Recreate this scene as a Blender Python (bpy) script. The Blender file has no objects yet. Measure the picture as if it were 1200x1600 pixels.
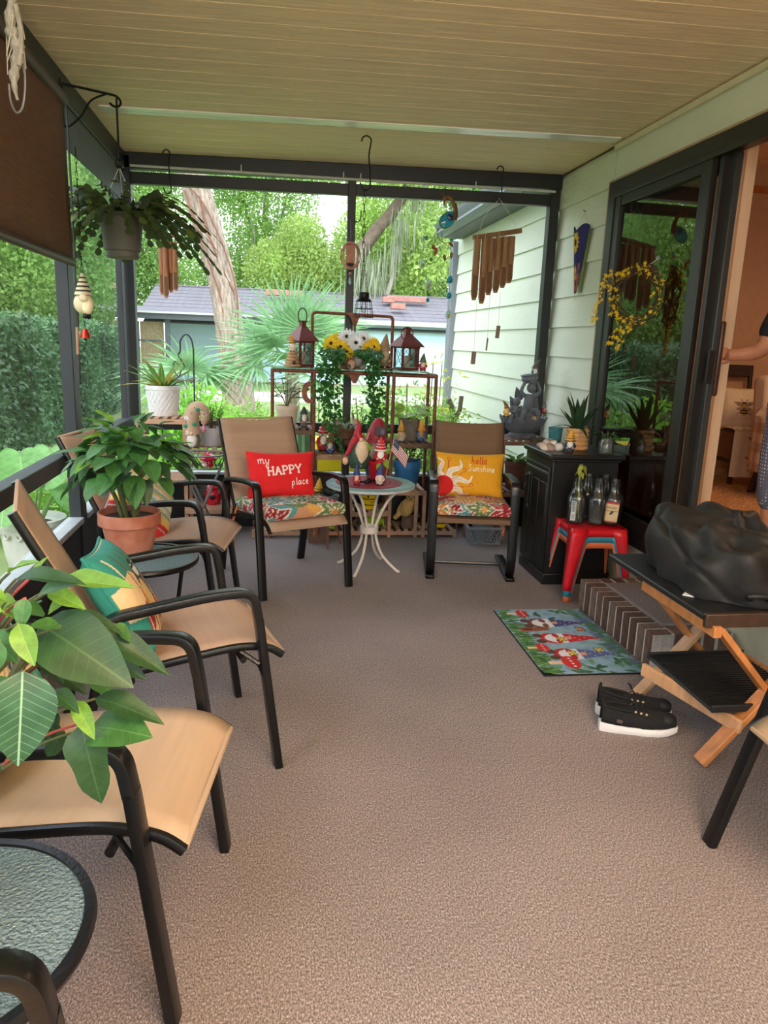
import bpy, bmesh, math, random
import numpy as np
from mathutils import Vector, Matrix, Euler
random.seed(7); rng = np.random.default_rng(7)
S = bpy.context.scene
C = S.collection
PI = math.pi
# ---------------------------------------------------------------- camera
cam_d = bpy.data.cameras.new('camera'); cam = bpy.data.objects.new('camera', cam_d); C.objects.link(cam)
cam_d.sensor_fit = 'VERTICAL'; cam_d.sensor_height = 36.0; cam_d.lens = 36.0*1150/1600
cam_d.clip_start = 0.05; cam_d.clip_end = 300
def cam_matrix(pitch, yaw, roll, loc):
    fw = Vector((math.sin(yaw)*math.cos(pitch), math.cos(yaw)*math.cos(pitch), -math.sin(pitch)))
    rt = Vector((math.cos(yaw), -math.sin(yaw), 0)); up = rt.cross(fw)
    r2 = rt*math.cos(roll)+up*math.sin(roll); u2 = up*math.cos(roll)-rt*math.sin(roll)
    m = Matrix.Identity(4)
    for i in range(3):
        m[i][0] = r2[i]; m[i][1] = u2[i]; m[i][2] = -fw[i]; m[i][3] = loc[i]
    return m
cam.matrix_world = cam_matrix(math.radians(12.95), math.radians(9.0), math.radians(2.1), (0, 0, 1.4))
S.camera = cam
# ---------------------------------------------------------------- exposure, sky, lamps
S.view_settings.view_transform = 'Standard'; S.view_settings.look = 'None'
S.view_settings.gamma = 1.0; S.view_settings.use_curve_mapping = False
S.view_settings.exposure = 0.75
wd = bpy.data.worlds.new('world'); S.world = wd; wd.use_nodes = True
nt = wd.node_tree; nt.nodes.clear()
tc = nt.nodes.new('ShaderNodeTexCoord'); sx = nt.nodes.new('ShaderNodeSeparateXYZ')
rp = nt.nodes.new('ShaderNodeValToRGB'); bg = nt.nodes.new('ShaderNodeBackground'); wo = nt.nodes.new('ShaderNodeOutputWorld')
rp.color_ramp.elements[0].position = 0.0; rp.color_ramp.elements[0].color = (0.90, 0.96, 1.0, 1)
rp.color_ramp.elements[1].position = 0.7; rp.color_ramp.elements[1].color = (0.72, 0.84, 1.0, 1)
nt.links.new(tc.outputs['Generated'], sx.inputs[0]); nt.links.new(sx.outputs['Z'], rp.inputs[0])
nt.links.new(rp.outputs[0], bg.inputs[0]); bg.inputs[1].default_value = 2.6
nt.links.new(bg.outputs[0], wo.inputs[0])
sun_d = bpy.data.lights.new('sun', 'SUN'); sun_d.energy = 1.9; sun_d.angle = math.radians(40); sun_d.color = (1, .96, .88)
sun = bpy.data.objects.new('sun', sun_d); C.objects.link(sun); sun.rotation_euler = (math.radians(38), math.radians(-22), 0)
def area(name, loc, rot, sx_, sy_, power, col):
    d = bpy.data.lights.new(name, 'AREA'); d.shape = 'RECTANGLE'; d.size = sx_; d.size_y = sy_; d.energy = power; d.color = col
    o = bpy.data.objects.new(name, d); C.objects.link(o); o.location = loc; o.rotation_euler = rot
    return o
# porch ceiling lamp behind the photographer, added uplight, lamp of the room indoors
area('porch_lamp_light', (0.75, -0.9, 2.5), (math.radians(14), 0, 0), 1.1, 0.5, 46, (1.0, .80, .62))
area('ceiling_fill_light', (0.9, -0.6, 1.9), (PI, 0, 0), 0.8, 0.5, 84, (1.0, .76, .54))  # unseen fill aimed upwards, added to brighten the ceiling
area('indoor_lamp_light', (4.1, 3.6, 2.55), (0, 0, 0), 0.9, 0.9, 22, (1.0, .66, .40))
# ---------------------------------------------------------------- materials
def lin(c):
    r = []
    for v in c[:3]:
        v = v/255.0
        r.append(v/12.92 if v <= .04045 else ((v+.055)/1.055)**2.4)
    return (r[0], r[1], r[2], 1.0)
_mats = {}
def mat(name, col, rough=.6, metal=0.0, var=.12, scale=14.0, bump=0.0, bscale=60.0, stretch=(1,1,1), col2=None, trans=0.0, ior=1.45,
        sub=0.0, emit=0.0, alpha=1.0, coat=0.0, attr=None, spec=None):
    if name in _mats: return _mats[name]
    m = bpy.data.materials.new(name); m.use_nodes = True; n = m.node_tree.nodes; l = m.node_tree.links
    p = n['Principled BSDF']
    c = lin(col)
    p.inputs['Roughness'].default_value = rough; p.inputs['Metallic'].default_value = metal
    if spec is not None: p.inputs['Specular IOR Level'].default_value = spec
    t = n.new('ShaderNodeTexCoord'); mp = n.new('ShaderNodeMapping'); mp.inputs['Scale'].default_value = stretch
    l.new(t.outputs['Object'], mp.inputs[0])
    if attr:
        a = n.new('ShaderNodeAttribute'); a.attribute_name = attr
        nz = n.new('ShaderNodeTexNoise'); nz.inputs['Scale'].default_value = scale; nz.inputs['Detail'].default_value = 3
        l.new(mp.outputs[0], nz.inputs['Vector'])
        mx = n.new('ShaderNodeMix'); mx.data_type = 'RGBA'; mx.blend_type = 'MULTIPLY'; mx.inputs[0].default_value = var
        l.new(a.outputs['Color'], mx.inputs[6]); l.new(nz.outputs['Fac'], mx.inputs[7]); l.new(mx.outputs[2], p.inputs['Base Color'])
    elif var > 0:
        nz = n.new('ShaderNodeTexNoise'); nz.inputs['Scale'].default_value = scale; nz.inputs['Detail'].default_value = 4
        l.new(mp.outputs[0], nz.inputs['Vector'])
        r = n.new('ShaderNodeValToRGB'); r.color_ramp.elements[0].position = .3; r.color_ramp.elements[1].position = .7
        if col2 is None:
            r.color_ramp.elements[0].color = tuple(x*(1-var) for x in c[:3])+(1,); r.color_ramp.elements[1].color = tuple(min(1, x*(1+var)) for x in c[:3])+(1,)
        else:
            r.color_ramp.elements[0].color = c; r.color_ramp.elements[1].color = lin(col2)
        l.new(nz.outputs['Fac'], r.inputs[0]); l.new(r.outputs[0], p.inputs['Base Color'])
    else: p.inputs['Base Color'].default_value = c
    if bump > 0:
        b = n.new('ShaderNodeBump'); b.inputs['Strength'].default_value = bump; b.inputs['Distance'].default_value = .01
        nb = n.new('ShaderNodeTexNoise'); nb.inputs['Scale'].default_value = bscale; nb.inputs['Detail'].default_value = 3
        l.new(mp.outputs[0], nb.inputs['Vector']); l.new(nb.outputs['Fac'], b.inputs['Height']); l.new(b.outputs[0], p.inputs['Normal'])
    if trans > 0: p.inputs['Transmission Weight'].default_value = trans; p.inputs['IOR'].default_value = ior
    if coat > 0: p.inputs['Coat Weight'].default_value = coat; p.inputs['Coat Roughness'].default_value = .15
    if emit > 0: p.inputs['Emission Color'].default_value = c; p.inputs['Emission Strength'].default_value = emit
    if alpha < 1: p.inputs['Alpha'].default_value = alpha
    if sub > 0:     # translucent leaf / cloth: part of the light passes through
        out = n['Material Output']; tr = n.new('ShaderNodeBsdfTranslucent'); ms = n.new('ShaderNodeMixShader'); ms.inputs[0].default_value = sub
        src = p.inputs['Base Color'].links[0].from_socket if p.inputs['Base Color'].links else None
        if src: l.new(src, tr.inputs[0])
        else: tr.inputs[0].default_value = c
        l.new(p.outputs[0], ms.inputs[1]); l.new(tr.outputs[0], ms.inputs[2]); l.new(ms.outputs[0], out.inputs['Surface'])
    _mats[name] = m
    return m
def leaf_mat(name, col, vein, sub=.3, rough=.45, k=9.0, L=1.0):
    """leaf with a pale midrib and side veins, in the leaf mesh's own coordinates (x along, y across, unit length)"""
    if name in _mats: return _mats[name]
    m = mat(name, col, rough=rough, var=.25, scale=4.0, sub=sub)
    n = m.node_tree.nodes; l = m.node_tree.links; p = n['Principled BSDF']; base = p.inputs['Base Color'].links[0].from_socket
    t = n.new('ShaderNodeTexCoord'); s = n.new('ShaderNodeSeparateXYZ'); l.new(t.outputs['Object'], s.inputs[0])
    def mth(op, a, b=None):
        q = n.new('ShaderNodeMath'); q.operation = op
        for i, v in enumerate((a, b)):
            if v is None: continue
            if isinstance(v, (int, float)): q.inputs[i].default_value = v
            else: l.new(v, q.inputs[i])
        return q.outputs[0]
    ay = mth('ABSOLUTE', s.outputs['Y'])
    mid = mth('LESS_THAN', ay, .009*L)
    ph = mth('FRACT', mth('MULTIPLY', mth('SUBTRACT', s.outputs['X'], mth('MULTIPLY', ay, .7)), k/L))
    side = mth('LESS_THAN', ph, .07)
    f = mth('MULTIPLY', mth('MAXIMUM', mid, mth('MULTIPLY', side, .55)), .8)
    mx = n.new('ShaderNodeMix'); mx.data_type = 'RGBA'; l.new(f, mx.inputs[0]); l.new(base, mx.inputs[6]); mx.inputs[7].default_value = lin(vein)
    l.new(mx.outputs[2], p.inputs['Base Color'])
    for q in n:
        if q.type == 'BSDF_TRANSLUCENT': l.new(mx.outputs[2], q.inputs[0])
    return m
def glass_mat(name, tint=(235,240,238), ior=1.5, rough=0.0, bump=0.0, bscale=40, dif=0.0):
    """thin pane: fresnel mix of clear and mirror"""
    if name in _mats: return _mats[name]
    m = bpy.data.materials.new(name); m.use_nodes = True; n = m.node_tree.nodes; l = m.node_tree.links; n.clear()
    out = n.new('ShaderNodeOutputMaterial'); tr = n.new('ShaderNodeBsdfTransparent'); tr.inputs[0].default_value = lin(tint)
    gl = n.new('ShaderNodeBsdfGlossy'); gl.inputs['Roughness'].default_value = rough; fr = n.new('ShaderNodeFresnel'); fr.inputs[0].default_value = ior
    mx = n.new('ShaderNodeMixShader'); l.new(fr.outputs[0], mx.inputs[0]); l.new(tr.outputs[0], mx.inputs[1]); l.new(gl.outputs[0], mx.inputs[2])
    src = mx.outputs[0]
    if bump:
        t = n.new('ShaderNodeTexCoord'); nb = n.new('ShaderNodeTexNoise'); nb.inputs['Scale'].default_value = bscale; b = n.new('ShaderNodeBump')
        b.inputs['Strength'].default_value = bump; b.inputs['Distance'].default_value = .02
        l.new(t.outputs['Object'], nb.inputs['Vector']); l.new(nb.outputs['Fac'], b.inputs['Height'])
        l.new(b.outputs[0], gl.inputs['Normal']); l.new(b.outputs[0], fr.inputs['Normal'])
    if dif > 0:
        d = n.new('ShaderNodeBsdfDiffuse'); d.inputs[0].default_value = lin(tint)
        if bump: l.new(b.outputs[0], d.inputs['Normal'])
        m2 = n.new('ShaderNodeMixShader'); m2.inputs[0].default_value = dif
        l.new(src, m2.inputs[1]); l.new(d.outputs[0], m2.inputs[2]); src = m2.outputs[0]
    l.new(src, out.inputs[0]); _mats[name] = m
    return m
def screen_mat(name, col, fac):
    """woven insect screen: a share of open mesh, a share of grey thread"""
    m = bpy.data.materials.new(name); m.use_nodes = True; n = m.node_tree.nodes; l = m.node_tree.links; n.clear()
    out = n.new('ShaderNodeOutputMaterial'); tr = n.new('ShaderNodeBsdfTransparent'); d = n.new('ShaderNodeBsdfDiffuse'); d.inputs[0].default_value = lin(col)
    t = n.new('ShaderNodeTexCoord'); nz = n.new('ShaderNodeTexNoise'); nz.inputs['Scale'].default_value = 5
    mr = n.new('ShaderNodeMapRange'); mr.inputs['To Min'].default_value = fac*.8; mr.inputs['To Max'].default_value = fac*1.2
    l.new(t.outputs['Object'], nz.inputs['Vector']); l.new(nz.outputs['Fac'], mr.inputs[0])
    mx = n.new('ShaderNodeMixShader'); l.new(mr.outputs[0], mx.inputs[0]); l.new(tr.outputs[0], mx.inputs[1]); l.new(d.outputs[0], mx.inputs[2])
    l.new(mx.outputs[0], out.inputs[0])
    return m
# ---------------------------------------------------------------- mesh builder
def rotm(rx=0, ry=0, rz=0): return Euler((rx, ry, rz)).to_matrix()
def frame(d, up=(0,0,1)):
    d = Vector(d).normalized(); u = Vector(up)
    if abs(d.dot(u)) > .98: u = Vector((1,0,0)) if abs(d.x) < .9 else Vector((0,1,0))
    s = d.cross(u).normalized(); u = s.cross(d).normalized()
    return d, s, u
class B:
    def __init__(s): s.v = []; s.f = []; s.c = None
    def add(s, vs, fs):
        o = len(s.v); s.v += [tuple(x) for x in vs]; s.f += [tuple(i+o for i in f) for f in fs]; return s
    def box(s, c, d, rot=None, tx=1.0, ty=1.0):
        """centre, size, optional 3x3 rotation; tx, ty scale the top"""
        vs = []
        for z in (-1, 1):
            for x, y in ((-1,-1),(1,-1),(1,1),(-1,1)):
                k = (tx, ty) if z > 0 else (1, 1)
                p = Vector((x*d[0]/2*k[0], y*d[1]/2*k[1], z*d[2]/2))
                if rot is not None: p = rot @ p
                vs.append(p+Vector(c))
        return s.add(vs, [(3,2,1,0),(4,5,6,7),(0,1,5,4),(1,2,6,5),(2,3,7,6),(3,0,4,7)])
    def bar(s, a, b, w, h, up=(0,0,1)):
        a = Vector(a); b = Vector(b); d, sd, u = frame(b-a, up); vs = []
        for p in (a, b):
            for x, y in ((-1,-1),(1,-1),(1,1),(-1,1)): vs.append(p+sd*x*w/2+u*y*h/2)
        return s.add(vs, [(0,1,2,3),(7,6,5,4),(0,4,5,1),(1,5,6,2),(2,6,7,3),(3,7,4,0)])
    def sweep(s, pts, prof, up=(0,0,1), scales=None, closed=False, cap=True):
        """prof: list of (a,b) offsets along side and up"""
        pts = [Vector(p) for p in pts]; n = len(pts); k = len(prof); vs = []; fs = []
        up = Vector(up)
        for i, p in enumerate(pts):
            if closed: t = pts[(i+1) % n]-pts[i-1]
            else: t = pts[min(i+1, n-1)]-pts[max(i-1, 0)]
            d, sd, u = frame(t, up)
            if i > 0 and sd.dot(psd) < 0 : sd = -sd; u = -u
            psd = sd
            q = scales[i] if scales else 1.0
            for a, b in prof: vs.append(p+sd*a*q+u*b*q)
        m = n if closed else n-1
        for i in range(m):
            for j in range(k):
                a = i*k+j; b = i*k+(j+1) % k; c = ((i+1) % n)*k+(j+1) % k; e = ((i+1) % n)*k+j
                fs.append((a, e, c, b))
        if cap and not closed: fs.append(tuple(range(k))); fs.append(tuple(reversed(range((n-1)*k, n*k))))
        return s.add(vs, fs)
    def tube(s, pts, r, seg=8, scales=None, closed=False, up=(0,0,1)):
        return s.sweep(pts, [(r*math.cos(2*PI*j/seg), r*math.sin(2*PI*j/seg)) for j in range(seg)], up, scales, closed)
    def lathe(s, prof, seg=24, o=(0,0,0), rot=None, sq=(1,1)):
        vs = []; fs = []; n = len(prof)
        for r, z in prof:
            for j in range(seg):
                a = 2*PI*j/seg; p = Vector((r*math.cos(a)*sq[0], r*math.sin(a)*sq[1], z))
                if rot is not None: p = rot @ p
                vs.append(p+Vector(o))
        for i in range(n-1):
            for j in range(seg):
                a = i*seg+j; b = i*seg+(j+1) % seg
                fs.append((a, b, b+seg, a+seg))
        if prof[0][0] > 1e-6: fs.append(tuple(reversed(range(seg))))
        if prof[-1][0] > 1e-6: fs.append(tuple(range((n-1)*seg, n*seg)))
        return s.add(vs, fs)
    def ball(s, c, r, seg=12, rings=8, rot=None):
        if not hasattr(r, '__len__'): r = (r, r, r)
        vs = []; fs = []
        for i in range(rings+1):
            t = PI*i/rings; zz = -math.cos(t); rr = max(math.sin(t), 1e-3)
            for j in range(seg):
                a = 2*PI*j/seg; p = Vector((rr*math.cos(a)*r[0], rr*math.sin(a)*r[1], zz*r[2]))
                if rot is not None: p = rot @ p
                vs.append(p+Vector(c))
        for i in range(rings):
            for j in range(seg):
                a = i*seg+j; b = i*seg+(j+1) % seg
                fs.append((a, b, b+seg, a+seg))
        return s.add(vs, fs)
    def grid(s, fn, nu, nv, flip=False):
        vs = [fn(i/nu, j/nv) for j in range(nv+1) for i in range(nu+1)]; fs = []
        for j in range(nv):
            for i in range(nu):
                a = j*(nu+1)+i; q = (a, a+1, a+nu+2, a+nu+1)
                fs.append(q[::-1] if flip else q)
        return s.add(vs, fs)
    def poly(s, pts, th, o=(0,0,0), rot=None):
        """flat outline in local x,y extruded by th along z"""
        n = len(pts); vs = []
        for z in (0, th):
            for x, y in pts:
                p = Vector((x, y, z)); p = rot @ p if rot is not None else p
                vs.append(p+Vector(o))
        return s.add(vs, [tuple(reversed(range(n))), tuple(range(n, 2*n))]+[(i, (i+1) % n, n+(i+1) % n, n+i) for i in range(n)])
    def leaf(s, base, d, up, L, W, curl=.3, fold=.25, n=5, tip=1.6):
        d, sd, u = frame(d, up); base = Vector(base); vs = []; fs = []
        for i in range(n+1):
            t = i/n; w = W*math.sin(PI*min(1, t**.75*.98+.02))**(.8)*(1-.15*t)
            if i == n: w = .001
            p = base+d*(L*t)+u*(-curl*L*t*t)
            vs += [p-sd*w/2+u*fold*w*.5, p, p+sd*w/2+u*fold*w*.5]
        for i in range(n):
            a = i*3; fs += [(a, a+1, a+4, a+3), (a+1, a+2, a+5, a+4)]
        return s.add(vs, fs)
    def mesh(s, name, m, smooth=True, ang=35):
        me = bpy.data.meshes.new(name); me.from_pydata(s.v, [], s.f)
        if m is not None: me.materials.append(m)
        if smooth and len(me.polygons):
            me.shade_smooth()
            try: me.set_sharp_from_angle(angle=math.radians(ang))
            except Exception: pass
        if s.c is not None:
            at = me.color_attributes.new('Col', 'FLOAT_COLOR', 'POINT')
            at.data.foreach_set('color', np.asarray(s.c, dtype=np.float32).ravel())
        me.update()
        return me
    def build(s, name, m, parent=None, bevel=0.0, smooth=True, ang=35, loc=None, rot=None):
        o = bpy.data.objects.new(name, s.mesh(name, m, smooth, ang)); C.objects.link(o)
        if parent is not None: o.parent = parent
        if loc is not None: o.location = loc
        if rot is not None: o.rotation_euler = rot
        if bevel > 0:
            b = o.modifiers.new('bevel', 'BEVEL'); b.width = bevel; b.segments = 2; b.limit_method = 'ANGLE'; b.angle_limit = math.radians(40); b.harden_normals = False
        return o
def thing(name, label, cat, loc=(0,0,0), rz=0.0, group=None, rot=None, scale=None):
    o = bpy.data.objects.new(name, None); C.objects.link(o); o.empty_display_size = .05
    o.location = loc; o.rotation_euler = rot if rot is not None else (0, 0, rz)
    if scale: o.scale = (scale,)*3
    return tag(o, label, cat, group)
def tag(o, label, cat, group=None):
    o['label'] = label; o['category'] = cat
    if group: o['group'] = group
    return o
def struct(o): o['kind'] = 'structure'; return o
def stuff(o): o['kind'] = 'stuff'; return o
def dup(root, loc=None, rz=None, label=None):
    def cp(o, par):
        c = o.copy(); C.objects.link(c)
        if par is not None: c.parent = par
        for ch in o.children: cp(ch, c)
        return c
    r = cp(root, None)
    if loc is not None: r.location = loc
    if rz is not None: r.rotation_euler = (0, 0, rz)
    if label: r['label'] = label
    return r
def inst(me, name, parent, M):
    o = bpy.data.objects.new(name, me); C.objects.link(o); o.parent = parent; o.matrix_local = M
    return o
def smooth_path(pts, n=6, closed=False):
    """Catmull-Rom through the points"""
    P = [Vector(p) for p in pts]; out = []; m = len(P); rngm = m if closed else m-1
    for i in range(rngm):
        if closed: p0, p1, p2, p3 = P[i-1], P[i], P[(i+1) % m], P[(i+2) % m]
        else: p0, p1, p2, p3 = P[max(i-1, 0)], P[i], P[i+1], P[min(i+2, m-1)]
        for k in range(n):
            t = k/n
            out.append(.5*((2*p1)+(p2-p0)*t+(2*p0-5*p1+4*p2-p3)*t*t+(3*p1-p0-3*p2+p3)*t**3))
    if not closed: out.append(P[-1])
    return out
def round_path(pts, r, n=5):
    """polyline with rounded corners"""
    P = [Vector(p) for p in pts]; out = [P[0]]
    for i in range(1, len(P)-1):
        a = (P[i-1]-P[i]); b = (P[i+1]-P[i]); ra = min(r, a.length*.48, b.length*.48)
        p, q = P[i]+a.normalized()*ra, P[i]+b.normalized()*ra
        for k in range(n+1):
            t = k/n; out.append(p*(1-t)**2+P[i]*2*t*(1-t)+q*t*t)
    out.append(P[-1]); return out
def rrect(w, h, r=None):
    r = r if r is not None else min(w, h)*.35; out = []
    for cx, cy, a0 in ((w/2-r, h/2-r, 0), (-w/2+r, h/2-r, 90), (-w/2+r, -h/2+r, 180), (w/2-r, -h/2+r, 270)):
        for k in range(3): a = math.radians(a0+45*k); out.append((cx+r*math.cos(a), cy+r*math.sin(a)))
    return out
# ---------------------------------------------------------------- printed patterns: a small canvas of colours for a grid's vertices
class Canvas:
    def __init__(s, nu, nv, col, asp=1.0):
        s.nu, s.nv = nu, nv; s.a = np.zeros((nv+1, nu+1, 3)); s.a[:] = lin(col)[:3]
        s.u, s.v = np.meshgrid(np.linspace(0, 1, nu+1)*asp, np.linspace(0, 1, nv+1))
    def put(s, m, col, al=1.0):
        c = np.array(lin(col)[:3]); s.a[m] = s.a[m]*(1-al)+c*al
    def ell(s, x, y, rx, ry, col, ang=0, al=1.0):
        a = math.radians(ang); dx, dy = s.u-x, s.v-y; p = dx*math.cos(a)+dy*math.sin(a); q = -dx*math.sin(a)+dy*math.cos(a)
        s.put((p/rx)**2+(q/ry)**2 < 1, col, al)
    def poly(s, pts, col, al=1.0):
        m = np.zeros_like(s.u, bool); n = len(pts)
        for i in range(n):
            x0, y0 = pts[i]; x1, y1 = pts[(i+1) % n]
            c = ((y0 > s.v) != (y1 > s.v)) & (s.u < (x1-x0)*(s.v-y0)/((y1-y0) if y1 != y0 else 1e-9)+x0); m ^= c
        s.put(m, col, al)
    def line(s, pts, w, col, al=1.0):
        for (x0, y0), (x1, y1) in zip(pts[:-1], pts[1:]):
            dx, dy = x1-x0, y1-y0; L = dx*dx+dy*dy+1e-12
            t = np.clip(((s.u-x0)*dx+(s.v-y0)*dy)/L, 0, 1)
            s.put((s.u-x0-t*dx)**2+(s.v-y0-t*dy)**2 < w*w/4, col, al)
    def leafs(s, x, y, L, W, ang, col, al=1.0):
        a = math.radians(ang); dx, dy = s.u-x, s.v-y; p = (dx*math.cos(a)+dy*math.sin(a))/L; q = (-dx*math.sin(a)+dy*math.cos(a))/W
        s.put((p > 0) & (p < 1) & (np.abs(q) < np.sin(np.clip(p, 0, 1)*PI)*.5), col, al)
    def noise(s, k, amt):
        g = rng.random((k+2, k+2)); ui = np.clip(s.u/s.u.max(), 0, .999)*k; vi = np.clip(s.v, 0, .999)*k
        i, j = ui.astype(int), vi.astype(int); fu, fv = ui-i, vi-j
        z = (g[j, i]*(1-fu)+g[j, i+1]*fu)*(1-fv)+(g[j+1, i]*(1-fu)+g[j+1, i+1]*fu)*fv
        s.a *= (1+amt*(z-.5)*2)[..., None]
    def rgba(s):
        o = np.ones(s.a.shape[:2]+(4,)); o[..., :3] = np.clip(s.a, 0, 1); return o.reshape(-1, 4)
def print_mat(name, rough=.85, bump=.15, bscale=300, sub=0.0): return mat(name, (255,255,255), rough=rough, attr='Col', var=.25, scale=60, bump=bump, bscale=bscale, sub=sub)
# ================================================================ THE PORCH
XL, XR, YF, YB = -0.99, 2.10, 5.55, -2.6
def ceil_z(x): return 2.575+(x+.95)*.019
black_metal = mat('black_frame_paint', (19, 21, 23), rough=.45, var=.2, scale=6)
frame_grey = mat('dark_bronze_frame', (32, 36, 41), rough=.5, var=.2, scale=5)
# floor: low grey-brown loop carpet
def carpet_mat(name, base, fleck_d, fleck_l, sc=260):
    m = mat(name, base, rough=.98, var=0); n = m.node_tree.nodes; l = m.node_tree.links; p = n['Principled BSDF']; t = n.new('ShaderNodeTexCoord')
    p.inputs['Specular IOR Level'].default_value = .1
    v = n.new('ShaderNodeTexNoise'); v.inputs['Scale'].default_value = sc; v.inputs['Detail'].default_value = 3; v.inputs['Roughness'].default_value = .85
    mpn = n.new('ShaderNodeMapping'); mpn.inputs['Scale'].default_value = (1, .55, 1); l.new(t.outputs['Object'], mpn.inputs[0]); l.new(mpn.outputs[0], v.inputs['Vector'])
    r = n.new('ShaderNodeValToRGB'); e = r.color_ramp.elements
    e[0].position = .30; e[0].color = lin(fleck_d); e[1].position = .70; e[1].color = lin(fleck_l); k = e.new(.5); k.color = lin(base)
    l.new(v.outputs['Fac'], r.inputs[0])
    b1 = n.new('ShaderNodeTexNoise'); b1.inputs['Scale'].default_value = 1.3; b1.inputs['Detail'].default_value = 5; l.new(t.outputs['Object'], b1.inputs['Vector'])
    mr = n.new('ShaderNodeMapRange'); mr.inputs['From Min'].default_value = .35; mr.inputs['From Max'].default_value = .65; mr.inputs['To Min'].default_value = .86; mr.inputs['To Max'].default_value = 1.06
    l.new(b1.outputs['Fac'], mr.inputs[0])
    mx = n.new('ShaderNodeMix'); mx.data_type = 'RGBA'; mx.blend_type = 'MULTIPLY'; mx.inputs[0].default_value = 1
    l.new(r.outputs[0], mx.inputs[6]); l.new(mr.outputs[0], mx.inputs[7]); l.new(mx.outputs[2], p.inputs['Base Color'])
    bp = n.new('ShaderNodeBump'); bp.inputs['Strength'].default_value = .3; bp.inputs['Distance'].default_value = .004; l.new(v.outputs['Fac'], bp.inputs['Height']); l.new(bp.outputs[0], p.inputs['Normal'])
    return m
carpet = carpet_mat('porch_carpet', (132, 121, 119), (64, 56, 56), (208, 196, 192), 250)
struct(B().box(((XL+XR)/2, (YF+YB)/2, -.05), (XR-XL+.1, YF-YB+.1, .1)).build('floor', carpet))
# ceiling: insulated pan panels laid across the porch
ceil_m = mat('ceiling_panel_paint', (230, 208, 176), rough=.7, var=.10, scale=3.0, stretch=(1, 9, 1), bump=.25, bscale=5, )
ceil_root = struct(B().box(((XL+XR)/2, (YF+YB)/2, ceil_z((XL+XR)/2)+.08), (XR-XL+.2, YF-YB+.2, .05), rotm(0, -.019, 0)).build('ceiling', ceil_m))
me = None; yy = YB
pw = .305
pb = B()
for k in range(1):
    pb.box((0, 0, .0), (XR-XL, pw-.001, .03)).box((0, -.08, -.0153), (XR-XL, .02, .0012)).box((0, .07, -.0153), (XR-XL, .02, .0012))
pme = pb.mesh('ceiling_panel', ceil_m, smooth=False)
cinv = ceil_root.matrix_world.inverted()
while yy < YF:
    inst(pme, 'ceiling_panel', ceil_root, Matrix.Translation(((XL+XR)/2, yy+pw/2, ceil_z((XL+XR)/2)+.017))@Matrix.Rotation(-.019, 4, 'Y')); yy += pw
tape = mat('seam_tape', (232, 232, 226), rough=.2, var=.15, scale=3, stretch=(.6, 6, 1), bump=.3, bscale=4)
B().box((.57, 4.53, ceil_z(.57)-.004), (2.95, .11, .006), rotm(0, -.019, 0)).build('seam_tape', tape, ceil_root)
B().box((1.15, 1.98, ceil_z(1.15)-.004), (1.9, .05, .005), rotm(0, -.019, 0)).build('seam_tape', tape, ceil_root)
# ---- right wall: lap siding of the house, runs on past the porch to the corner of the house
siding = mat('siding_paint', (208, 212, 194), rough=.6, var=.04, scale=4, bump=.35, bscale=22, stretch=(1, .35, 1))
white_tan = mat('cream_trim_paint', (214, 204, 176), rough=.6, var=.06)
tan_trim = mat('tan_door_trim', (176, 148, 116), rough=.6, var=.1)
wall_r = struct(B().box((2.16, 6.85, 1.19), (.06, 4.45, 2.82)).build('wall_right', siding))
def plank(z0, y0, y1, h=.235):
    b = B(); x0 = 2.128; L = y1-y0
    vs = []
    for y in (y0, y1): vs += [(x0, y, z0), (x0-.026, y, z0), (x0-.008, y, z0+h), (x0+.01, y, z0+h)]
    b.add(vs, [(0,1,2,3), (7,6,5,4), (0,4,5,1), (1,5,6,2), (2,6,7,3), (3,7,4,0)])
    return b
z = 1.346-.21*7
while z < 2.40:
    plank(z, 4.64, 8.62).build('siding_plank', siding, wall_r, smooth=False); z += .21
B().box((2.115, 6.62, 2.50), (.03, 3.96, .20)).build('frieze_board', siding, wall_r)
grey_trim = mat('grey_corner_paint', (120, 124, 130), rough=.6, var=.1, scale=4, stretch=(3,3,.5))
B().box((2.09, 8.66, 1.2), (.10, .14, 2.7)).build('corner_board', grey_trim, wall_r, bevel=.01)
# wall above and below the sliding door, and on beyond it behind the photographer
struct(B().box((2.13, 2.6, 2.53), (.06, 4.06, .26)).build('wall_right_header', siding))
struct(B().box((2.086, 2.6, 2.61), (.02, 4.06, .03)).build('trim_2', white_tan))
struct(B().box((2.14, 2.7, .15), (.06, 3.9, .30)).build('wall_right_base', white_tan))
struct(B().box((2.13, -.9, 1.3), (.06, 3.4, 2.62)).build('wall_right_rear', siding))
struct(B().box((2.087, 4.63, 1.36), (.03, .04, 2.12)).build('trim_1', tan_trim, bevel=.003))
struct(B().box((2.087, 2.62, 2.41), (.03, 4.0, .022)).build('trim_3', tan_trim))
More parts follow.
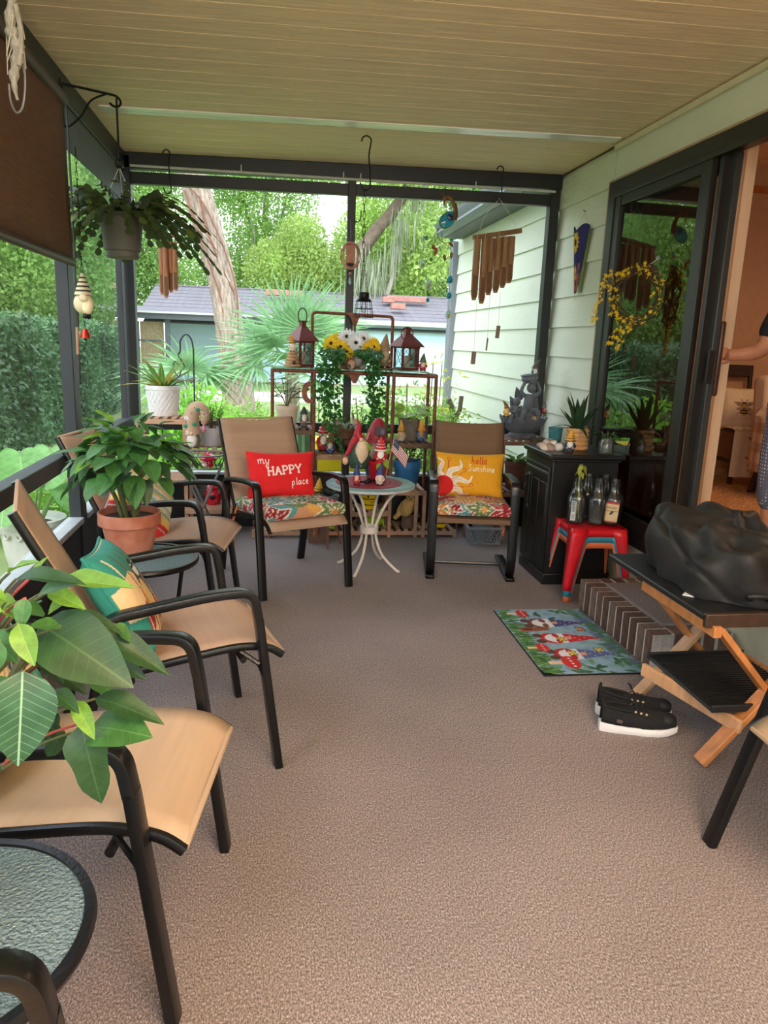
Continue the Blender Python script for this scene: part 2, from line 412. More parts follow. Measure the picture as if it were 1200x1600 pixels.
# eave of the house outside
eave = mat('eave_grey_paint', (78, 82, 88), rough=.55, var=.12, scale=5, stretch=(3, .4, 3))
ev = struct(B().box((2.02, 7.0, 2.56), (.26, 2.8, .03)).build('wall_right_eave', eave))
B().box((1.90, 7.0, 2.63), (.022, 2.8, .17)).build('fascia_board', eave, ev)
gp = [(0,0), (-.07,0), (-.10,.03), (-.085,.06), (-.115,.11), (-.12,.13), (-.11,.13), (-.10,.115), (-.07,.065), (-.085,.035), (-.065,.012), (0,.012)]
gb = B(); vs = []
for y in (5.66, 8.4): vs += [(1.89+a, y, 2.55+b) for a, b in gp]
k = len(gp); gb.add(vs, [(i, (i+1) % k, k+(i+1) % k, k+i) for i in range(k)]+[tuple(range(k)), tuple(reversed(range(k, 2*k)))])
gb.build('gutter', mat('gutter_metal', (104, 108, 113), rough=.45, var=.1), ev)
sh = mat('wing_roof_shingle', (120, 116, 118), rough=.9, var=.25, scale=30, bump=.5)
B().box((2.42, 7.0, 2.92), (1.25, 2.9, .03), rotm(0, -.32, 0)).build('roof_edge', sh, ev)
# ---- far wall: screened frame
wall_f = struct(B().box((.55, YF, .025), (3.0, .06, .05)).build('wall_back', black_metal))
def fr(name, c, d, m=black_metal, par=wall_f, bev=.004): return B().box(c, d).build(name, m, par, bevel=bev)
B().box((.55, YF, 2.555), (3.1, .09, .10), rotm(0, -.019, 0)).build('beam', black_metal, wall_f, bevel=.004)
B().box((.55, YF, 2.44), (3.0, .06, .075), rotm(0, -.012, 0)).build('beam', black_metal, wall_f, bevel=.004)
cond = mat('white_conduit', (190, 192, 186), rough=.45)
B().tube([(-.93, YF-.045, 2.492), (.5, YF-.045, 2.502), (2.05, YF-.045, 2.515)], .009).build('conduit', cond, wall_f)
for x in (-.2, .5, .62, 1.45): B().tube([(x, YF-.048, 2.49), (x, YF-.048, 2.545)], .005).build('conduit_clip', cond, wall_f)
fr('post', (-.975, YF, 1.28), (.085, .09, 2.56)); fr('post', (.565, YF, 1.26), (.055, .075, 2.5)); fr('post', (2.055, YF, 1.3), (.07, .08, 2.6))
fr('rail', (-.19, YF, .762), (1.46, .06, .07)); fr('rail', (1.31, YF, .762), (1.44, .06, .07))
kick = mat('black_kick_panel', (22, 24, 27), rough=.5, var=.25, scale=3)
fr('kick_panel', (-.19, YF+.005, .22), (1.46, .03, .36), kick); fr('kick_panel', (1.31, YF+.005, .22), (1.44, .03, .36), kick)
sill = mat('pale_sill_metal', (170, 176, 180), rough=.4, var=.1)
fr('sill', (-.19, YF-.005, .41), (1.46, .07, .02), sill); fr('sill', (1.31, YF-.005, .41), (1.44, .07, .02), sill)
scr_f = screen_mat('fine_screen', (120, 125, 125), .05)
def pane(name, p0, p1, m, par):
    """thin upright pane between two floor points, z range in p0[2], p1[2]"""
    (x0, y0, z0), (x1, y1, z1) = p0, p1
    b = B().add([(x0, y0, z0), (x1, y1, z0), (x1, y1, z1), (x0, y0, z1)], [(0, 1, 2, 3)])
    return b.build(name, m, par, smooth=False)
for x0, x1 in ((-.93, .54), (.59, 2.02)):
    for z0, z1 in ((.42, .73), (.80, 2.405)): pane('insect_screen', (x0, YF+.02, z0), (x1, YF+.02, z1), scr_f, wall_f)
# ---- left wall: screened bays with a rolled-down brown shade over the near one
wall_l = struct(B().box((XL, 1.45, .025), (.06, 8.1, .05)).build('wall_left', frame_grey))
def fl(name, c, d, m=frame_grey, bev=.004): return B().box(c, d).build(name, m, wall_l, bevel=bev)
fl('beam', (XL, 1.45, 2.515), (.06, 8.1, .12), black_metal)
for y in (3.93, 2.2, .4, -1.4): fl('post', (XL, y, 1.25), (.06, .11, 2.46))
fl('post', (XL-.01, 5.38, 1.25), (.04, .10, 2.46))
ys = [5.5, 3.93, 2.2, .4, -1.4, -2.6]
scr_l = screen_mat('hazed_insect_screen', (112, 120, 124), .3)  # same insect mesh; haze of the slanted view is put into its colour
for a, b in zip(ys[:-1], ys[1:]):
    c = (a+b)/2; L = abs(a-b)-.10
    fl('rail', (XL, c, .795), (.07, L, .075)); fl('kick_panel', (XL+.005, c, .235), (.03, L, .40), kick); fl('sill', (XL, c, .453), (.08, L, .03), sill)
    for z0, z1 in ((.47, .757), (.833, 2.455)): pane('insect_screen', (XL-.02, a-.05, z0), (XL-.02, b+.05, z1), scr_l, wall_l)
fl('valance_panel', (XL+.01, 4.66, 2.36), (.012, 1.34, .20), mat('grey_valance', (78, 84, 86), rough=.6, var=.15))
# brown roll-down shade over the near left bay
shade_m = mat('brown_shade_cloth', (104, 74, 54), rough=.9, var=.12, scale=8, stretch=(1, 1, 8), bump=.25, bscale=140, sub=.12)
shade = thing('roller_shade', 'brown woven roll-down shade covering the upper half of the left screen', 'shade', (-.93, 3.05, 2.42))
sb = B().grid(lambda u, v: (.006*math.sin(u*9)+.004*math.sin(u*23+v*4), (u-.5)*1.56, -.69*v), 24, 6)
o = sb.build('cloth', shade_m, shade); md = o.modifiers.new('thick', 'SOLIDIFY'); md.thickness = .003
B().tube([(0, -.80, -.70), (0, .80, -.70)], .019, 10).build('bottom_bar', mat('dark_brown_wood', (58, 34, 24), rough=.5), shade)
B().tube([(0, -.79, .0), (0, .79, .0)], .028, 12).build('roller', mat('shade_roller', (70, 52, 42), rough=.6), shade)
# pull rod hanging at the post
pr_ = thing('shade_crank', 'black crank rod with bare copper middle hanging down the left post', 'crank', (-.925, 3.815, 1.15))
B().tube([(0, 0, 0), (0, .02, .14)], .011, 8).build('grip', black_metal, pr_)
B().tube([(0, .02, .14), (0, .03, .27)], .007, 8).build('bare_rod', mat('worn_copper_rod', (150, 110, 86), rough=.5), pr_)
B().tube([(0, .03, .27), (0, .04, .38)], .011, 8).build('grip', black_metal, pr_)
B().tube([(0, .04, .38), (-.0, .07, .75), (0, .06, 1.28)], .005, 8).build('rod', frame_grey, pr_)
# ---- sliding door in the right wall
bronze = mat('dark_bronze_door', (27, 23, 20), rough=.42, var=.2, scale=6, stretch=(4, 4, .5))
bronze2 = mat('worn_bronze_door', (50, 52, 52), rough=.42, var=.2, scale=6, stretch=(4, 4, .5))
door = struct(B().box((2.115, 2.98, 2.365), (.11, 3.26, .08)).build('door_1', bronze, bevel=.004))
def dr(name, c, d, m=bronze): return B().box(c, d).build(name, m, door, bevel=.004)
dr('top_track', (2.07, 2.98, 2.32), (.03, 3.24, .03)); dr('jamb', (2.115, 4.565, 1.34), (.11, .09, 2.0)); dr('bottom_track', (2.115, 2.98, .335), (.11, 3.26, .06))
dr('jamb', (2.115, 1.40, 1.34), (.11, .09, 2.0))
pane_g = glass_mat('door_glass', (222, 214, 200), ior=2.3)
def panel(x, y0, y1, m1, m2):
    dr('stile', (x, y0-.035, 1.345), (.035, .07, 1.95), m1); dr('stile', (x, y1+.045, 1.345), (.035, .09, 1.95), m2)
    dr('rail', (x, (y0+y1)/2, .42), (.035, y0-y1-.16, .10), m1); dr('rail', (x, (y0+y1)/2, 2.285), (.035, y0-y1-.16, .07), m1)
    pane('glass_pane', (x, y0-.07, .47), (x, y1+.09, 2.25), pane_g, door)
panel(2.085, 4.52, 3.50, bronze, bronze); panel(2.145, 4.42, 3.40, bronze2, bronze2)
B().box((2.115, 3.455, 1.345), (.05, .035, 1.95)).build('edge_seal', bronze, door)
hb = B().box((2.178, 3.415, 1.38), (.026, .03, .36))
hb.build('pull_handle', mat('brown_handle', (70, 40, 26), rough=.4), door, bevel=.008)
B().box((2.128, 3.395, 1.34), (.03, .012, .16)).build('latch_plate', bronze, door)
# ---- the room indoors
tanwall = mat('indoor_wall_paint', (190, 150, 116), rough=.8, var=.05)
struct(B().box((4.0, 6.18, 1.6), (3.5, .08, 2.7)).build('wall_indoor_end', tanwall))
struct(B().box((5.7, 3.6, 1.6), (.08, 5.2, 2.7)).build('wall_indoor_side', tanwall)); struct(B().box((3.9, .95, 1.6), (3.6, .08, 2.7)).build('wall_indoor_rear', tanwall))
struct(B().box((2.19, 5.5, 1.6), (.03, 1.9, 2.7)).build('wall_indoor_front', tanwall))
struct(B().box((3.93, 3.6, 2.97), (3.6, 5.3, .05)).build('ceiling_indoor', mat('indoor_ceiling', (220, 200, 176), rough=.8)))
struct(B().box((3.93, 3.6, .315), (3.56, 5.2, .03)).build('floor_indoor', mat('beige_carpet', (190, 160, 126), rough=.95, var=.1, bump=.3)))
rug = thing('indoor_rug', 'tan shaggy rug on the floor indoors behind the open door', 'rug', (4.0, 4.55, .33))
rc = carpet_mat('tan_rug_pile', (176, 128, 88), (110, 72, 44), (214, 172, 128), 60)
o = B().grid(lambda u, v: ((u-.5)*2.8, (v-.5)*2.6, .012+.004*math.sin(37*u)*math.sin(31*v)), 40, 40).build('pile', rc, rug)
B().box((0, 0, .005), (2.8, 2.6, .01)).build('backing', rc, rug)
oak = mat('orange_oak_trim', (170, 98, 36), rough=.5, var=.2, scale=8, stretch=(6, 6, .6))
struct(B().box((3.96, 6.125, 1.36), (.06, .03, 2.08)).build('trim_4', oak, bevel=.004)); struct(B().box((4.85, 6.125, 2.77), (1.7, .03, .05)).build('trim_5', oak, bevel=.004))
struct(B().box((4.85, 6.125, .36), (1.7, .02, .07)).build('baseboard_indoor', tanwall))
vb = mat('vertical_blind_fabric', (214, 188, 160), rough=.7, var=.05, scale=6, stretch=(8, 8, .3))
bl = thing('vertical_blinds', 'cream vertical blind slats stacked beside the open sliding door', 'blinds', (2.27, 3.62, .40))
B().box((-.0, -.8, 2.06), (.05, 1.95, .05)).build('head_rail', vb, bl, bevel=.004)
vm = B().grid(lambda u, v: ((u-.5)*.088, .007*math.cos((u-.5)*PI), v*2.03), 5, 1).mesh('slat', vb)
for k in range(9): inst(vm, 'slat', bl, Matrix.Translation((0, .17-.036*k, 0))@Matrix.Rotation(math.radians(28+3*math.sin(k*3)), 4, 'Z'))
vb2 = mat('brown_blind_fabric', (190, 146, 108), rough=.7, var=.12, scale=6, stretch=(8, 8, .3))
bl2 = thing('vertical_blinds', 'brown vertical blind slats hanging closed behind the door glass', 'blinds', (2.30, 4.31, .40))
B().box((0, 0, 2.06), (.05, .95, .05)).build('head_rail', vb2, bl2, bevel=.004)
vm2 = B().grid(lambda u, v: ((u-.5)*.088, .007*math.cos((u-.5)*PI), v*2.03), 5, 1).mesh('slat', vb2)
for k in range(13): inst(vm2, 'slat', bl2, Matrix.Translation((0, .46-.077*k, 0))@Matrix.Rotation(math.radians(88+5*math.sin(k*2.3)), 4, 'Z'))
# ---- brick step with a carpeted top
step = struct(thing('brick_step', 'low step of brown bricks edged on end under the sliding door', 'step', (1.70, 2.88, 0)))
mort = mat('white_mortar', (205, 198, 186), rough=.9, var=.15, scale=30, bump=.4)
brick_ms = [mat('brown_brick_%s' % c, q, rough=.85, var=.3, scale=25, bump=.5, bscale=70) for c, q in (('dark', (92, 66, 56)), ('mid', (112, 84, 72)), ('pale', (122, 98, 86)))]
B().box((.202, .40, .0805), (.398, .794, .161)).build('mortar_core', mort, step)
bms = [B().box((0, 0, 0), (.10, .053, .167)).mesh('brick', m, smooth=False) for m in brick_ms]
def brk(x, y, rz=0):
    o = inst(random.choice(bms), 'brick', step, Matrix.Translation((x, y, .0835))@Euler((random.uniform(-.01, .01), random.uniform(-.01, .01), rz+random.uniform(-.015, .015))).to_matrix().to_4x4())
    b = o.modifiers.new('bevel', 'BEVEL'); b.width = .004; b.segments = 2
n = 11
for k in range(n): brk(.046, .032+k*(.80-.064)/(n-1))
for k in range(4): brk(.135+k*.073, .046, PI/2); brk(.135+k*.073, .754, PI/2)
B().box((.245, .40, .166), (.31, .61, .012)).build('carpet_top', carpet, step, bevel=.003)
B().tube(round_path([(.10, .70, .168), (.10, .10, .168), (.385, .10, .168)], .02), .006, 6).build('carpet_edge', mat('carpet_edge_grey', (150, 146, 144), rough=.8), step)
# ================================================================ THE YARD
GZ = -0.25
def np_mesh(name, v, f4, m):
    """fast quad mesh from arrays"""
    me = bpy.data.meshes.new(name); nv, nf = len(v), len(f4)
    me.vertices.add(nv); me.vertices.foreach_set('co', np.asarray(v, np.float32).ravel())
    me.loops.add(nf*4); me.loops.foreach_set('vertex_index', np.asarray(f4, np.int32).ravel())
    me.polygons.add(nf); me.polygons.foreach_set('loop_start', np.arange(0, nf*4, 4, dtype=np.int32))
    me.materials.append(m); me.update(calc_edges=True); me.validate()
    return me
def leaf_cloud(name, P, L, W, m, parent, droop=.3, dirs=None, flat=0.0):
    """one small folded quad leaf at every point"""
    N = len(P); d = rng.normal(size=(N, 3)) if dirs is None else dirs+rng.normal(size=(N, 3))*.25
    d[:, 2] -= droop; d[:, 2] *= (1-flat); d /= np.linalg.norm(d, axis=1)[:, None]
    r = rng.normal(size=(N, 3)); r[:, 2] *= .6; s = np.cross(d, r); s /= np.linalg.norm(s, axis=1)[:, None]+1e-9
    l = L*(.65+.7*rng.random(N))[:, None]; w = W*(.65+.7*rng.random(N))[:, None]
    v = np.empty((N, 4, 3)); v[:, 0] = P; v[:, 1] = P+d*l*.45+s*w*.5; v[:, 2] = P+d*l; v[:, 3] = P+d*l*.45-s*w*.5
    f = np.arange(N*4).reshape(N, 4)
    o = bpy.data.objects.new(name, np_mesh(name, v.reshape(-1, 3), f, m)); C.objects.link(o)
    if parent is not None: o.parent = parent
    return stuff(o)
def blobs(N, cs, thick=.55):
    """points in soft shells of ellipsoids; cs: (x,y,z,rx,ry,rz)"""
    cs = np.array(cs, float); wgt = cs[:, 3]*cs[:, 5]; i = rng.choice(len(cs), N, p=wgt/wgt.sum()); d = rng.normal(size=(N, 3)); d /= np.linalg.norm(d, axis=1)[:, None]
    r = 1-thick*rng.random(N)**1.6
    # twigs: bunch the points
    p = cs[i, :3]+d*cs[i, 3:]*r[:, None]
    return p+rng.normal(size=(N, 3))*.04*cs[i, 3:4]
grass_m = mat('lawn_grass', (138, 152, 92), rough=.95, var=.3, scale=2.5, col2=(108, 124, 72), bump=.5, bscale=90)
ground = struct(B().grid(lambda u, v: ((u-.5)*120, -20+v*120, GZ-.01+.04*math.sin(u*60)*math.cos(v*50)), 60, 60).build('ground', grass_m))
tuft = rng.random((9000, 3)); tp = np.c_[-2.5+tuft[:, 0]*6, 5.8+tuft[:, 1]**1.5*10, np.full(9000, GZ)]
dirs = np.tile(np.array([[0, 0, 1.]]), (9000, 1))
leaf_cloud('grass_blades', tp, .13, .012, mat('grass_blade', (160, 184, 96), rough=.7, var=.3, sub=.35), ground, droop=0, dirs=dirs)
drive = mat('pale_concrete', (200, 192, 182), rough=.9, var=.1, scale=3)
struct(B().box((2.2, 21.5, GZ+.02), (9, 3.2, .05)).build('trim_6', drive))
# ---- the blue neighbour house
blue = mat('pale_blue_siding', (192, 220, 236), rough=.7, var=.05, scale=1.5); shing = mat('grey_shingle', (112, 108, 114), rough=.95, var=.3, scale=9, stretch=(1, 3, 3), bump=.6, bscale=25)
gut = mat('white_gutter', (206, 206, 202), rough=.5, var=.08); dkw = mat('dark_grey_fascia', (84, 88, 94), rough=.7, var=.1)
house = thing('blue_house', 'pale blue neighbour house with a grey shingle roof across the yard', 'house', (0, 29, -.55))
B().box((4.9, 3.5, 1.35), (17.2, 6.9, 2.7)).build('wall', blue, house)
pm = B().box((0, 0, 0), (17.2, .03, .27), rotm(.07)).mesh('siding_plank', blue, smooth=False)
for k in range(10): inst(pm, 'siding_plank', house, Matrix.Translation((4.9, .03, .42+.245*k)))
B().box((4.9, -.05, .16), (17.3, .12, .32)).build('foundation', mat('brick_foundation', (170, 128, 112), rough=.9, var=.2, scale=12), house)
a = math.atan2(1.25, 4.2)
cm = B().box((0, 0, 0), (18.6, .30, .035)).mesh('shingle_course', shing, smooth=False)
for k in range(16):
    t = (k+.5)/16; inst(cm, 'shingle_course', house, Matrix.Translation((4.6, -.5+4.4*t, 2.72+1.22*t+.01*(k % 2)))@Matrix.Rotation(a-.05, 4, 'X'))
B().box((4.6, 5.9, 3.3), (18.6, 4.6, .05), rotm(-a)).build('roof_back', shing, house)
B().box((4.6, 1.6, 2.95), (18.4, 3.9, .05), rotm(a)).build('roof_deck', dkw, house)
gb = B().box((4.6, -.62, 2.66), (18.6, .13, .15)).box((4.6, -.68, 2.72), (18.6, .05, .05)); gb.build('gutter', gut, house, bevel=.02)
B().box((4.6, -.3, 2.59), (18.5, .6, .03)).build('soffit', gut, house)
red = mat('weathered_brick_red', (164, 116, 104), rough=.9, var=.2, scale=6)
for x, y, z, w in ((5.55, 2.1, 3.78, 1.7), (4.75, 1.85, 3.72, .5), (4.95, .65, 3.42, .55), (.55, 2.0, 3.80, 1.5), (-6, 2.0, 3.8, 1.0)): B().box((x, y, z-.06), (w, .35, .22)).build('roof_vent', red, house, bevel=.02)
# screened carport at its left end
cp = thing('carport', 'screened carport with a dark fascia at the left end of the blue house', 'carport', (0, 26, -.55))
B().box((-3.9, 1.2, 2.72), (8.4, 3.4, .05), rotm(.12)).build('roof', shing, cp); B().box((-3.9, -.5, 2.54), (8.4, .08, .20)).build('fascia_board', dkw, cp); B().box((-3.9, -.56, 2.65), (8.4, .1, .06)).build('gutter', gut, cp)
for x in (-7.5, -5.3, -3.35): B().box((x, -.3, 1.25), (.16, .16, 2.5)).build('post', dkw, cp)
tanscr = mat('tan_screen_panel', (176, 160, 122), rough=.8, var=.25, scale=1.2)
for x in (-6.4, -4.75): B().box((x, -.25, 1.2), (1.6 if x < -5 else 1.0, .03, 2.3)).build('screen_panel', tanscr, cp)
B().box((-3.85, -.25, 1.2), (.75, .04, 2.3)).build('screen_panel', mat('tan_screen_brown', (140, 124, 96), rough=.8, var=.2), cp)
for x in (-4.28, -4.75, -5.2): B().box((x, -.28, 1.2), (.05, .05, 2.3)).build('frame_bar', dkw, cp)
for z in (.75, 1.75): B().box((-5.6, -.28, z), (4.2, .05, .05)).build('frame_bar', dkw, cp)
# ---- the leaning trunk in the middle of the yard
bark = mat('grey_brown_bark', (150, 134, 120), rough=.95, var=.45, scale=7, stretch=(3.5, 3.5, .5), bump=1.0, bscale=11)
def trunk(name, path, r0, r1, m, parent, seg=16, wob=.06):
    pts = smooth_path(path, 6); b = B(); n = len(pts); b.tube(pts, 1.0, seg, [r0+(r1-r0)*(i/(n-1))**.7 for i in range(n)])
    b.v = [tuple(Vector(p)+Vector((math.sin(p[2]*5+i*2.4), math.cos(p[2]*4+i*1.7), 0))*wob*r1) for i, p in enumerate(b.v)]
    return b.build(name, m, parent)
oak_t = thing('leaning_oak', 'big leaning oak trunk with furrowed bark in the middle of the yard', 'tree', (-.66, 16, GZ))
# bark built as ridged furrows
pts = smooth_path([(.0, 0, -.2), (0, 0, .25), (-.08, 0, 1.0), (-.2, 0, 2.0), (-.36, .05, 2.9), (-.72, .1, 4.2), (-1.15, .2, 5.6), (-1.7, .3, 7.4)], 14)
seg = 72; b = B(); vs = []; n = len(pts)
for i, p in enumerate(pts):
    d, sd, u = frame((pts[min(i+1, n-1)]-pts[max(i-1, 0)]), (0, 1, 0)); R = .335+.05*math.exp(-i/6)-.0009*i
    for j in range(seg):
        an = 2*PI*j/seg; rid = abs(math.sin(an*11+1.2*math.sin(i*.33+j*.21)+.5*math.sin(i*.9)))
        rr = R*(1+.05*math.sin(an*2+i*.1))-.032*(1-rid)**2+.006*math.sin(i*2.1+j*3.7)
        vs.append(p+sd*rr*math.cos(an)+u*rr*math.sin(an))
fs = [(i*seg+j, i*seg+(j+1) % seg, (i+1)*seg+(j+1) % seg, (i+1)*seg+j) for i in range(n-1) for j in range(seg)]
b.add(vs, fs); b.build('trunk', bark, oak_t, ang=60)
vine = mat('brown_vine', (124, 84, 66), rough=.9, var=.2)
B().tube(smooth_path([(-.72, -.25, 4.3), (-.55, -.22, 3.6), (-.30, -.2, 3.0), (-.08, -.2, 2.55)], 6), .022, 6).build('vine', vine, oak_t)
B().tube(smooth_path([(-1.0, -.2, 4.4), (-.8, -.25, 3.8), (-.6, -.28, 3.2), (-.33, -.27, 2.4), (-.28, -.27, 1.9)], 6), .02, 6).build('vine', vine, oak_t)
B().tube(smooth_path([(-.95, -.22, 4.5), (-.6, -.25, 4.1), (-.2, -.22, 3.2), (-.02, -.2, 2.5), (0, -.22, 1.7)], 6), .018, 6).build('vine', vine, oak_t)
gl1 = mat('oak_leaf_bright', (176, 204, 112), rough=.55, var=.35, scale=.8, sub=.45); gl2 = mat('oak_leaf_mid', (146, 182, 96), rough=.55, var=.3, scale=.8, sub=.45)
gl3 = mat('oak_leaf_yellow', (166, 190, 104), rough=.55, var=.3, scale=.8, sub=.5); gl4 = mat('oak_leaf_deep', (122, 160, 86), rough=.55, var=.3, scale=.8, sub=.35)
leaf_cloud('foliage', blobs(9000, [(-1.6, .3, 7.6, 2.6, 2.2, 1.5), (-3.0, .5, 6.9, 1.3, 1.5, .8)]), .14, .07, gl2, oak_t)
# ---- trees behind the house, each its own crown and trunk
moss_m = mat('spanish_moss', (150, 158, 132), rough=1.0, var=.25, scale=3, sub=.3)
def tree(x, y, label, cs, N, m, L=.26, moss=0, tr=.28, th=.6, group='trees behind the blue house'):
    t = thing('oak_tree', label, 'tree', (x, y, GZ), group=None)
    zc = cs[0][2]; trunk('trunk', [(0, 0, -.2), (.1, 0, zc*.4), (-.15, .1, zc*.75), (cs[0][0]*.5, 0, zc)], tr, tr*.45, bark, t, 10)
    for c in cs[1:4]: trunk('branch', [(-.1, .1, zc*.55), (c[0]*.55, c[1]*.5, (zc*.55+c[2])*.5+.3), (c[0], c[1], c[2])], tr*.4, tr*.12, bark, t, 8)
    leaf_cloud('foliage', blobs(N, cs, th), L, L*.55, m, t)
    if moss:
        P = blobs(moss, cs, .5); P[:, 2] -= .3; P[:, 1] -= .6
        n = len(P); k = 9; P = np.repeat(P, k, 0)+rng.normal(size=(n*k, 3))*np.array([.13, .13, .3])
        leaf_cloud('hanging_moss', P, 1.3, .05, moss_m, t, dirs=np.tile(np.array([[0, 0, -2.2]]), (n*k, 1)))
    return t
tree(-7.5, 37, 'dense mid-green tree behind the carport at the left edge of the far screen', [(0, 0, 6.8, 3.2, 3, 3.6), (2.4, -1, 5.4, 2.4, 2, 2.6), (-2, 0, 9, 2.5, 2, 2), (2.5, 0, 9.4, 2.6, 2, 2.0), (1.2, -1.5, 4, 2.4, 1.6, 1.6)], 46000, gl2, .16)
tree(-.2, 40, 'tall green tree with thin gaps right of the leaning trunk', [(0, 0, 8.6, 2.6, 2.4, 3.2), (1.6, 0, 11, 2.6, 2, 2), (-1.8, -.5, 10, 2.4, 2, 2.4), (.3, -.5, 5.4, 2.6, 2, 2.0), (-2.2, -1, 4.4, 2.2, 1.6, 1.6)], 42000, gl2, .16, moss=26)
tree(2.0, 36, 'low yellow-green tree just over the house roof left of the sky gap', [(0, 0, 4.8, 1.9, 2, 1.4), (1.7, 0, 4.2, 1.4, 1.5, 1.1), (-1.5, 0, 4.6, 1.8, 1.6, 1.6), (-.6, 0, 6.2, 1.2, 1.2, 1.1)], 19000, gl3, .15)
tree(6.0, 38, 'bright pale green tree right of the sky gap', [(0, 0, 8.2, 2.4, 2.2, 2.2), (-1.4, 0, 6.4, 1.7, 1.6, 1.6), (1.5, 0, 10.5, 2.6, 2, 2), (.8, 0, 5.0, 2.0, 1.8, 1.8)], 34000, gl1, .17, moss=16)
tree(11.2, 40, 'broad shaded tree hung with moss above the right end of the roof', [(0, 0, 8, 3.6, 3, 3), (-2.4, 0, 6.2, 2.2, 2, 2.2), (2.5, 0, 7, 3, 2.5, 3), (-1, 0, 11, 3.4, 2.4, 2.2), (3, 0, 11, 3, 2.4, 2.4), (-2.6, -1, 4.2, 2.4, 1.6, 1.6), (1, -1, 4, 3, 1.6, 1.6)], 54000, gl4, .17, moss=40)
tree(4.2, 44, 'far pale tree in the back row behind the sky gap', [(0, 0, 4.6, 3.4, 2, 2.4), (-2.5, 0, 4.4, 2.6, 2, 2.2), (3, 0, 5, 3, 2, 2.4)], 20000, gl3, .17)
tree(-9.4, 33, 'dark green tree behind the corner post of the porch', [(0, 0, 6, 3.6, 3, 4), (-3, 0, 8, 3, 3, 3), (1.5, 0, 10.5, 3, 3, 2.4), (1.5, -1, 3.4, 2.6, 2, 2)], 36000, gl4, .17)
lt = thing('mossy_oak', 'old oak with a bare limb and grey moss curtains right of the centre post', 'tree', (3.9, 31.5, GZ+.2))
mb = mat('dark_oak_bark', (106, 92, 78), rough=.95, var=.3, scale=5, bump=.6, bscale=9)
trunk('trunk', [(-.1, 1.4, 0), (-.1, 1.5, 2.4), (-.4, 1.6, 4.4), (.4, 1.6, 5.9), (1.3, 1.6, 7.0), (2.4, 1.6, 8.8)], .42, .22, mb, lt)
trunk('branch', [(.9, 1.6, 3.0), (1.3, 1.5, 4.2), (1.2, 1.5, 5.4)], .13, .07, mat('pale_dead_bark', (176, 168, 154), rough=.9), lt)
leaf_cloud('foliage', blobs(9000, [(1.6, .6, 9.3, 2.6, 1.6, 1.4), (-1.4, .6, 9, 1.8, 1.6, 1.3), (2.6, 2, 5.4, 1.3, 1, 1.4)]), .24, .13, gl1, lt)
P = np.concatenate([np.c_[rng.normal(c[0], c[2], 60), rng.normal(1.2, .3, 60), rng.uniform(c[1]-.6, c[1]+.5, 60)] for c in ((.0, 5.3, .25), (.55, 4.6, .3), (1.6, 6.8, .3), (-.3, 4.2, .3), (1.2, 5.6, .25), (2.3, 8.2, .3), (.2, 3.6, .25))])
leaf_cloud('hanging_moss', P, 1.5, .06, moss_m, lt, dirs=np.tile(np.array([[0, 0, -2.4]]), (len(P), 1)))
# ---- hedge and trees beyond the left screens
hd = mat('hedge_leaf', (92, 128, 84), rough=.4, var=.4, scale=1.5, sub=.25)
h = thing('hedge', 'tall dense dark green hedge beyond the left screen', 'hedge', (-4.2, 9.5, GZ))
N = 62000; Q = rng.random((N, 3)); sd_ = rng.random(N)
hx = np.where(sd_ < .6, .95-.35*Q[:, 0]**2, -1+1.9*Q[:, 0]); hy = np.where(sd_ > .85, -3.2+.4*Q[:, 1]**2, -3.2+12.5*Q[:, 1]); hz = np.where((sd_ > .6) & (sd_ < .85), 1.72-.25*Q[:, 2]**2, 1.75*Q[:, 2])
bulge = .16*np.sin(hy*1.9)+.12*np.sin(hy*4.3+hz*3); P = np.c_[hx+bulge*(hz*.5), hy, np.clip(hz+.1*np.sin(hy*2.7)+.05*np.sin(hx*7), 0, 2.1)]
leaf_cloud('foliage', P, .085, .05, hd, h, droop=.1)
for k in range(9): trunk('stem', [(-.1+.2*math.sin(k*5), -2.8+.85*k, -.05), (.05, -2.8+.85*k, .7), (.2*math.sin(k*3), -2.7+.85*k, 1.4)], .035, .012, mb, h, 6)
B().box((-.15, 3.0, .78), (1.5, 12.2, 1.5)).build('shade_core', mat('hedge_core_shade', (34, 48, 30), rough=1, var=.4, scale=9), h, bevel=.1)  # solid dark core; shade between the leaves is put into its colour
tree(-5.9, 17.5, 'leafy light green tree above the hedge seen through the near left screen', [(0, 0, 3.0, 1.5, 1.6, 1.6), (-1.2, -.4, 2.4, 1.3, 1.5, 1.3), (.7, .6, 2.2, 1.0, 1.2, 1.1), (0, 0, 4.8, 1.9, 2, 1.5)], 34000, gl2, .11, tr=.14, group=None)
tree(-5.4, 22.5, 'taller tree behind the hedge next to the corner of the porch', [(0, 0, 3.2, 1.3, 1.5, 1.9), (-1.4, .6, 4, 1.6, 1.6, 2.0), (-.4, 0, 5.6, 1.7, 1.8, 1.6), (-2.6, 0, 2.8, 1.5, 1.5, 1.6)], 30000, gl4, .13, tr=.18, group=None)
tree(-10.5, 4.0, 'leafy tree at the far left, half hidden by the brown shade', [(0, 0, 3.6, 2.6, 3, 2.2), (.5, 2.4, 4.4, 2.4, 2.4, 2.2), (0, -2, 4.5, 2.4, 2.4, 2)], 18000, gl2, .2, tr=.18, group=None)
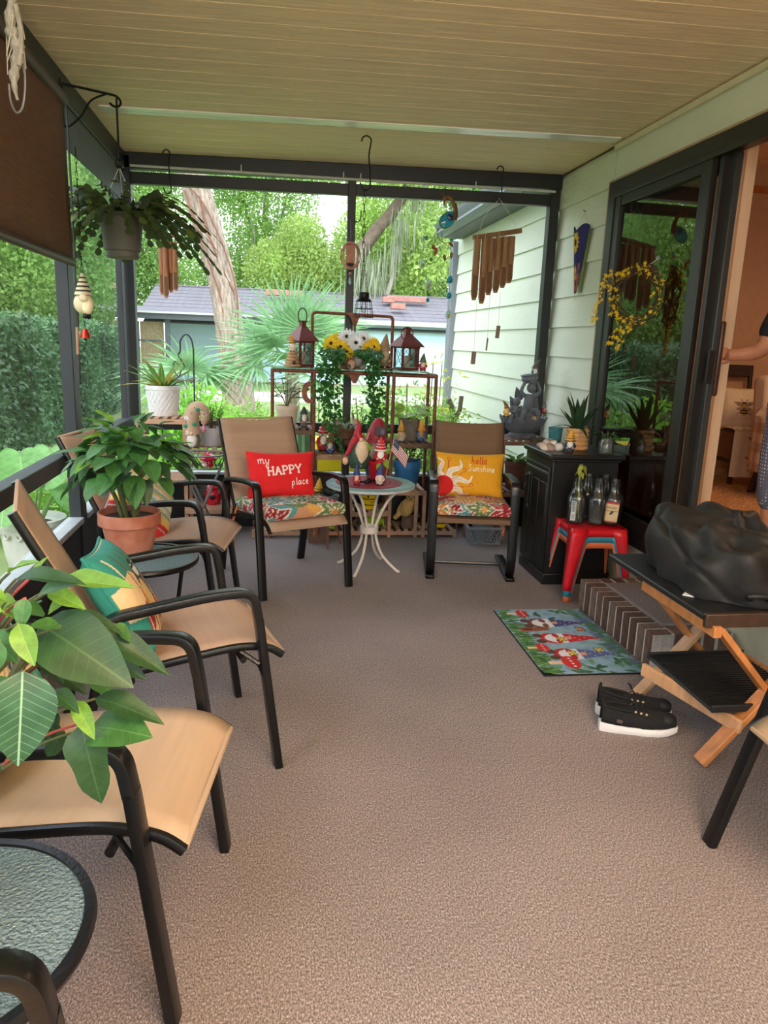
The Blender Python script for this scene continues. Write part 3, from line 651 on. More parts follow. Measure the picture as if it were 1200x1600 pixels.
# ---- palms
palm_m = leaf_mat('palm_blade', (138, 178, 128), (186, 212, 170), sub=.3, rough=.35)
def fan_palm(x, y, label, fans, z=GZ, R=1.15):
    t = thing('fan_palm', label, 'palm', (x, y, z))
    trunk('trunk', [(0, 0, -.1), (.02, 0, .55), (0, 0, 1.2)], .14, .12, bark, t, 10)
    for (az, el, L, r) in fans:
        d = Vector((math.cos(az)*math.cos(el), math.sin(az)*math.cos(el), math.sin(el))); base = Vector((0, 0, 1.15)); hub = base+d*L-Vector((0, 0, .15*L*L))
        b = B(); b.tube([base, base+d*L*.5, hub], .013, 5); _, s_, u_ = frame(d)
        if random.random() < .5: s_ = (s_+u_*.5).normalized()
        nb = 26
        for k in range(nb):
            a = math.radians(-105+210*k/(nb-1)); dd = (d*math.cos(a)+s_*math.sin(a)).normalized()
            up = dd.cross(s_*math.cos(a)-d*math.sin(a)); 
            if up.z < 0: up = -up
            b.leaf(hub, dd, up, r*(.75+.25*math.cos(a*.7))*random.uniform(.92, 1.06), .048, curl=.22+.35*random.random()*(1 if el > .6 else 1.7), fold=.5, n=5)
        b.build('frond', palm_m, t, smooth=False)
    return t
fan_palm(.36, 13, 'big fan palm with spiky pale fronds right of the leaning trunk', [(-1.7, 1.25, .75, 1.15), (-.9, 1.1, .8, 1.15), (-1.2, 1.35, .55, 1.2), (-.5, .75, .75, 1.0), (-2.3, .8, .6, 1.0), (3.3, .45, .6, .95), (-2.7, .15, .7, 1.0), (-.2, .25, .85, 1.0), (-1.6, .5, .5, .95), (1.2, .9, .6, 1.0), (2.2, .6, .7, .95), (-1.0, -.1, .6, .9), (3.0, .95, .5, 1.05), (.3, 1.0, .6, 1.1)])
fan_palm(-1.35, 12.5, 'smaller fan palm left of the leaning trunk', [(-1.3, 1.0, .4, .8), (-.5, .5, .45, .8), (-2.4, .5, .4, .8), (3.2, .3, .4, .75), (-1.8, .3, .3, .75), (.4, .7, .45, .8), (1.9, .7, .4, .8)], z=GZ-.35)
# ---- ferns
fern_m = mat('bright_fern', (132, 188, 62), rough=.5, var=.25, scale=3, sub=.45)
def fern(x, y, label, n=14, L=.9, z=GZ):
    t = thing('fern', label, 'fern', (x, y, z))
    for k in range(n):
        az = 2*PI*k/n+random.uniform(-.2, .2); el = random.uniform(.6, 1.25); b = B(); LL = L*random.uniform(.8, 1.1)
        pts = [Vector((math.cos(az)*math.cos(el)*LL*s, math.sin(az)*math.cos(el)*LL*s, math.sin(el)*LL*s-.45*LL*s*s)) for s in np.linspace(0, 1, 14)]
        b.tube(pts, .005, 4)
        for i in range(2, 13):
            d, sd, u = frame(pts[i+1]-pts[i-1]); w = .17*LL*math.sin(PI*(i/14)**.8)+.02
            for sg in (-1, 1): b.leaf(pts[i], sd*sg+d*.35, u, w, .05*LL, curl=.2, n=2)
        b.build('frond', fern_m, t, smooth=False)
    return t
fern(-.1, 11.5, 'bright fern right of the foot of the leaning trunk'); fern(-.75, 9.5, 'bright fern left of the foot of the leaning trunk, behind the grey pot', L=.95); fern(.55, 12.6, 'small bright fern beside the fan palm', n=10, L=.7)
fern(.25, 9.2, 'leafy fern low behind the centre shelf bay', n=12, L=.75); fern(-.45, 8.3, 'bright fern behind the light grey pot', n=13, L=.8, z=GZ+.05)
fern(-1.35, 10.5, 'bright fern near the shepherd hook', n=11, L=.8)
# ---- fine bamboo-like bushes just outside the far screen
nand = mat('nandina_leaf', (150, 196, 84), rough=.5, var=.3, scale=2, sub=.45); nand_d = mat('nandina_leaf_mid', (104, 154, 66), rough=.5, var=.3, scale=2, sub=.4); cane = mat('bush_cane', (112, 104, 70), rough=.8, var=.2)
def bush(x, y, label, stems, spread, H, N, m, L=.06, z=GZ):
    t = thing('bamboo_bush', label, 'bush', (x, y, z)); b = B(); P = []
    for k in range(stems):
        ox, oy = random.uniform(-spread, spread), random.uniform(-.15, .15); hh = H*random.uniform(.75, 1.05); lean = random.uniform(-.08, .08)
        b.tube([(ox, oy, 0), (ox+lean, oy, hh*.5), (ox+lean*2.2, oy, hh)], .006, 5)
        q = rng.random(N//stems); hz = .12*hh+q*hh*.9
        P.append(np.c_[ox+lean*2*q+rng.normal(0, .055+.05*q, len(q)), oy+rng.normal(0, .08, len(q)), hz])
    b.build('canes', cane, t); leaf_cloud('foliage', np.concatenate(P), L, L*.3, m, t, droop=.35)
    return t
bush(1.22, 6.7, 'feathery light green bush outside the screen behind the right shelf bay', 14, .42, 1.3, 4200, nand); bush(.95, 7.3, 'darker fine-leaved bush outside the screen between the shelf bays', 10, .5, 1.25, 2600, nand_d)
bush(.55, 8.2, 'low light green bush outside the screen under the ivy', 9, .45, .8, 2200, nand)
bush(1.66, 7.4, 'airy yellow-green sprig bush in front of the outer house wall', 5, .10, 1.45, 520, mat('yellow_sprig_leaf', (196, 204, 84), rough=.5, var=.2, sub=.4), L=.075)
bush(-.35, 6.9, 'leafy green bush outside the screen behind the left chair', 8, .35, .75, 2200, fern_m, L=.09)
bush(-.9, 9.0, 'tall green leafy bush left of the leaning trunk base', 9, .4, 1.0, 2600, fern_m, L=.1); bush(-.15, 9.8, 'green leafy bush at the foot of the fan palm', 9, .5, .8, 2400, nand, L=.09)
# stub of a cut branch outside
st = thing('branch_stub', 'short forked dead branch standing outside by the corner board', 'branch', (1.72, 6.9, GZ))
B().tube(smooth_path([(0, 0, 0), (.0, 0, .6), (.02, 0, .95), (-.05, 0, 1.15)], 4), .03, 7, None).tube([(.02, 0, .93), (.07, 0, 1.05), (.08, 0, 1.18)], .022, 6).build('wood', mb, st)
# cactus column and yellow box outside
cac = thing('column_cactus', 'green column cactus growing outside behind the centre shelf', 'cactus', (.28, 6.2, GZ))
b = B(); prof = [(.001, 0), (.07, .0), (.075, .5), (.07, .95), (.045, 1.06), (.001, 1.10)]; b.lathe(prof, 32); b.v = [(x*(1+.12*math.cos(8*math.atan2(y, x))), y*(1+.12*math.cos(8*math.atan2(y, x))), z) for x, y, z in b.v]
b.build('stem', mat('cactus_green', (104, 140, 92), rough=.6, var=.15), cac)
yb_ = thing('yellow_crate', 'bright yellow box standing outside behind the shelves', 'box', (.62, 6.7, .25)); yel = mat('yellow_plastic', (246, 208, 20), rough=.5, var=.06)
B().box((0, 0, .13), (.42, .30, .26), None, 1.05, 1.05).build('body', yel, yb_, bevel=.01); B().box((0, 0, .265), (.46, .34, .03)).build('lid', yel, yb_, bevel=.008)
for sx in (-1, 1): B().box((sx*.17, 0, -.25), (.05, .28, .5)).build('support', mat('grey_block', (120, 124, 118), rough=.9), yb_)
# shepherd hook with ornaments
sk = thing('shepherd_hook', 'black shepherd hook standing in the yard left of the leaning trunk', 'hook', (-.74, 7.5, GZ))
iron = mat('black_iron', (20, 21, 23), rough=.45, metal=.4, var=.1)
B().tube(round_path([(0, 0, 0), (0, 0, 1.52)], .05)+smooth_path([(0, 0, 1.52), (-.02, 0, 1.62), (-.07, 0, 1.66), (-.12, 0, 1.6), (-.125, 0, 1.5), (-.15, 0, 1.46)], 5), .008, 6).build('rod', iron, sk)
ht = thing('heart_ornament', 'small wire heart hanging from the shepherd hook', 'ornament', (-.885, 7.5, 1.18))
B().tube(smooth_path([(0, 0, .02), (.03, 0, -.02), (.055, 0, -.075), (.02, 0, -.13), (-.0, 0, -.18), (-.04, 0, -.12), (-.05, 0, -.07), (-.03, 0, -.03), (0, 0, -.06)], 4), .006, 6).build('heart', iron, ht)
B().tube([(0, 0, .02), (0, 0, .06)], .003, 5).build('hanger', iron, ht)
cf = thing('copper_flower_stake', 'copper strip garden ornament outside behind the white pot', 'ornament', (-.93, 6.6, .82)); cop = mat('pink_copper', (176, 118, 98), rough=.4, metal=.4, var=.15)
B().poly([(-.03, 0), (.03, .03), (.02, .27), (-.04, .25)], .01, rot=rotm(PI/2)).build('strip', cop, cf); B().tube([(0, 0, 0), (0, 0, -1.07)], .005, 5).build('stake', iron, cf); B().ball((.01, 0, -.05), (.03, .02, .03)).build('bulb', mat('amber_bead', (190, 130, 60), rough=.3), cf)
# ---- big white urn with elephant ears beyond the left screen
urn_m = mat('white_urn', (206, 204, 194), rough=.7, var=.12, scale=9, bump=.2, bscale=30)
urn = thing('white_urn', 'large fluted white urn planter on the ground beyond the left screen', 'planter', (-1.57, 5.05, GZ))
b = B(); prof = [(.001, 0), (.13, 0), (.12, .03), (.145, .08), (.17, .2), (.185, .33), (.20, .38), (.215, .40), (.215, .435), (.195, .44), (.18, .40), (.001, .38)]; b.lathe(prof, 56)
b.v = [(x*k, y*k, z) for x, y, z in b.v for k in [1+(.035*abs(math.cos(10*math.atan2(y, x))) if .05 < z < .36 and math.hypot(x, y) > .1 else 0)]]
b.build('body', urn_m, urn)
sb = B()
for k in range(14): a = 2*PI*k/14; sb.tube([(.205*math.cos(a+q*.225), .205*math.sin(a+q*.225), .355-.028*math.sin(q*PI)) for q in (0, .25, .5, .75, 1)], .008, 5)
sb.build('swag_relief', urn_m, urn); B().lathe([(.001, .39), (.178, .395)], 20).build('soil', mat('dark_soil', (52, 40, 32), rough=1, var=.3, bump=.6), urn)
ele_m = leaf_mat('elephant_ear_leaf', (128, 186, 104), (196, 224, 168), sub=.4, k=7)
def heart_leaf(nl=14, nw=6):
    b = B()
    def fn(u, v):
        th = (u-.5)*2*PI*.985; r = (.36+.44*((1+math.cos(th))/2)**2.4-.24*max(0, (abs(th)-2.45)/.69)**1.5)*v
        x, y = r*math.cos(th)+.2, r*math.sin(th)*1.05; return (x, y, .35*y*y-.18*x*abs(x)+.012*math.sin(x*22+abs(y)*9)*v)
    return b.grid(fn, 28, 6)
hl = heart_leaf().mesh('leaf', ele_m)
el = thing('elephant_ear_plant', 'pale green elephant ear plant growing in the white urn', 'plant', (-1.57, 5.05, .14))
eb = B()
for (dx, dy, z, s, az, tilt) in ((-.02, -.08, .50, .30, -1.2, .75), (.16, -.05, .52, .28, -1.6, .9), (-.16, -.1, .36, .27, -2.2, .5), (.05, .12, .44, .27, .7, .4), (-.25, 0, .25, .26, -2.8, .2), (.22, -.1, .28, .22, -.7, .6), (-.08, -.18, .26, .24, -1.6, .8), (.28, .05, .42, .2, 0, .3)):
    eb.tube(smooth_path([(dx*.2, dy*.2, 0), (dx*.6, dy*.6, z*.6), (dx, dy, z)], 4), .008, 6)
    inst(hl, 'leaf', el, Matrix.Translation((dx, dy, z))@Matrix.Rotation(az, 4, 'Z')@Matrix.Rotation(tilt, 4, 'Y')@Matrix.Scale(s, 4))
eb.build('stems', mat('pale_green_stem', (150, 180, 110), rough=.5), el)
bush(-1.75, 6.0, 'leafy ground plant beside the white urn', 9, .6, .5, 1500, fern_m, L=.11); bush(-1.95, 4.3, 'low leafy plant in front of the white urn at the left edge', 7, .5, .3, 700, nand_d, L=.1)
# ================================================================ CHAIRS
chair_metal = mat('black_chair_metal', (12, 12, 13), rough=.3, var=.25, scale=9, bump=.08, bscale=120)
def sling_mat(name, col):
    """woven mesh cloth: some light comes through"""
    m = mat(name, col, rough=.8, var=.045, scale=5, stretch=(9, .6, 9), bump=.3, bscale=420, sub=.45)
    return m
sling_beige = sling_mat('beige_sling', (226, 200, 168)); sling_tan = sling_mat('tan_sling', (216, 186, 160)); sling_brown = sling_mat('brown_sling', (160, 128, 100))
flat = rrect(.026, .044, .004); rail_prof = rrect(.026, .026, .009)
def sling_surface(path, w, th=.004):
    """cloth hung between two rails; path in x,z, sags a little in the middle"""
    pts = smooth_path([(x, 0, z) for x, z in path], 7); b = B(); n = len(pts); nu = 8; vs = []
    for p in pts:
        for j in range(nu+1):
            t = j/nu*2-1; vs.append((p.x, t*w/2, p.z-.012*(1-t*t)))
    b.add(vs, [(i*(nu+1)+j, (i+1)*(nu+1)+j, (i+1)*(nu+1)+j+1, i*(nu+1)+j+1) for i in range(n-1) for j in range(nu)])
    return b
SEAT = [(.338, .385), (.285, .418), (.18, .432), (0, .415), (-.12, .402)]
BACK = [(-.17, .42), (-.23, .52), (-.30, .66), (-.37, .80), (-.425, .915)]
def sling_chair(label, loc, ang, sm, group='sling patio chairs', foot=.315):
    t = thing('patio_chair', label, 'chair', (loc[0], loc[1], 0), math.radians(ang), group)
    w = .27
    for s in (-1, 1):
        y = s*w
        B().sweep(round_path([(foot, y, 0), (.252, y, .51), (.248, y, .54)], .02), flat, (0, 1, 0)).build('front_leg', chair_metal, t)
        B().sweep(round_path([(.248, y, .535), (.232, y, .628), (.10, y, .628), (-.17, y, .595), (-.225, y, .57), (-.235, y, .41)], .085, 7), flat, (0, 1, 0)).build('armrest', chair_metal, t)
        B().sweep(round_path([(-.235, y, .44), (-.24, y, .38), (-.325, y, .0)], .05), flat, (0, 1, 0)).build('rear_leg', chair_metal, t)
        pts = smooth_path([(x, s*.235, z) for x, z in SEAT+BACK], 5)
        B().sweep(pts, rail_prof, (0, 1, 0)).build('side_rail', chair_metal, t)
        B().tube([(.2, s*.235, .415), (.25, y, .38), (.268, y, .33)], .008, 6).build('brace', chair_metal, t)
    for x, z in ((.20, .40), (-.14, .385)): B().tube([(x, -w, z), (x, w, z)], .011, 8).build('crossbar', chair_metal, t)
    B().tube([(-.40, -.235, .862), (-.40, .235, .862)], .009, 8).build('crossbar', chair_metal, t)
    path = [(x, z+.012) for x, z in SEAT]+[(x+.012, z) for x, z in BACK]
    o = sling_surface(path, .47).build('sling', sm, t); md = o.modifiers.new('thick', 'SOLIDIFY'); md.thickness = .005
    for x, z in ((.341, .394), (-.416, .916)): B().bar((x, -.235, z), (x, .235, z), .012, .012).build('hem', sm, t, bevel=.003)
    return t
chA = sling_chair('tan sling chair behind the first terracotta poinsettia, holding the striped pillow', (-.53, 3.78), -8, sling_tan)
chB = sling_chair('tan sling chair in the middle of the left row, holding the teal bird pillow', (-.353, 2.415), 16.6, sling_tan)
chC = sling_chair('nearest fully visible beige sling chair, at the left under the big poinsettia', (-.473, 1.62), -8, sling_beige)
chD = sling_chair('sling chair cut off in the bottom left corner, only a black armrest in view', (-.50, .53), 6, sling_beige)
chE = sling_chair('tan sling chair facing front with the red lettered pillow', (.08, 4.266), -66.2, sling_tan)
chG = sling_chair('sling chair cut off at the right edge beside the wooden folding stand', (1.655, 1.435), 178, sling_beige, foot=.39)
# spring rocker
rk = thing('spring_chair', 'brown mesh chair on black bent runners holding the yellow sun pillow', 'chair', (1.262, 4.49, 0), math.radians(-99.7))
fl2 = rrect(.024, .054, .004)
for s in (-1, 1):
    y = s*.245
    B().sweep(round_path([(-.19, y, .012), (.27, y, .012), (.315, y, .10), (.300, y, .54)], .09, 7), fl2, (0, 1, 0)).build('runner_leg', chair_metal, rk)
    B().sweep(round_path([(.300, y, .53), (.293, y, .60), (.18, y, .605), (-.10, y, .59), (-.19, y, .575)], .06, 6), fl2, (0, 1, 0)).build('armrest', chair_metal, rk)
    B().sweep(smooth_path([(x, s*.215, z) for x, z in [(.33, .372), (.2, .395), (0, .385), (-.10, .385), (-.15, .44), (-.19, .62), (-.235, .915)]], 5), rail_prof, (0, 1, 0)).build('side_rail', chair_metal, rk)
    B().box((.297, y*1.0, .012), (.07, .054, .024)).build('foot_cap', chair_metal, rk, bevel=.006)
    B().bar((.1, s*.22, .38), (.1, s*.245, .37), .05, .02).build('bracket', chair_metal, rk)
B().tube([(.02, -.245, .02), (.02, .245, .02)], .011, 8).build('crossbar', chair_metal, rk); B().tube([(-.12, -.215, .375), (-.12, .215, .375)], .011, 8).build('crossbar', chair_metal, rk)
o = sling_surface([(.335, .378), (.32, .39), (.2, .402), (0, .395), (-.09, .395), (-.138, .445), (-.178, .62), (-.223, .915)], .44).build('sling', sling_brown, rk); md = o.modifiers.new('thick', 'SOLIDIFY'); md.thickness = .005
fr_ = B().bar((.337, -.22, .374), (.337, .22, .374), .014, .03); fr_.build('hem', sling_brown, rk, bevel=.003)
# ================================================================ CUSHIONS
def cushion_xy(w, h, u, v): 
    k = .07
    return (w/2*u*(1-k*(1-v*v)*abs(u)**3*1.0), h/2*v*(1-k*(1-u*u)*abs(v)**3*1.2))
def cushion_z(t, u, v): return t/2*max(0, (1-u**4)*(1-v**4))**.5*(1-.10*(u*u+v*v))
def pillow(name, label, w, h, t, canvas, loc, rot, cat='pillow', group=None, back=None, mat_=None, N=None):
    nu, nv = canvas.nu, canvas.nv
    def fz(u, v, s):
        x, y = cushion_xy(w, h, u, v); z = cushion_z(t, u, v)
        e = max(abs(u), abs(v)); z += .0035*math.sin(13*u+7*v)*math.sin(9*v-4*u)*(e**3)*(1-e**8)
        return (x, y, z*s)
    b = B().grid(lambda u, v: fz(u*2-1, v*2-1, 1), nu, nv); b.c = canvas.rgba()
    o = b.build(name, mat_ or print_mat('cotton_print', sub=0.0), None, ang=80); tag(o, label, cat, group); o.location = loc; o.rotation_euler = rot
    bb = B().grid(lambda u, v: fz(u*2-1, v*2-1, -1), 24, 16, flip=True); bb.build('back', back or mat('plain_back_%d' % len(_mats), tuple(int(255*max(0, min(1, q))**(1/2.2)) for q in canvas.a[0, 0]), rough=.85, bump=.2, bscale=200), o)
    pts = []
    for k in range(64):
        a = k/64*4; s, f = int(a), a-int(a); u, v = ((-1+2*f, -1), (1, -1+2*f), (1-2*f, 1), (-1, 1-2*f))[s]
        pts.append(cushion_xy(w, h, u, v)+(0,))
    return o, pts
def facing_rot(yaw_deg, pitch_deg, roll_deg=0):
    """cushion local +y up, +z out of its face, face turned to compass yaw (0 = +x), leaning back by pitch"""
    y = math.radians(yaw_deg); M = Matrix.Rotation(y+PI/2, 4, 'Z')@Matrix.Rotation(PI/2-math.radians(pitch_deg), 4, 'X')@Matrix.Rotation(math.radians(roll_deg), 4, 'Z')
    return M.to_euler()
# stroke letters (unit height 1 = x-height), for script lettering
GL = {
 'm': (1.5, [[(0,1),(.12,0)],[(.1,.55),(.35,1),(.55,.95),(.6,0)],[(.6,.55),(.85,1),(1.1,.95),(1.15,.15),(1.3,0),(1.45,.2)]]),
 'y': (1.0, [[(0,1),(.1,.3),(.35,.05),(.65,.35)],[(.8,1),(.55,-.5),(.25,-.8),(.05,-.5),(.4,-.1)]]),
 'p': (.95, [[(.1,1),(.0,-.9)],[(.08,.6),(.35,1),(.65,.85),(.6,.3),(.3,0),(.05,.15)]]),
 'l': (.5, [[(.25,1.9),(.15,.2),(.25,0),(.4,.1)]]),
 'a': (.95, [[(.65,.85),(.35,1),(.05,.55),(.15,.05),(.4,.05),(.65,.5),(.72,1),(.68,.2),(.85,0)]]),
 'c': (.8, [[(.6,.85),(.35,1),(.05,.6),(.1,.1),(.4,-.02),(.65,.2)]]),
 'e': (.8, [[(.08,.45),(.4,.5),(.6,.75),(.4,1),(.1,.7),(.1,.2),(.35,0),(.65,.2)]]),
 'h': (.95, [[(.2,1.9),(.05,0)],[(.08,.5),(.35,1),(.6,.9),(.62,.1),(.8,0)]]),
 'o': (.9, [[(.4,1),(.08,.65),(.12,.1),(.4,0),(.68,.4),(.6,.9),(.4,1),(.8,.95)]]),
 'S': (1.2, [[(.9,1.6),(.6,1.9),(.25,1.6),(.4,1.1),(.75,.7),(.65,.1),(.25,0),(.0,.3)]]),
 'u': (.95, [[(.05,1),(.05,.25),(.3,0),(.6,.4),(.68,1),(.66,.15),(.85,0)]]),
 'n': (.95, [[(.05,1),(.1,0)],[(.1,.55),(.4,1),(.62,.85),(.65,.1),(.85,0)]]),
 's': (.75, [[(.55,.9),(.3,1),(.15,.75),(.5,.4),(.4,.02),(.05,.1)]]),
 'i': (.45, [[(.15,1),(.15,.15),(.35,0)],[(.17,1.4),(.19,1.48)]]),
 # block serif capitals
 'H': (1.0, [[(.15,0),(.15,1)],[(.78,0),(.78,1)],[(.15,.52),(.78,.52)],[(0,0),(.3,0)],[(0,1),(.3,1)],[(.63,0),(.93,0)],[(.63,1),(.93,1)]]),
 'A': (1.0, [[(.12,0),(.45,1)],[(.45,1),(.80,0)],[(.25,.36),(.67,.36)],[(0,0),(.24,0)],[(.66,0),(.95,0)]]),
 'P': (.88, [[(.15,0),(.15,1)],[(.15,1),(.5,1),(.72,.85),(.72,.62),(.5,.47),(.15,.47)],[(0,0),(.34,0)],[(0,1),(.2,1)]]),
 'Y': (1.0, [[(.1,1),(.46,.48)],[(.82,1),(.46,.48)],[(.46,.5),(.46,0)],[(0,1),(.24,1)],[(.68,1),(.95,1)],[(.3,0),(.62,0)]]),
}
def lettering(name, text, par, w, h, t, x0, y0, size, pen, m, slope=0.0, curve=True, space=1.0, z0=.0015):
    b = B(); x = x0; ca, sa = math.cos(slope), math.sin(slope)
    for ch in text:
        adv, strokes = GL[ch]
        for st in strokes:
            q = [(px*size, py*size, 0) for px, py in st]
            if curve and len(q) > 2: q = [tuple(v) for v in smooth_path(q, 5)]
            else:
                d = Vector(q[1])-Vector(q[0]) if len(q) == 2 else None
                if d: q = [tuple(Vector(q[0])+d*k/4) for k in range(5)]
            P = []
            for a, c, _ in q:
                X = x+a*ca-c*sa; Y = y0+(x-x0)*math.tan(slope)+a*sa+c*ca
                u, v = max(-1, min(1, X/(w/2))), max(-1, min(1, Y/(h/2))); P.append((X, Y, cushion_z(t, u, v)+z0))
            b.sweep(P, [(pen/2, 0), (pen*.3, .0012), (-pen*.3, .0012), (-pen/2, 0)], (0, 0, 1))
        x += adv*size*space*ca
    return b.build(name, m, par)
def piping(par, pts, m, r=.004): return B().tube(pts, r, 6, closed=True).build('piping', m, par)
def floral(nu, nv, asp, seed, base=(206, 150, 110)):
    R = random.Random(seed); c = Canvas(nu, nv, base, asp)
    cols = [(178, 40, 52), (206, 132, 60), (110, 128, 74), (86, 152, 158), (150, 30, 46), (226, 168, 84), (86, 110, 66)]
    for k in range(34): c.ell(R.random()*asp, R.random(), .14, .11, R.choice(cols), R.random()*180)
    for k in range(16):
        x, y, a0, col = R.random()*asp, R.random(), R.random()*360, R.choice(cols); n = R.choice((5, 6, 7))
        for j in range(n):
            c.leafs(x, y, .23, .115, a0+j*360/n, (240, 232, 214)); c.leafs(x, y, .21, .09, a0+j*360/n, col); c.line([(x, y), (x+.17*math.cos(math.radians(a0+j*360/n)), y+.17*math.sin(math.radians(a0+j*360/n)))], .008, (240, 232, 214))
        c.ell(x, y, .035, .035, R.choice(cols))
    return c
def seat_pad(label, loc, rz, seed, w=.47, d=.44, th=.062):
    """box cushion: printed top and printed front and side borders in one skin"""
    c = floral(70, 70, 1.0, seed)
    def fn(u, v):
        # v: 0..0.2 lower front edge to top, then top; same for the sides
        def prof(q):
            if q < .12: return -1+0*q, q/.12*2-1
            if q > .88: return 1, (1-q)/.12*2-1
            return (q-.12)/.76*2-1, 1
        px, zx = prof(u); py, zy = prof(v); z = min(zx, zy)
        dome = .012*(1-px**4)*(1-py**4); 
        bul = .008*(1-z*z)
        return (py*(-1)*(d/2)+(-bul if py >= 1 else bul if py <= -1 else 0), px*(w/2)+(bul if px >= 1 else -bul if px <= -1 else 0), th/2*(z+1)+dome)
    b = B().grid(fn, 70, 70); b.c = c.rgba(); o = b.build('seat_pad', print_mat('cotton_print'), None, ang=70); tag(o, label, 'cushion')
    o.location = loc; o.rotation_euler = rz
    B().box((0, 0, .003), (d*.98, w*.98, .006)).build('underside', mat('pad_underside', (150, 60, 56), rough=.9), o)
    for s in (-1, 1):
        tb = B(); tb.sweep(smooth_path([(-d/2+.02, s*w/2, .02), (-d/2+.01, s*(w/2+.02), -.04), (-d/2, s*(w/2+.035), -.12), (-d/2+.01, s*(w/2+.03), -.22)], 4), rrect(.014, .003), (1, 0, 0)); tb.build('tie', mat('orange_tie', (214, 120, 60), rough=.9, var=.5, scale=40), o)
    return o
fE = Vector((math.cos(math.radians(-66.2)), math.sin(math.radians(-66.2)), 0)); fF = Vector((math.cos(math.radians(-99.7)), math.sin(math.radians(-99.7)), 0))
pE = Vector((.08, 4.266, 0)); pF = Vector((1.262, 4.49, 0))
seat_pad('floral seat pad under the red lettered pillow', pE+fE*.075+Vector((0, 0, .432)), (0, math.radians(-1.5), math.radians(-66.2)), 3)
seat_pad('floral seat pad under the yellow sun pillow', pF+fF*.125+Vector((0, 0, .405)), (0, 0, math.radians(-99.7)), 11, w=.425, d=.40)
seat_pad('floral seat pad on the chair cut off at the right edge', (1.69, 1.43, .432), (0, math.radians(-1), math.radians(178)), 5)
# red lettered pillow
c = Canvas(40, 26, (226, 30, 34), 1.5); redp = mat('red_cotton', (222, 26, 32), rough=.85, var=.06, bump=.25, bscale=260)
W, H, T = .42, .275, .11
rp_, pts = pillow('pillow', 'red oblong pillow with white lettering on the chair facing front', W, H, T, c, pE+fE*-.045+Vector((0, 0, .622)), facing_rot(-72, 15, -2), mat_=redp, back=redp)
wht = mat('white_stitch', (246, 226, 222), rough=.8, var=.05)
lettering('lettering', 'my', rp_, W, H, T, -.150, .060, .026, .0048, wht, space=1.1); lettering('lettering', 'HAPPY', rp_, W, H, T, -.098, -.008, .045, .0095, wht, math.radians(5), curve=False, space=1.0)
lettering('lettering', 'place', rp_, W, H, T, .048, -.066, .022, .0046, wht, math.radians(5), space=1.25)
# yellow sun pillow
c = Canvas(150, 100, (240, 172, 26), 1.5); sx0, sy0 = .16, .24
for a, L in ((102, .66), (58, .70), (20, .68), (-18, .6), (145, .5)):
    for k in range(40):
        t = k/39; a2 = math.radians(a+9*math.sin(t*6.5)); wv = .085*(1-t)**.75+.006; c.ell(sx0+(.2+t*(L-.2))*math.cos(a2), sy0+(.2+t*(L-.2))*math.sin(a2)*.98, wv, wv, (250, 238, 214))
    c.line([(sx0+(.24+t*(L-.32))*math.cos(math.radians(a+9*math.sin((.06+t*.85)*6.5))), sy0+(.24+t*(L-.32))*math.sin(math.radians(a+9*math.sin((.06+t*.85)*6.5)))) for t in np.linspace(0, 1, 14)], .007, (212, 150, 60))
for a, L in ((80, .6), (38, .56), (2, .6)):
    ar = math.radians(a); ex, ey = sx0+L*math.cos(ar), sy0+L*math.sin(ar)
    c.line([(sx0+.24*math.cos(ar), sy0+.24*math.sin(ar)), (sx0+.42*math.cos(ar-.08), sy0+.42*math.sin(ar-.08)), (ex, ey-.02)], .013, (206, 70, 30))
    c.line([(ex+(.055-.005*k)*math.cos(k*.6-1.2), ey+.02+(.055-.005*k)*math.sin(k*.6-1.2)) for k in range(11)], .012, (206, 70, 30))
c.ell(sx0, sy0, .235, .235, (226, 34, 30))
W, H, T = .44, .285, .12
yp, pts = pillow('pillow', 'yellow oblong pillow with a red sun and white rays on the brown chair', W, H, T, c, pF+fF*.02+Vector((-.01, 0, .60)), facing_rot(-99.7, 12, 0), back=mat('yellow_cotton', (240, 172, 26), rough=.85))
lettering('lettering', 'hello', yp, W, H, T, .005, .070, .024, .005, mat('red_stitch', (200, 60, 30), rough=.8), space=1.15); lettering('lettering', 'Sunshine', yp, W, H, T, -.015, .026, .021, .0045, mat('cream_stitch', (252, 236, 200), rough=.8), math.radians(-2), space=1.15)
# striped pillow on chair A
c = Canvas(90, 90, (238, 226, 196), 1.0); x = 0
for wd_, col in ((.17, (216, 48, 52)), (.02, (190, 180, 170)), (.07, (196, 40, 50)), (.05, (238, 190, 92)), (.10, (236, 204, 120)), (.03, (120, 196, 190)), (.08, (240, 224, 186)), (.05, (150, 204, 190)), (.07, (246, 236, 214)), (.05, (236, 196, 104)), (.04, (128, 198, 196)), (.06, (240, 220, 176)), (.05, (232, 188, 100)), (.03, (150, 204, 196)), (.07, (226, 196, 130)), (.06, (214, 60, 56)), (.05, (196, 40, 50))):
    c.put((c.u+c.v*.12 >= x) & (c.u+c.v*.12 < x+wd_), col); x += wd_
c.noise(30, .06)
pA = Vector((-.53, 3.78, 0)); fA = Vector((math.cos(math.radians(-8)), math.sin(math.radians(-8)), 0))
sp, pts = pillow('pillow', 'square striped pillow in red, yellow and aqua leaning on the chair', .40, .40, .13, c, pA-fA*.11+Vector((.0, -.05, .575)), facing_rot(-22, 30, 38), back=mat('striped_back', (216, 48, 52), rough=.85))
piping(sp, pts, mat('grey_piping', (176, 170, 166), rough=.8))
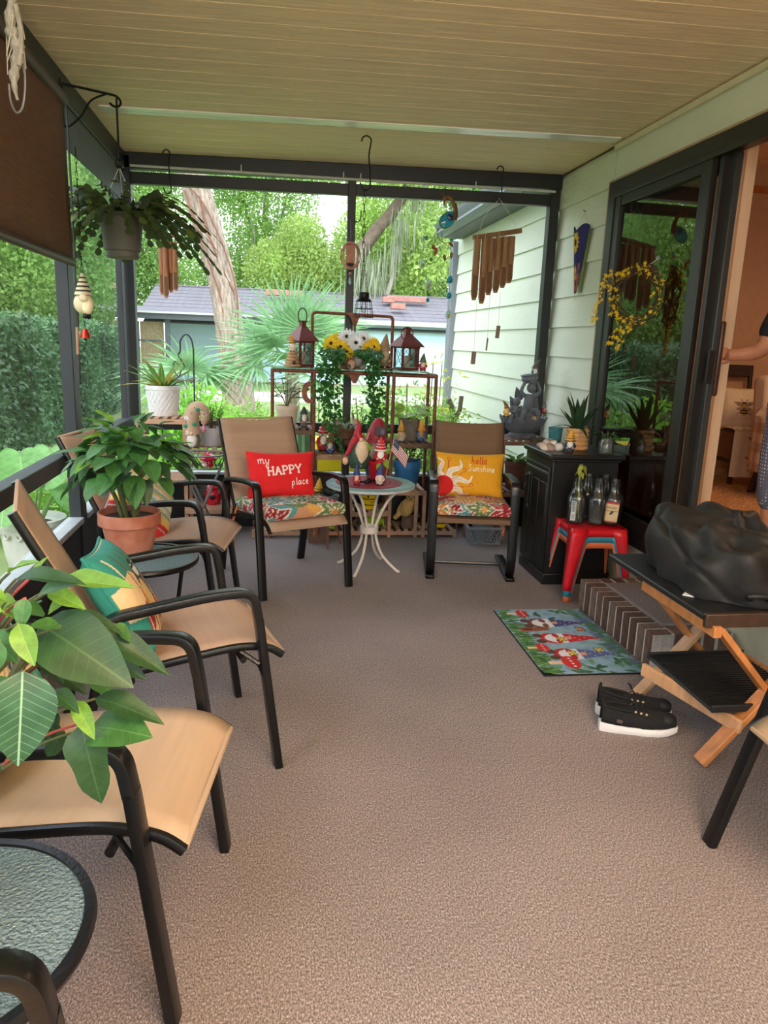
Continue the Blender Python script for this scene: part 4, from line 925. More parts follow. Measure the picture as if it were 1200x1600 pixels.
# teal bird pillow on chair B, teal pillow on chair C
def bird_canvas(seed):
    R = random.Random(seed); c = Canvas(110, 110, (232, 200, 150), 1.0); teal = (46, 140, 124)
    c.poly([(0, .62), (.3, .7), (.62, .55), (1, .6), (1, 1), (0, 1)], teal); c.poly([(.0, 0), (.22, 0), (.12, .3), (0, .34)], teal)
    for k in range(5): c.leafs(.1+.2*k, .12+.08*(k % 2), .34, .13, 60+20*k, R.choice([(170, 34, 50), (226, 168, 96), (196, 60, 60)]))
    for k in range(6): c.line([(.1+.15*k, .05), (.2+.13*k, .5), (.1+.16*k, .9)], .02, R.choice([(120, 40, 50), (236, 214, 170), (206, 120, 60)]))
    c.ell(.55, .50, .15, .20, (60, 58, 66)); c.ell(.50, .42, .10, .14, (222, 190, 120)); c.ell(.58, .66, .095, .085, (226, 224, 214)); c.line([(.50, .68), (.66, .69)], .03, (30, 30, 34)); c.ell(.57, .73, .07, .03, (34, 36, 42)); c.poly([(.66, .65), (.73, .66), (.66, .68)], (40, 36, 34))
    for k in range(5): c.line([(.45+.05*k, .36), (.56+.04*k, .54)], .012, (150, 150, 150))
    c.line([(.5, .3), (.48, .2)], .02, (90, 70, 60)); c.line([(.58, .3), (.6, .2)], .02, (90, 70, 60))
    return c
fB = Vector((math.cos(math.radians(16.6)), math.sin(math.radians(16.6)), 0)); pB = Vector((-.353, 2.415, 0))
tealm = mat('teal_cotton', (46, 140, 124), rough=.85, var=.08, bump=.25, bscale=240)
bp_, pts = pillow('pillow', 'teal and tan pillow printed with a small bird on the middle left chair', .37, .37, .14, bird_canvas(4), pB-fB*.12+Vector((0, -.03, .575)), facing_rot(8, 30, -6), back=tealm)
piping(bp_, pts, tealm, .006)
fC = Vector((math.cos(math.radians(-8)), math.sin(math.radians(-8)), 0)); pC = Vector((-.473, 1.62, 0))
c = bird_canvas(9); c.put((c.v < .42), (52, 150, 132)); c.line([(.70, .36), (.72, .22), (.69, .13)], .05, (150, 132, 120)); c.line([(.80, .36), (.80, .2), (.77, .10)], .05, (150, 132, 120))
cp_, pts = pillow('pillow', 'teal pillow half hidden by poinsettia leaves on the near left chair', .40, .40, .15, c, pC-fC*.20+Vector((0, .02, .60)), facing_rot(-10, 28, -4), back=tealm)
piping(cp_, pts, tealm, .006)
# ================================================================ TABLES, POTS, CABINET, STOOLS, STAND
pebble = glass_mat('pebbled_glass', (150, 180, 190), ior=1.9, rough=.06, bump=.8, bscale=130, dif=.5)
def glass_table(label, x, y, r=.235, h=.45):
    t = thing('side_table', label, 'table', (x, y, 0))
    B().lathe([(.001, h-.012), (r-.012, h-.012), (r-.012, h-.003), (.001, h-.003)], 48).build('glass_top', pebble, t)
    B().lathe([(r-.016, h-.02), (r, h-.02), (r+.004, h-.008), (r, h+.003), (r-.016, h+.003), (r-.016, h-.02)], 56).build('rim', chair_metal, t)
    for k in range(3):
        a = PI/2+.5+k*2*PI/3; ca, sa = math.cos(a), math.sin(a)
        B().tube(round_path([(.17*ca, .17*sa, h-.02), (.14*ca, .14*sa, .22), (.05*ca, .05*sa, .17), (.06*ca, .06*sa, .14), (.13*ca, .13*sa, .10), (.20*ca, .20*sa, .006)], .05), .009, 8).build('leg', chair_metal, t)
    B().tube([(.055*math.cos(q), .055*math.sin(q), .155) for q in np.linspace(0, 2*PI, 17)[:-1]], .006, 6, closed=True).build('brace_ring', chair_metal, t)
    return t
glass_table('round glass side table under the terracotta pot between the left chairs', -.55, 3.20); glass_table('round pebbled glass side table at the bottom left corner', -.53, 1.08, .24, .45)
terra = mat('terracotta', (160, 84, 58), rough=.85, var=.16, scale=9, col2=(188, 130, 110), bump=.1, bscale=60); soil_m = mat('dark_soil', (52, 40, 32), rough=1)
def pot(par, r, h, m, rim=.18, rimw=1.1, taper=.68, soil=True, seg=40, thick=.008):
    rh = h*(1-rim); rt = r/rimw
    b = B().lathe([(.001, 0), (rt*taper, 0), (rt*taper+.003, .004), (rt, rh), (r, rh+.002), (r, h-.003), (r-.003, h), (r-thick, h), (r-thick, h-.02), (rt-thick, rh-.01), (.001, rh-.012)], seg)
    o = b.build('pot', m, par)
    if soil: B().lathe([(.001, h*.86+.004), (r*.5, h*.86+.006), (r-thick-.002, h*.86)], 24).build('soil', soil_m, par)
    return o
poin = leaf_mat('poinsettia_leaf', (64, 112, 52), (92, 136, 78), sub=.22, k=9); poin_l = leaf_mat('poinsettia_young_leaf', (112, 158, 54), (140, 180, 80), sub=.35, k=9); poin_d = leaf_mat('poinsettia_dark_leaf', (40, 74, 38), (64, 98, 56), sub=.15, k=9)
def leafmesh(W, m, curl=.22, fold=.25, lobes=0.0, n=9, name='leaf'):
    b = B(); vs = []; fs = []
    for i in range(n+1):
        t = i/n; w = W*math.sin(PI*min(1, t**.72))**.85*(1+lobes*math.sin(t*9.5)) if 0 < i < n else .004
        if i == n: w = .002
        z = -curl*t*t+.01*math.sin(t*7)
        for s in (-1, -.5, 0, .5, 1): vs.append((t, s*w/2, z+fold*abs(s)*w*.5+.012*math.sin(t*14+s*3)*abs(s)))
    fs = [(i*5+j, i*5+j+5, i*5+j+6, i*5+j+1) for i in range(n) for j in range(4)]
    return b.add(vs, fs).mesh(name, m)
pl_mesh = [leafmesh(.60, poin), leafmesh(.5, poin_d, .3, .2, .16), leafmesh(.46, poin_l, .15, .35), leafmesh(.62, poin, .3, .15, .1), leafmesh(.5, poin_d, .25, .3)]
pl_big = leafmesh(.6, leaf_mat('poinsettia_veined_leaf', (46, 88, 56), (150, 188, 150), sub=.15, k=11))
stem_m = mat('poinsettia_stem', (96, 100, 60), rough=.7, var=.3, scale=30); redst = mat('red_leaf_stalk', (170, 70, 66), rough=.6)
def aim(p, d, up, L, W=1.0):
    d, s, u = frame(d, up)
    M = Matrix.Identity(4)
    for i in range(3): M[i][0] = d[i]*L; M[i][1] = -s[i]*L*W; M[i][2] = u[i]*L; M[i][3] = p[i]
    return M
# first poinsettia on the glass table
p1 = thing('potted_poinsettia', 'bushy green poinsettia in a terracotta pot on the round glass side table', 'plant', (-.602, 3.22, .453))
pot(p1, .130, .20, terra, rim=.27, rimw=1.12, taper=.72)
R = random.Random(5)
for k in range(6):
    a = k*1.05+.3; q = (.03*math.cos(a), .03*math.sin(a)); e = (.16*math.cos(a)+.02, .13*math.sin(a), .40+.04*math.sin(k*2))
    B().tube(smooth_path([(q[0], q[1], .17), (q[0]*2.0, q[1]*2.0, .28), (e[0]*.8, e[1]*.8, .36), e], 5), .009, 7, None).build('stem', stem_m, p1)
for k in range(132):
    a = R.random()*2*PI; el_ = R.random(); el = -.2+1.6*el_; ce = math.cos(el)
    ri = R.uniform(.88, 1.05) if el < .35 else R.uniform(.5, 1)
    base = Vector((.015+.20*ce*math.cos(a)*ri, .17*ce*math.sin(a)*ri, .415+.14*math.sin(el)+R.uniform(-.05, .04)))
    out = Vector((math.cos(a)*ce, math.sin(a)*ce, .45*math.sin(el)-.2+R.uniform(-.45, .35)))
    if el < .1: out.z -= .45
    L = R.uniform(.095, .17)*(1 if el < .9 else .75)
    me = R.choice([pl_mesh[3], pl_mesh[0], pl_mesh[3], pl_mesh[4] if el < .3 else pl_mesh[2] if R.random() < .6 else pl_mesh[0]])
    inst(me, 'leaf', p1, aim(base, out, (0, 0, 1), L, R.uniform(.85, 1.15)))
B().tube([(.0, -.03, .36), (.01, -.03, .46)], .011, 8).build('cut_stem', mat('rust_stem', (150, 96, 70), rough=.8), p1)
# second poinsettia close to the photographer, on the corner table
BPL = [(-0.344,1.02,0.933,-0.341,0.97,0.819,0.62), (-0.28,1.06,0.827,-0.255,1.02,0.713,0.5), (-0.274,1.08,0.807,-0.192,1.04,0.831,0.66), (-0.264,1.08,0.856,-0.166,1.05,0.846,0.42), (-0.342,1.1,0.971,-0.213,1.02,0.924,0.62), (-0.303,1.12,0.976,-0.226,1.1,0.968,0.4), (-0.276,1.16,0.935,-0.164,1.14,0.879,0.36), (-0.292,1.18,0.899,-0.205,1.16,0.855,0.4), (-0.298,1.05,0.987,-0.325,1.02,1.005,0.5), (-0.338,1,1.011,-0.314,0.97,0.967,0.62), (-0.353,1.05,1.058,-0.265,1.02,1.079,0.36), (-0.308,1.1,1.036,-0.204,1.05,1.056,0.32), (-0.344,1,1.083,-0.302,0.97,1.114,0.36), (-0.325,1.05,1.034,-0.277,1.03,1.064,0.4), (-0.321,1.08,1.028,-0.268,1.06,1.015,0.55), (-0.356,1,1.029,-0.392,1,1.026,0.6), (-0.333,1.02,1.04,-0.337,1,1.006,0.5), (-0.244,1.15,0.949,-0.218,1.15,0.921,0.5), (-0.314,1.04,0.89,-0.271,1,0.889,0.5), (-0.281,1.04,0.874,-0.251,1,0.839,0.48), (-0.352,1.1,0.819,-0.318,1.1,0.784,0.6), (-0.331,1.12,0.818,-0.357,1.1,0.77,0.55), (-0.353,1.12,0.916,-0.314,1.1,0.88,0.5), (-0.363,1,0.988,-0.388,0.98,0.942,0.6), (-0.358,1.02,1.036,-0.381,1,1.066,0.5), (-0.329,1.14,0.773,-0.362,1.14,0.718,0.5), (-0.347,1.1,1.046,-0.328,1.1,1.076,0.4), (-0.397,1.05,0.978,-0.348,1,0.969,0.5), (-0.308,1.2,0.879,-0.26,1.2,0.802,0.5), (-0.368,1.05,0.908,-0.407,1.05,0.849,0.6), (-0.348,1.16,0.871,-0.291,1.14,0.845,0.5), (-0.327,1.08,0.994,-0.36,1.05,1.025,0.5), (-0.295,1.1,1.021,-0.323,1.08,0.998,0.5), (-0.403,1.1,1.017,-0.36,1.06,1.002,0.55)]
p2 = thing('potted_poinsettia', 'large poinsettia with big veined leaves in the left foreground', 'plant', (-.60, 1.10, .453))
pot(p2, .12, .19, terra, rim=.27, rimw=1.12, taper=.72)
o0 = Vector((-.60, 1.10, .453)); ctr = Vector((-.45, 1.10, .86))
for k, (x0, y0, z0, x1, y1, z1, w) in enumerate(BPL):
    a, b_ = Vector((x0, y0, z0)), Vector((x1, y1, z1)); d = b_-a; up = Vector((.15, -.75, .75)) if z1 < z0-.04 else Vector((.1, -.45, .9))
    up = up+Vector((R.uniform(-.3, .3), R.uniform(-.2, .2), 0))
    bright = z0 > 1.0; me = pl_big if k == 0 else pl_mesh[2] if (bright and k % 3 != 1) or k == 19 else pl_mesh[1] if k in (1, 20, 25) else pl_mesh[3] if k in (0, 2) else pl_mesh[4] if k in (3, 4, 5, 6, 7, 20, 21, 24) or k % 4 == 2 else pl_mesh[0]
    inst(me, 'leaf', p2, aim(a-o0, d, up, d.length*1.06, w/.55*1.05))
for k in range(26):     # the far side of the crown, turned away
    a = R.uniform(1.2, 4.6); el = R.uniform(-.4, 1.2); base = ctr+Vector((.17*math.cos(a)*math.cos(el), .16*math.sin(a)*math.cos(el)+.03, .17*math.sin(el)))
    inst(R.choice(pl_mesh), 'leaf', p2, aim(base-o0, (math.cos(a), math.sin(a), R.uniform(-.6, .2)), (0, 0, 1), R.uniform(.11, .15), 1))
for k, (x0, y0, z0, x1, y1, z1, w) in enumerate(BPL[:28]):
    a = Vector((x0, y0, z0)); s = Vector((-.42, 1.12, max(.72, z0-.10)))
    B().tube(smooth_path([s-o0, (s*.5+a*.5)-o0+Vector((0, 0, .012)), a-o0], 3), .0021, 5).build('leaf_stalk', redst if k % 5 == 1 else stem_m, p2)
for e in ((-.43, 1.08, 1.02), (-.36, 1.14, .93), (-.40, 1.2, .88), (-.34, 1.07, .86), (-.48, 1.14, 1.0)):
    B().tube(smooth_path([(.03*(e[0]+.45), 0, .16), Vector((-.47, 1.12, .75))-o0, Vector(e)-o0], 5), .007, 7).build('stem', stem_m, p2)
# ---- black cabinet
cab_m = mat('black_cabinet_paint', (24, 25, 25), rough=.38, var=.2, scale=5, bump=.05)
cab = thing('cabinet', 'black wooden cabinet with one panelled door beside the nested stools', 'cabinet', (1.845, 4.285, 0))
B().box((0, 0, .41), (.41, .42, .70)).build('body', cab_m, cab, bevel=.004); B().box((0, 0, .035), (.43, .44, .07)).build('plinth', cab_m, cab, bevel=.006)
B().box((0, 0, .785), (.47, .48, .03)).build('top', cab_m, cab, bevel=.008); B().box((0, 0, .762), (.435, .445, .018)).build('moulding', cab_m, cab, bevel=.006)
d_ = B().box((-.213, 0, .40), (.018, .39, .63)).build('door', cab_m, cab, bevel=.003)
B().box((-.224, 0, .68), (.008, .37, .014)).build('door_lip', mat('worn_black_edge', (70, 72, 72), rough=.35), d_, bevel=.003)
for y in (-.13, 0, .13): B().box((-.2225, y, .37), (.006, .11, .50)).build('door_board', cab_m, d_, bevel=.003)
kn = B().lathe([(.001, 0), (.006, 0), (.006, .012), (.014, .018), (.015, .024), (.009, .03), (.001, .031)], 16, (-.222, .06, .635), rotm(0, -PI/2, 0)).build('knob', mat('dark_bronze_knob', (90, 84, 78), rough=.3, metal=.7), d_)
B().tube(smooth_path([(-.243, .06, .625), (-.242, .065, .55), (-.240, .075, .44)], 4), .002, 5).ball((-.240, .075, .43), (.006, .006, .014)).build('pull_cord', mat('thin_cord', (60, 58, 54), rough=.8), d_)
# things on the cabinet
rock_m = [mat('shell_%d' % i, c, rough=.6, var=.25, scale=20, bump=.3) for i, c in enumerate(((206, 190, 176), (170, 158, 148), (222, 212, 204), (150, 128, 116)))]
Rr = random.Random(3)
for k in range(14):
    a = k*2.4; rr = .018*math.sqrt(k)*1.15; r = Rr.uniform(.019, .03)
    b = B().ball((0, 0, 0), (r*1.3, r, r*.7), 10, 7, rotm(Rr.random(), Rr.random(), Rr.random()*6)); b.v = [(x*(1+.12*math.sin(90*y+k)), y*(1+.1*math.sin(80*x)), z) for x, y, z in b.v]
    o = b.build('seashell', rock_m[k % 4]); tag(o, 'pale seashell or stone in the small pile on the black cabinet', 'shell', 'shell pile on the cabinet'); o.location = (1.70+rr*math.cos(a)*.9, 4.29+rr*math.sin(a)*1.1, .817+(.018 if k < 5 else 0))
cup = thing('glass_tumbler', 'teal glass tumbler standing on the cabinet behind the striped pot', 'glass', (1.775, 4.42, .80))
B().lathe([(.001, 0), (.036, 0), (.045, .12), (.0425, .12), (.034, .006), (.001, .006)], 32).build('glass', glass_mat('teal_glass', (120, 200, 206), ior=1.5, dif=.25), cup)
sp_ = thing('snake_plant', 'dark snake plant in a ribbed honey-coloured pot on the black cabinet', 'plant', (1.87, 4.30, .80))
hm = mat('honey_pot_glaze', (206, 158, 104), rough=.45, var=.15, scale=30, stretch=(1, 1, 4), bump=.15)
b = B(); prof = [(.001, 0), (.062, 0)]+[(.064+.007*abs(math.sin(PI*z/.026)), z) for z in np.linspace(.002, .13, 40)]+[(.066, .132), (.06, .132), (.058, .115), (.001, .113)]
b.lathe(prof, 36).build('pot', hm, sp_); B().lathe([(.001, .117), (.059, .115)], 20).build('soil', soil_m, sp_)
snk = leaf_mat('snake_plant_leaf', (44, 72, 44), (88, 118, 76), sub=.12, k=5)
for k in range(19):
    a = k*2.4; q = .035*math.sqrt(k/19); L = Rr.uniform(.17, .25); tilt = .12+.85*(k/19); droop = .55 if k > 12 else .12
    b = B().leaf((q*math.cos(a), q*math.sin(a), .11), (math.cos(a)*math.sin(tilt), math.sin(a)*math.sin(tilt), math.cos(tilt)), (-math.cos(a), -math.sin(a), .4), L, .042 if k <= 12 else .024, curl=droop if k > 12 else .1, fold=.35, n=7)
    if k > 12: b.v = [(x, y, z-.5*max(0, math.hypot(x, y)-.06)) for x, y, z in b.v]
    b.build('leaf', snk, sp_)
jar_g = glass_mat('clear_jar_glass', (226, 232, 228), ior=1.5, dif=.06)
jr = thing('glass_jar', 'small glass jar of water with a rooting cutting on the cabinet', 'jar', (1.985, 4.13, .80))
B().lathe([(.001, 0), (.042, 0), (.045, .006), (.045, .065), (.036, .078), (.036, .09), (.033, .09), (.033, .077), (.042, .064), (.042, .006), (.001, .005)], 32).build('jar', jar_g, jr)
B().lathe([(.001, .007), (.041, .007), (.041, .05), (.001, .05)], 24).build('water', glass_mat('brownish_water', (206, 188, 150), ior=1.33, dif=.1), jr)
b = B()
for k in range(6): a = k*1.1; b.tube(smooth_path([(0, 0, .03), (.01*math.cos(a), .01*math.sin(a), .09), (.04*math.cos(a), .04*math.sin(a), .13)], 4), .002, 5)
b.build('cutting_stem', stem_m, jr)
for k in range(7): a = k*1.0; inst(pl_mesh[4], 'leaf', jr, aim((.035*math.cos(a), .03*math.sin(a), .12), (math.cos(a), math.sin(a), .1-.12*(k % 3)), (0, 0, 1), .075, .8))
# ---- nested stools
def stool(label, col, z0, h, sh=1.0):
    m = mat('stool_plastic_%d' % col[1], col, rough=.32, var=.05, coat=.2)
    t = thing('stool', label, 'stool', (1.845, 3.935, z0), math.radians(-3), 'nested plastic stools'); a, f = .148*sh, .185*sh
    b = B()
    def top(u, v):
        x, y = (u*2-1), (v*2-1); e = max(abs(x), abs(y)); k = 1-.04*(1-abs(x)*abs(y))*(e > .97)
        return (x*a*k, y*a*k, h-.012*e**6+.003*math.cos(x*3)*math.cos(y*3)-.012)
    b.grid(top, 14, 14); o = b.build('seat', m, t); md = o.modifiers.new('thick', 'SOLIDIFY'); md.thickness = .012; md.offset = -1
    for sx, sy in ((-1, -1), (1, -1), (1, 1), (-1, 1)):
        b = B(); n = 8; vs = []
        for i in range(n+1):
            q = i/n; z = (h-.014)*(1-q); s = a+(f-a)*q; w = .088-.05*min(1, q*1.15)**.8; lip = .004
            cx, cy = sx*(s+lip), sy*(s+lip)
            vs += [(cx-sx*w, cy, z), (cx-sx*w*.35, cy+sy*.0, z), (cx-sx*.012, cy, z), (cx, cy-sy*.012, z), (cx, cy-sy*w*.35, z), (cx, cy-sy*w, z)]
        fs = [(i*6+j, i*6+j+1, i*6+j+7, i*6+j+6) for i in range(n) for j in range(5)]
        o = b.add(vs, fs).build('leg', m, t); md = o.modifiers.new('thick', 'SOLIDIFY'); md.thickness = .008; md.offset = 0
    for ax in (0, 1):
        for sg in (-1, 1):      # apron between the legs with an arched lower edge
            b = B(); vs = []
            for i in range(13):
                u = (i/12*2-1); d = .040+.035*abs(u)**4
                for z in (h-.014, h-.014-d):
                    o_ = a+(f-a)*((h-z)/h)*.9+.002; x_, y_ = u*(a-.01), sg*o_
                    vs.append((x_, y_, z) if ax == 0 else (y_, x_, z))
            o = b.add(vs, [(2*i, 2*i+1, 2*i+3, 2*i+2) for i in range(12)]).build('apron', m, t); md = o.modifiers.new('thick', 'SOLIDIFY'); md.thickness = .006; md.offset = 0
    return t
stool('orange plastic stool, lowest of the three nested stools beside the cabinet', (222, 116, 72), 0, .365, 1.0); stool('teal blue plastic stool in the middle of the three nested stools', (52, 140, 166), .034, .365, 1.012); stool('shiny red plastic stool on top of the nested stools', (206, 24, 38), .068, .365, 1.025)
# ---- carafes on the red stool
car_g = glass_mat('clear_carafe_plastic', (242, 245, 244), ior=1.6, rough=.03, dif=.015)
def carafe(label, x, y, rz=0):
    t = thing('carafe_bottle', label, 'bottle', (x, y, .434), rz, 'clear carafe bottles on the red stool')
    pr = [(.001, .002), (.040, 0), (.047, .006), (.0475, .03), (.050, .11), (.051, .14), (.046, .155), (.037, .172), (.029, .192), (.027, .212), (.030, .228), (.030, .235), (.023, .238), (.023, .258), (.0215, .258), (.0215, .236), (.0225, .215), (.0245, .194), (.032, .173), (.044, .153), (.0485, .139), (.0445, .03), (.044, .01), (.001, .008)]
    b = B().lathe(pr, 32); b.v = [(x_*k, y_*k, z_) for x_, y_, z_ in b.v for k in [1.12*(1+(.06*math.cos(4*math.atan2(y_, x_)) if z_ < .15 else 0))]]
    b.build('bottle', car_g, t); B().lathe([(.0235, .240), (.026, .241), (.026, .246), (.0235, .247)], 24).build('neck_ring', car_g, t)
    return t
b1 = carafe('leftmost carafe on the red stool with a leafy cutting in water', 1.735, 3.905, .3); carafe('empty carafe standing behind the two front bottles on the red stool', 1.845, 4.02, .5)
b3 = carafe('middle front carafe on the red stool, clear and unlabelled', 1.845, 3.875, .2); carafe('rear right carafe on the red stool with a dark neck', 1.945, 4.01, .4); b5 = carafe('right front carafe with a cream and red paper label on the red stool', 1.935, 3.865, .1)
for bt in (b1, b3): B().lathe([(.001, .009), (.0435, .01), (.0475, .125), (.001, .125)], 24).build('water', glass_mat('clear_water', (240, 243, 236), ior=1.33, dif=.015), bt)
gst = mat('yellow_green_stem', (150, 160, 70), rough=.5)
B().tube(smooth_path([(0, 0, .05), (.008, 0, .14), (.0, 0, .22), (.006, 0, .30), (.012, .0, .33)], 4), .005, 6).build('cutting', gst, b1)
ylw = leafmesh(.45, mat('yellowing_leaf', (170, 178, 70), rough=.5, sub=.3), .4, .3)
for a, z, L in ((2.6, .31, .05), (3.6, .325, .06), (.3, .33, .07), (5.2, .315, .05), (4.4, .29, .045), (1.2, .335, .05)): inst(ylw, 'leaf', b1, aim((.01, 0, z), (math.cos(a), math.sin(a), -.6), (0, 0, 1), L, 1))
for k in range(5): B().tube(smooth_path([(0, 0, .12), (.014*math.cos(k*1.3), .014*math.sin(k*1.3), .07), (.02*math.cos(k*1.3), .02*math.sin(k*1.3), .02)], 3), .0014, 4).build('root', mat('pale_root', (206, 200, 150), rough=.6), b1)
# paper label on the right bottle, facing the porch
lab = B(); lw = 1.45; a0 = math.radians(232)-lw/2
def lab_pt(u, z, r=.0585): 
    a = a0+u*lw; k = 1+.06*math.cos(4*a); return (r*k*math.cos(a), r*k*math.sin(a), z)
lab.grid(lambda u, v: lab_pt(.5+(u-.5)*(.82+.18*v), .02+.115*v), 26, 26); c = Canvas(26, 26, (232, 208, 164), 1.0); c.put(c.v > .9, (196, 60, 70)); c.put((c.v < .06), (210, 120, 90)); c.leafs(.35, .38, .4, .16, 28, (40, 84, 60)); lab.c = c.rgba()
lb = lab.build('label', print_mat('paper_print', rough=.6, bump=0), b5)
def text_on(s, par, m, u0, u1, z, size, fn):
    cu = bpy.data.curves.new('text', 'FONT'); cu.body = s; cu.size = 1; cu.align_x = 'CENTER'; cu.resolution_u = 2
    ob = bpy.data.objects.new('text', cu); C.objects.link(ob); dg = bpy.context.evaluated_depsgraph_get(); me = bpy.data.meshes.new_from_object(ob.evaluated_get(dg))
    xs = [v.co.x for v in me.vertices]; w = max(xs)-min(xs); k = (u1-u0)/w; mid = (max(xs)+min(xs))/2
    for v in me.vertices: v.co = Vector(fn((u0+u1)/2+(v.co.x-mid)*k, z+v.co.y*size))
    bpy.data.objects.remove(ob); me.materials.clear(); me.materials.append(m); o = bpy.data.objects.new('lettering', me); C.objects.link(o); o.parent = par; return o
ink = mat('brown_ink', (62, 40, 40), rough=.7)
text_on('Simply', lb, ink, .16, .84, .098, .022, lambda u, z: lab_pt(u, z, .0589)); text_on('Lemonade', lb, ink, .12, .88, .080, .016, lambda u, z: lab_pt(u, z, .0589))
lab2 = B(); a0 = math.radians(200); lab2.grid(lambda u, v: (.0572*(1+.06*math.cos(4*(a0+u*.5)))*math.cos(a0+u*.5), .0515*(1+.06*math.cos(4*(a0+u*.5)))*math.sin(a0+u*.5), .018+.115*v), 14, 40)
c = Canvas(14, 40, (216, 220, 224), 1.0)
for v in np.arange(.45, .98, .05): c.line([(.15, v), (.85-.2*((v*37) % 1), v)], .02, (90, 94, 110))
for u in np.arange(.2, .85, .12): c.line([(u, .06), (u, .3)], .035, (60, 60, 66))
lab2.c = c.rgba(); lab2.build('label', print_mat('paper_print'), b1)
# ---- doormat with three gnomes, printed
mw, mh = .485, .80
c = Canvas(230, 150, (150, 184, 206), 1.6)   # u runs along the long side away from the step's far end, v from the porch side to the step
for k in range(500): c.ell(rng.random()*1.6, rng.random(), .05, .04, [(120, 160, 196), (166, 196, 214), (104, 128, 176), (140, 180, 160), (96, 140, 120)][k % 5], al=.25)
for k in range(60): c.ell(rng.random()*1.6, .85+rng.random()*.2, .07, .06, [(70, 110, 80), (96, 140, 90), (90, 100, 150)][k % 3], al=.5)
for k in range(170): x = rng.random()*1.6; c.leafs(x, -.02, .16+.12*rng.random(), .022, 60+60*rng.random(), [(70, 120, 54), (104, 150, 66), (48, 92, 46)][k % 3])
for k in range(46): x, y = (rng.random()*.25 if k % 2 else 1.35+rng.random()*.25), rng.random(); c.leafs(x, y, .14, .05, rng.random()*360, [(60, 112, 70), (96, 150, 96), (44, 90, 60)][k % 3])
for k in range(20): c.leafs(.2+rng.random()*1.3, .9+rng.random()*.08, .14, .05, rng.random()*360, (70, 120, 80))
def printed_gnome(x, hat, suit, beard=(232, 232, 236), s=1.0):
    c.ell(x, .38, .13*s, .13, suit); c.ell(x, .47, .115*s, .17, beard); c.poly([(x-.11*s, .52), (x+.11*s, .52), (x+.06*s, .72), (x+.015, .92), (x-.05*s, .72)], hat); c.ell(x, .55, .035*s, .035, (226, 160, 120))
    for k in range(9): c.ell(x+(k % 3-1)*.045, .58+.035*k, .008, .008, (240, 220, 210))
    c.ell(x-.07*s, .24, .05, .05, (90, 60, 44)); c.ell(x+.07*s, .24, .05, .05, (90, 60, 44)); c.leafs(x-.13*s, .42, .13, .07, 10, suit); c.leafs(x+.13*s, .42, .13, .07, 170, suit)
printed_gnome(.40, (66, 70, 130), (120, 70, 50)); printed_gnome(.80, (206, 36, 44), (196, 40, 46)); printed_gnome(1.18, (90, 104, 160), (186, 36, 44))
def butterfly(x, y, col):
    for a in (40, 140, -30, 210): c.leafs(x, y, .07, .05, a, (40, 40, 30)); c.leafs(x, y, .06, .035, a, col)
butterfly(.58, .76, (226, 140, 80)); butterfly(1.10, .74, (226, 206, 80)); butterfly(.83, .46, (230, 190, 60)); butterfly(1.16, .44, (236, 206, 80))
def printed_mushroom(x, y, s):
    c.poly([(x-.02*s, y-.1*s), (x+.02*s, y-.1*s), (x+.015*s, y+.02*s), (x-.015*s, y+.02*s)], (238, 206, 160)); c.ell(x, y+.03*s, .08*s, .05*s, (206, 44, 44))
    for k in range(4): c.ell(x-.05*s+.033*s*k, y+.035*s, .008*s, .008*s, (250, 230, 220))
printed_mushroom(.12, .24, 1.3); printed_mushroom(1.02, .16, 1.2); printed_mushroom(1.36, .30, 1.7); c.poly([(.5, .12), (.62, .12), (.6, .42), (.53, .44)], (150, 80, 50)); c.ell(.56, .2, .02, .06, (60, 40, 30))
dm = thing('doormat', 'printed doormat with three gnomes lying on the floor beside the brick step', 'mat', (1.437, 3.235, 0), math.radians(-1))
b = B().grid(lambda u, v: ((v-.5)*mw, (.5-u)*mh, .0075+(.010*max(0, u-.93)/.07*max(0, 1-v*7) if u > .93 else 0)), 230, 150); b.c = c.rgba(); b.build('printed_top', print_mat('mat_print', rough=.8, bump=.1, bscale=400), dm)
B().box((0, 0, .003), (mw+.008, mh+.008, .006)).build('rubber_base', mat('black_rubber', (18, 18, 18), rough=.8), dm, bevel=.002)
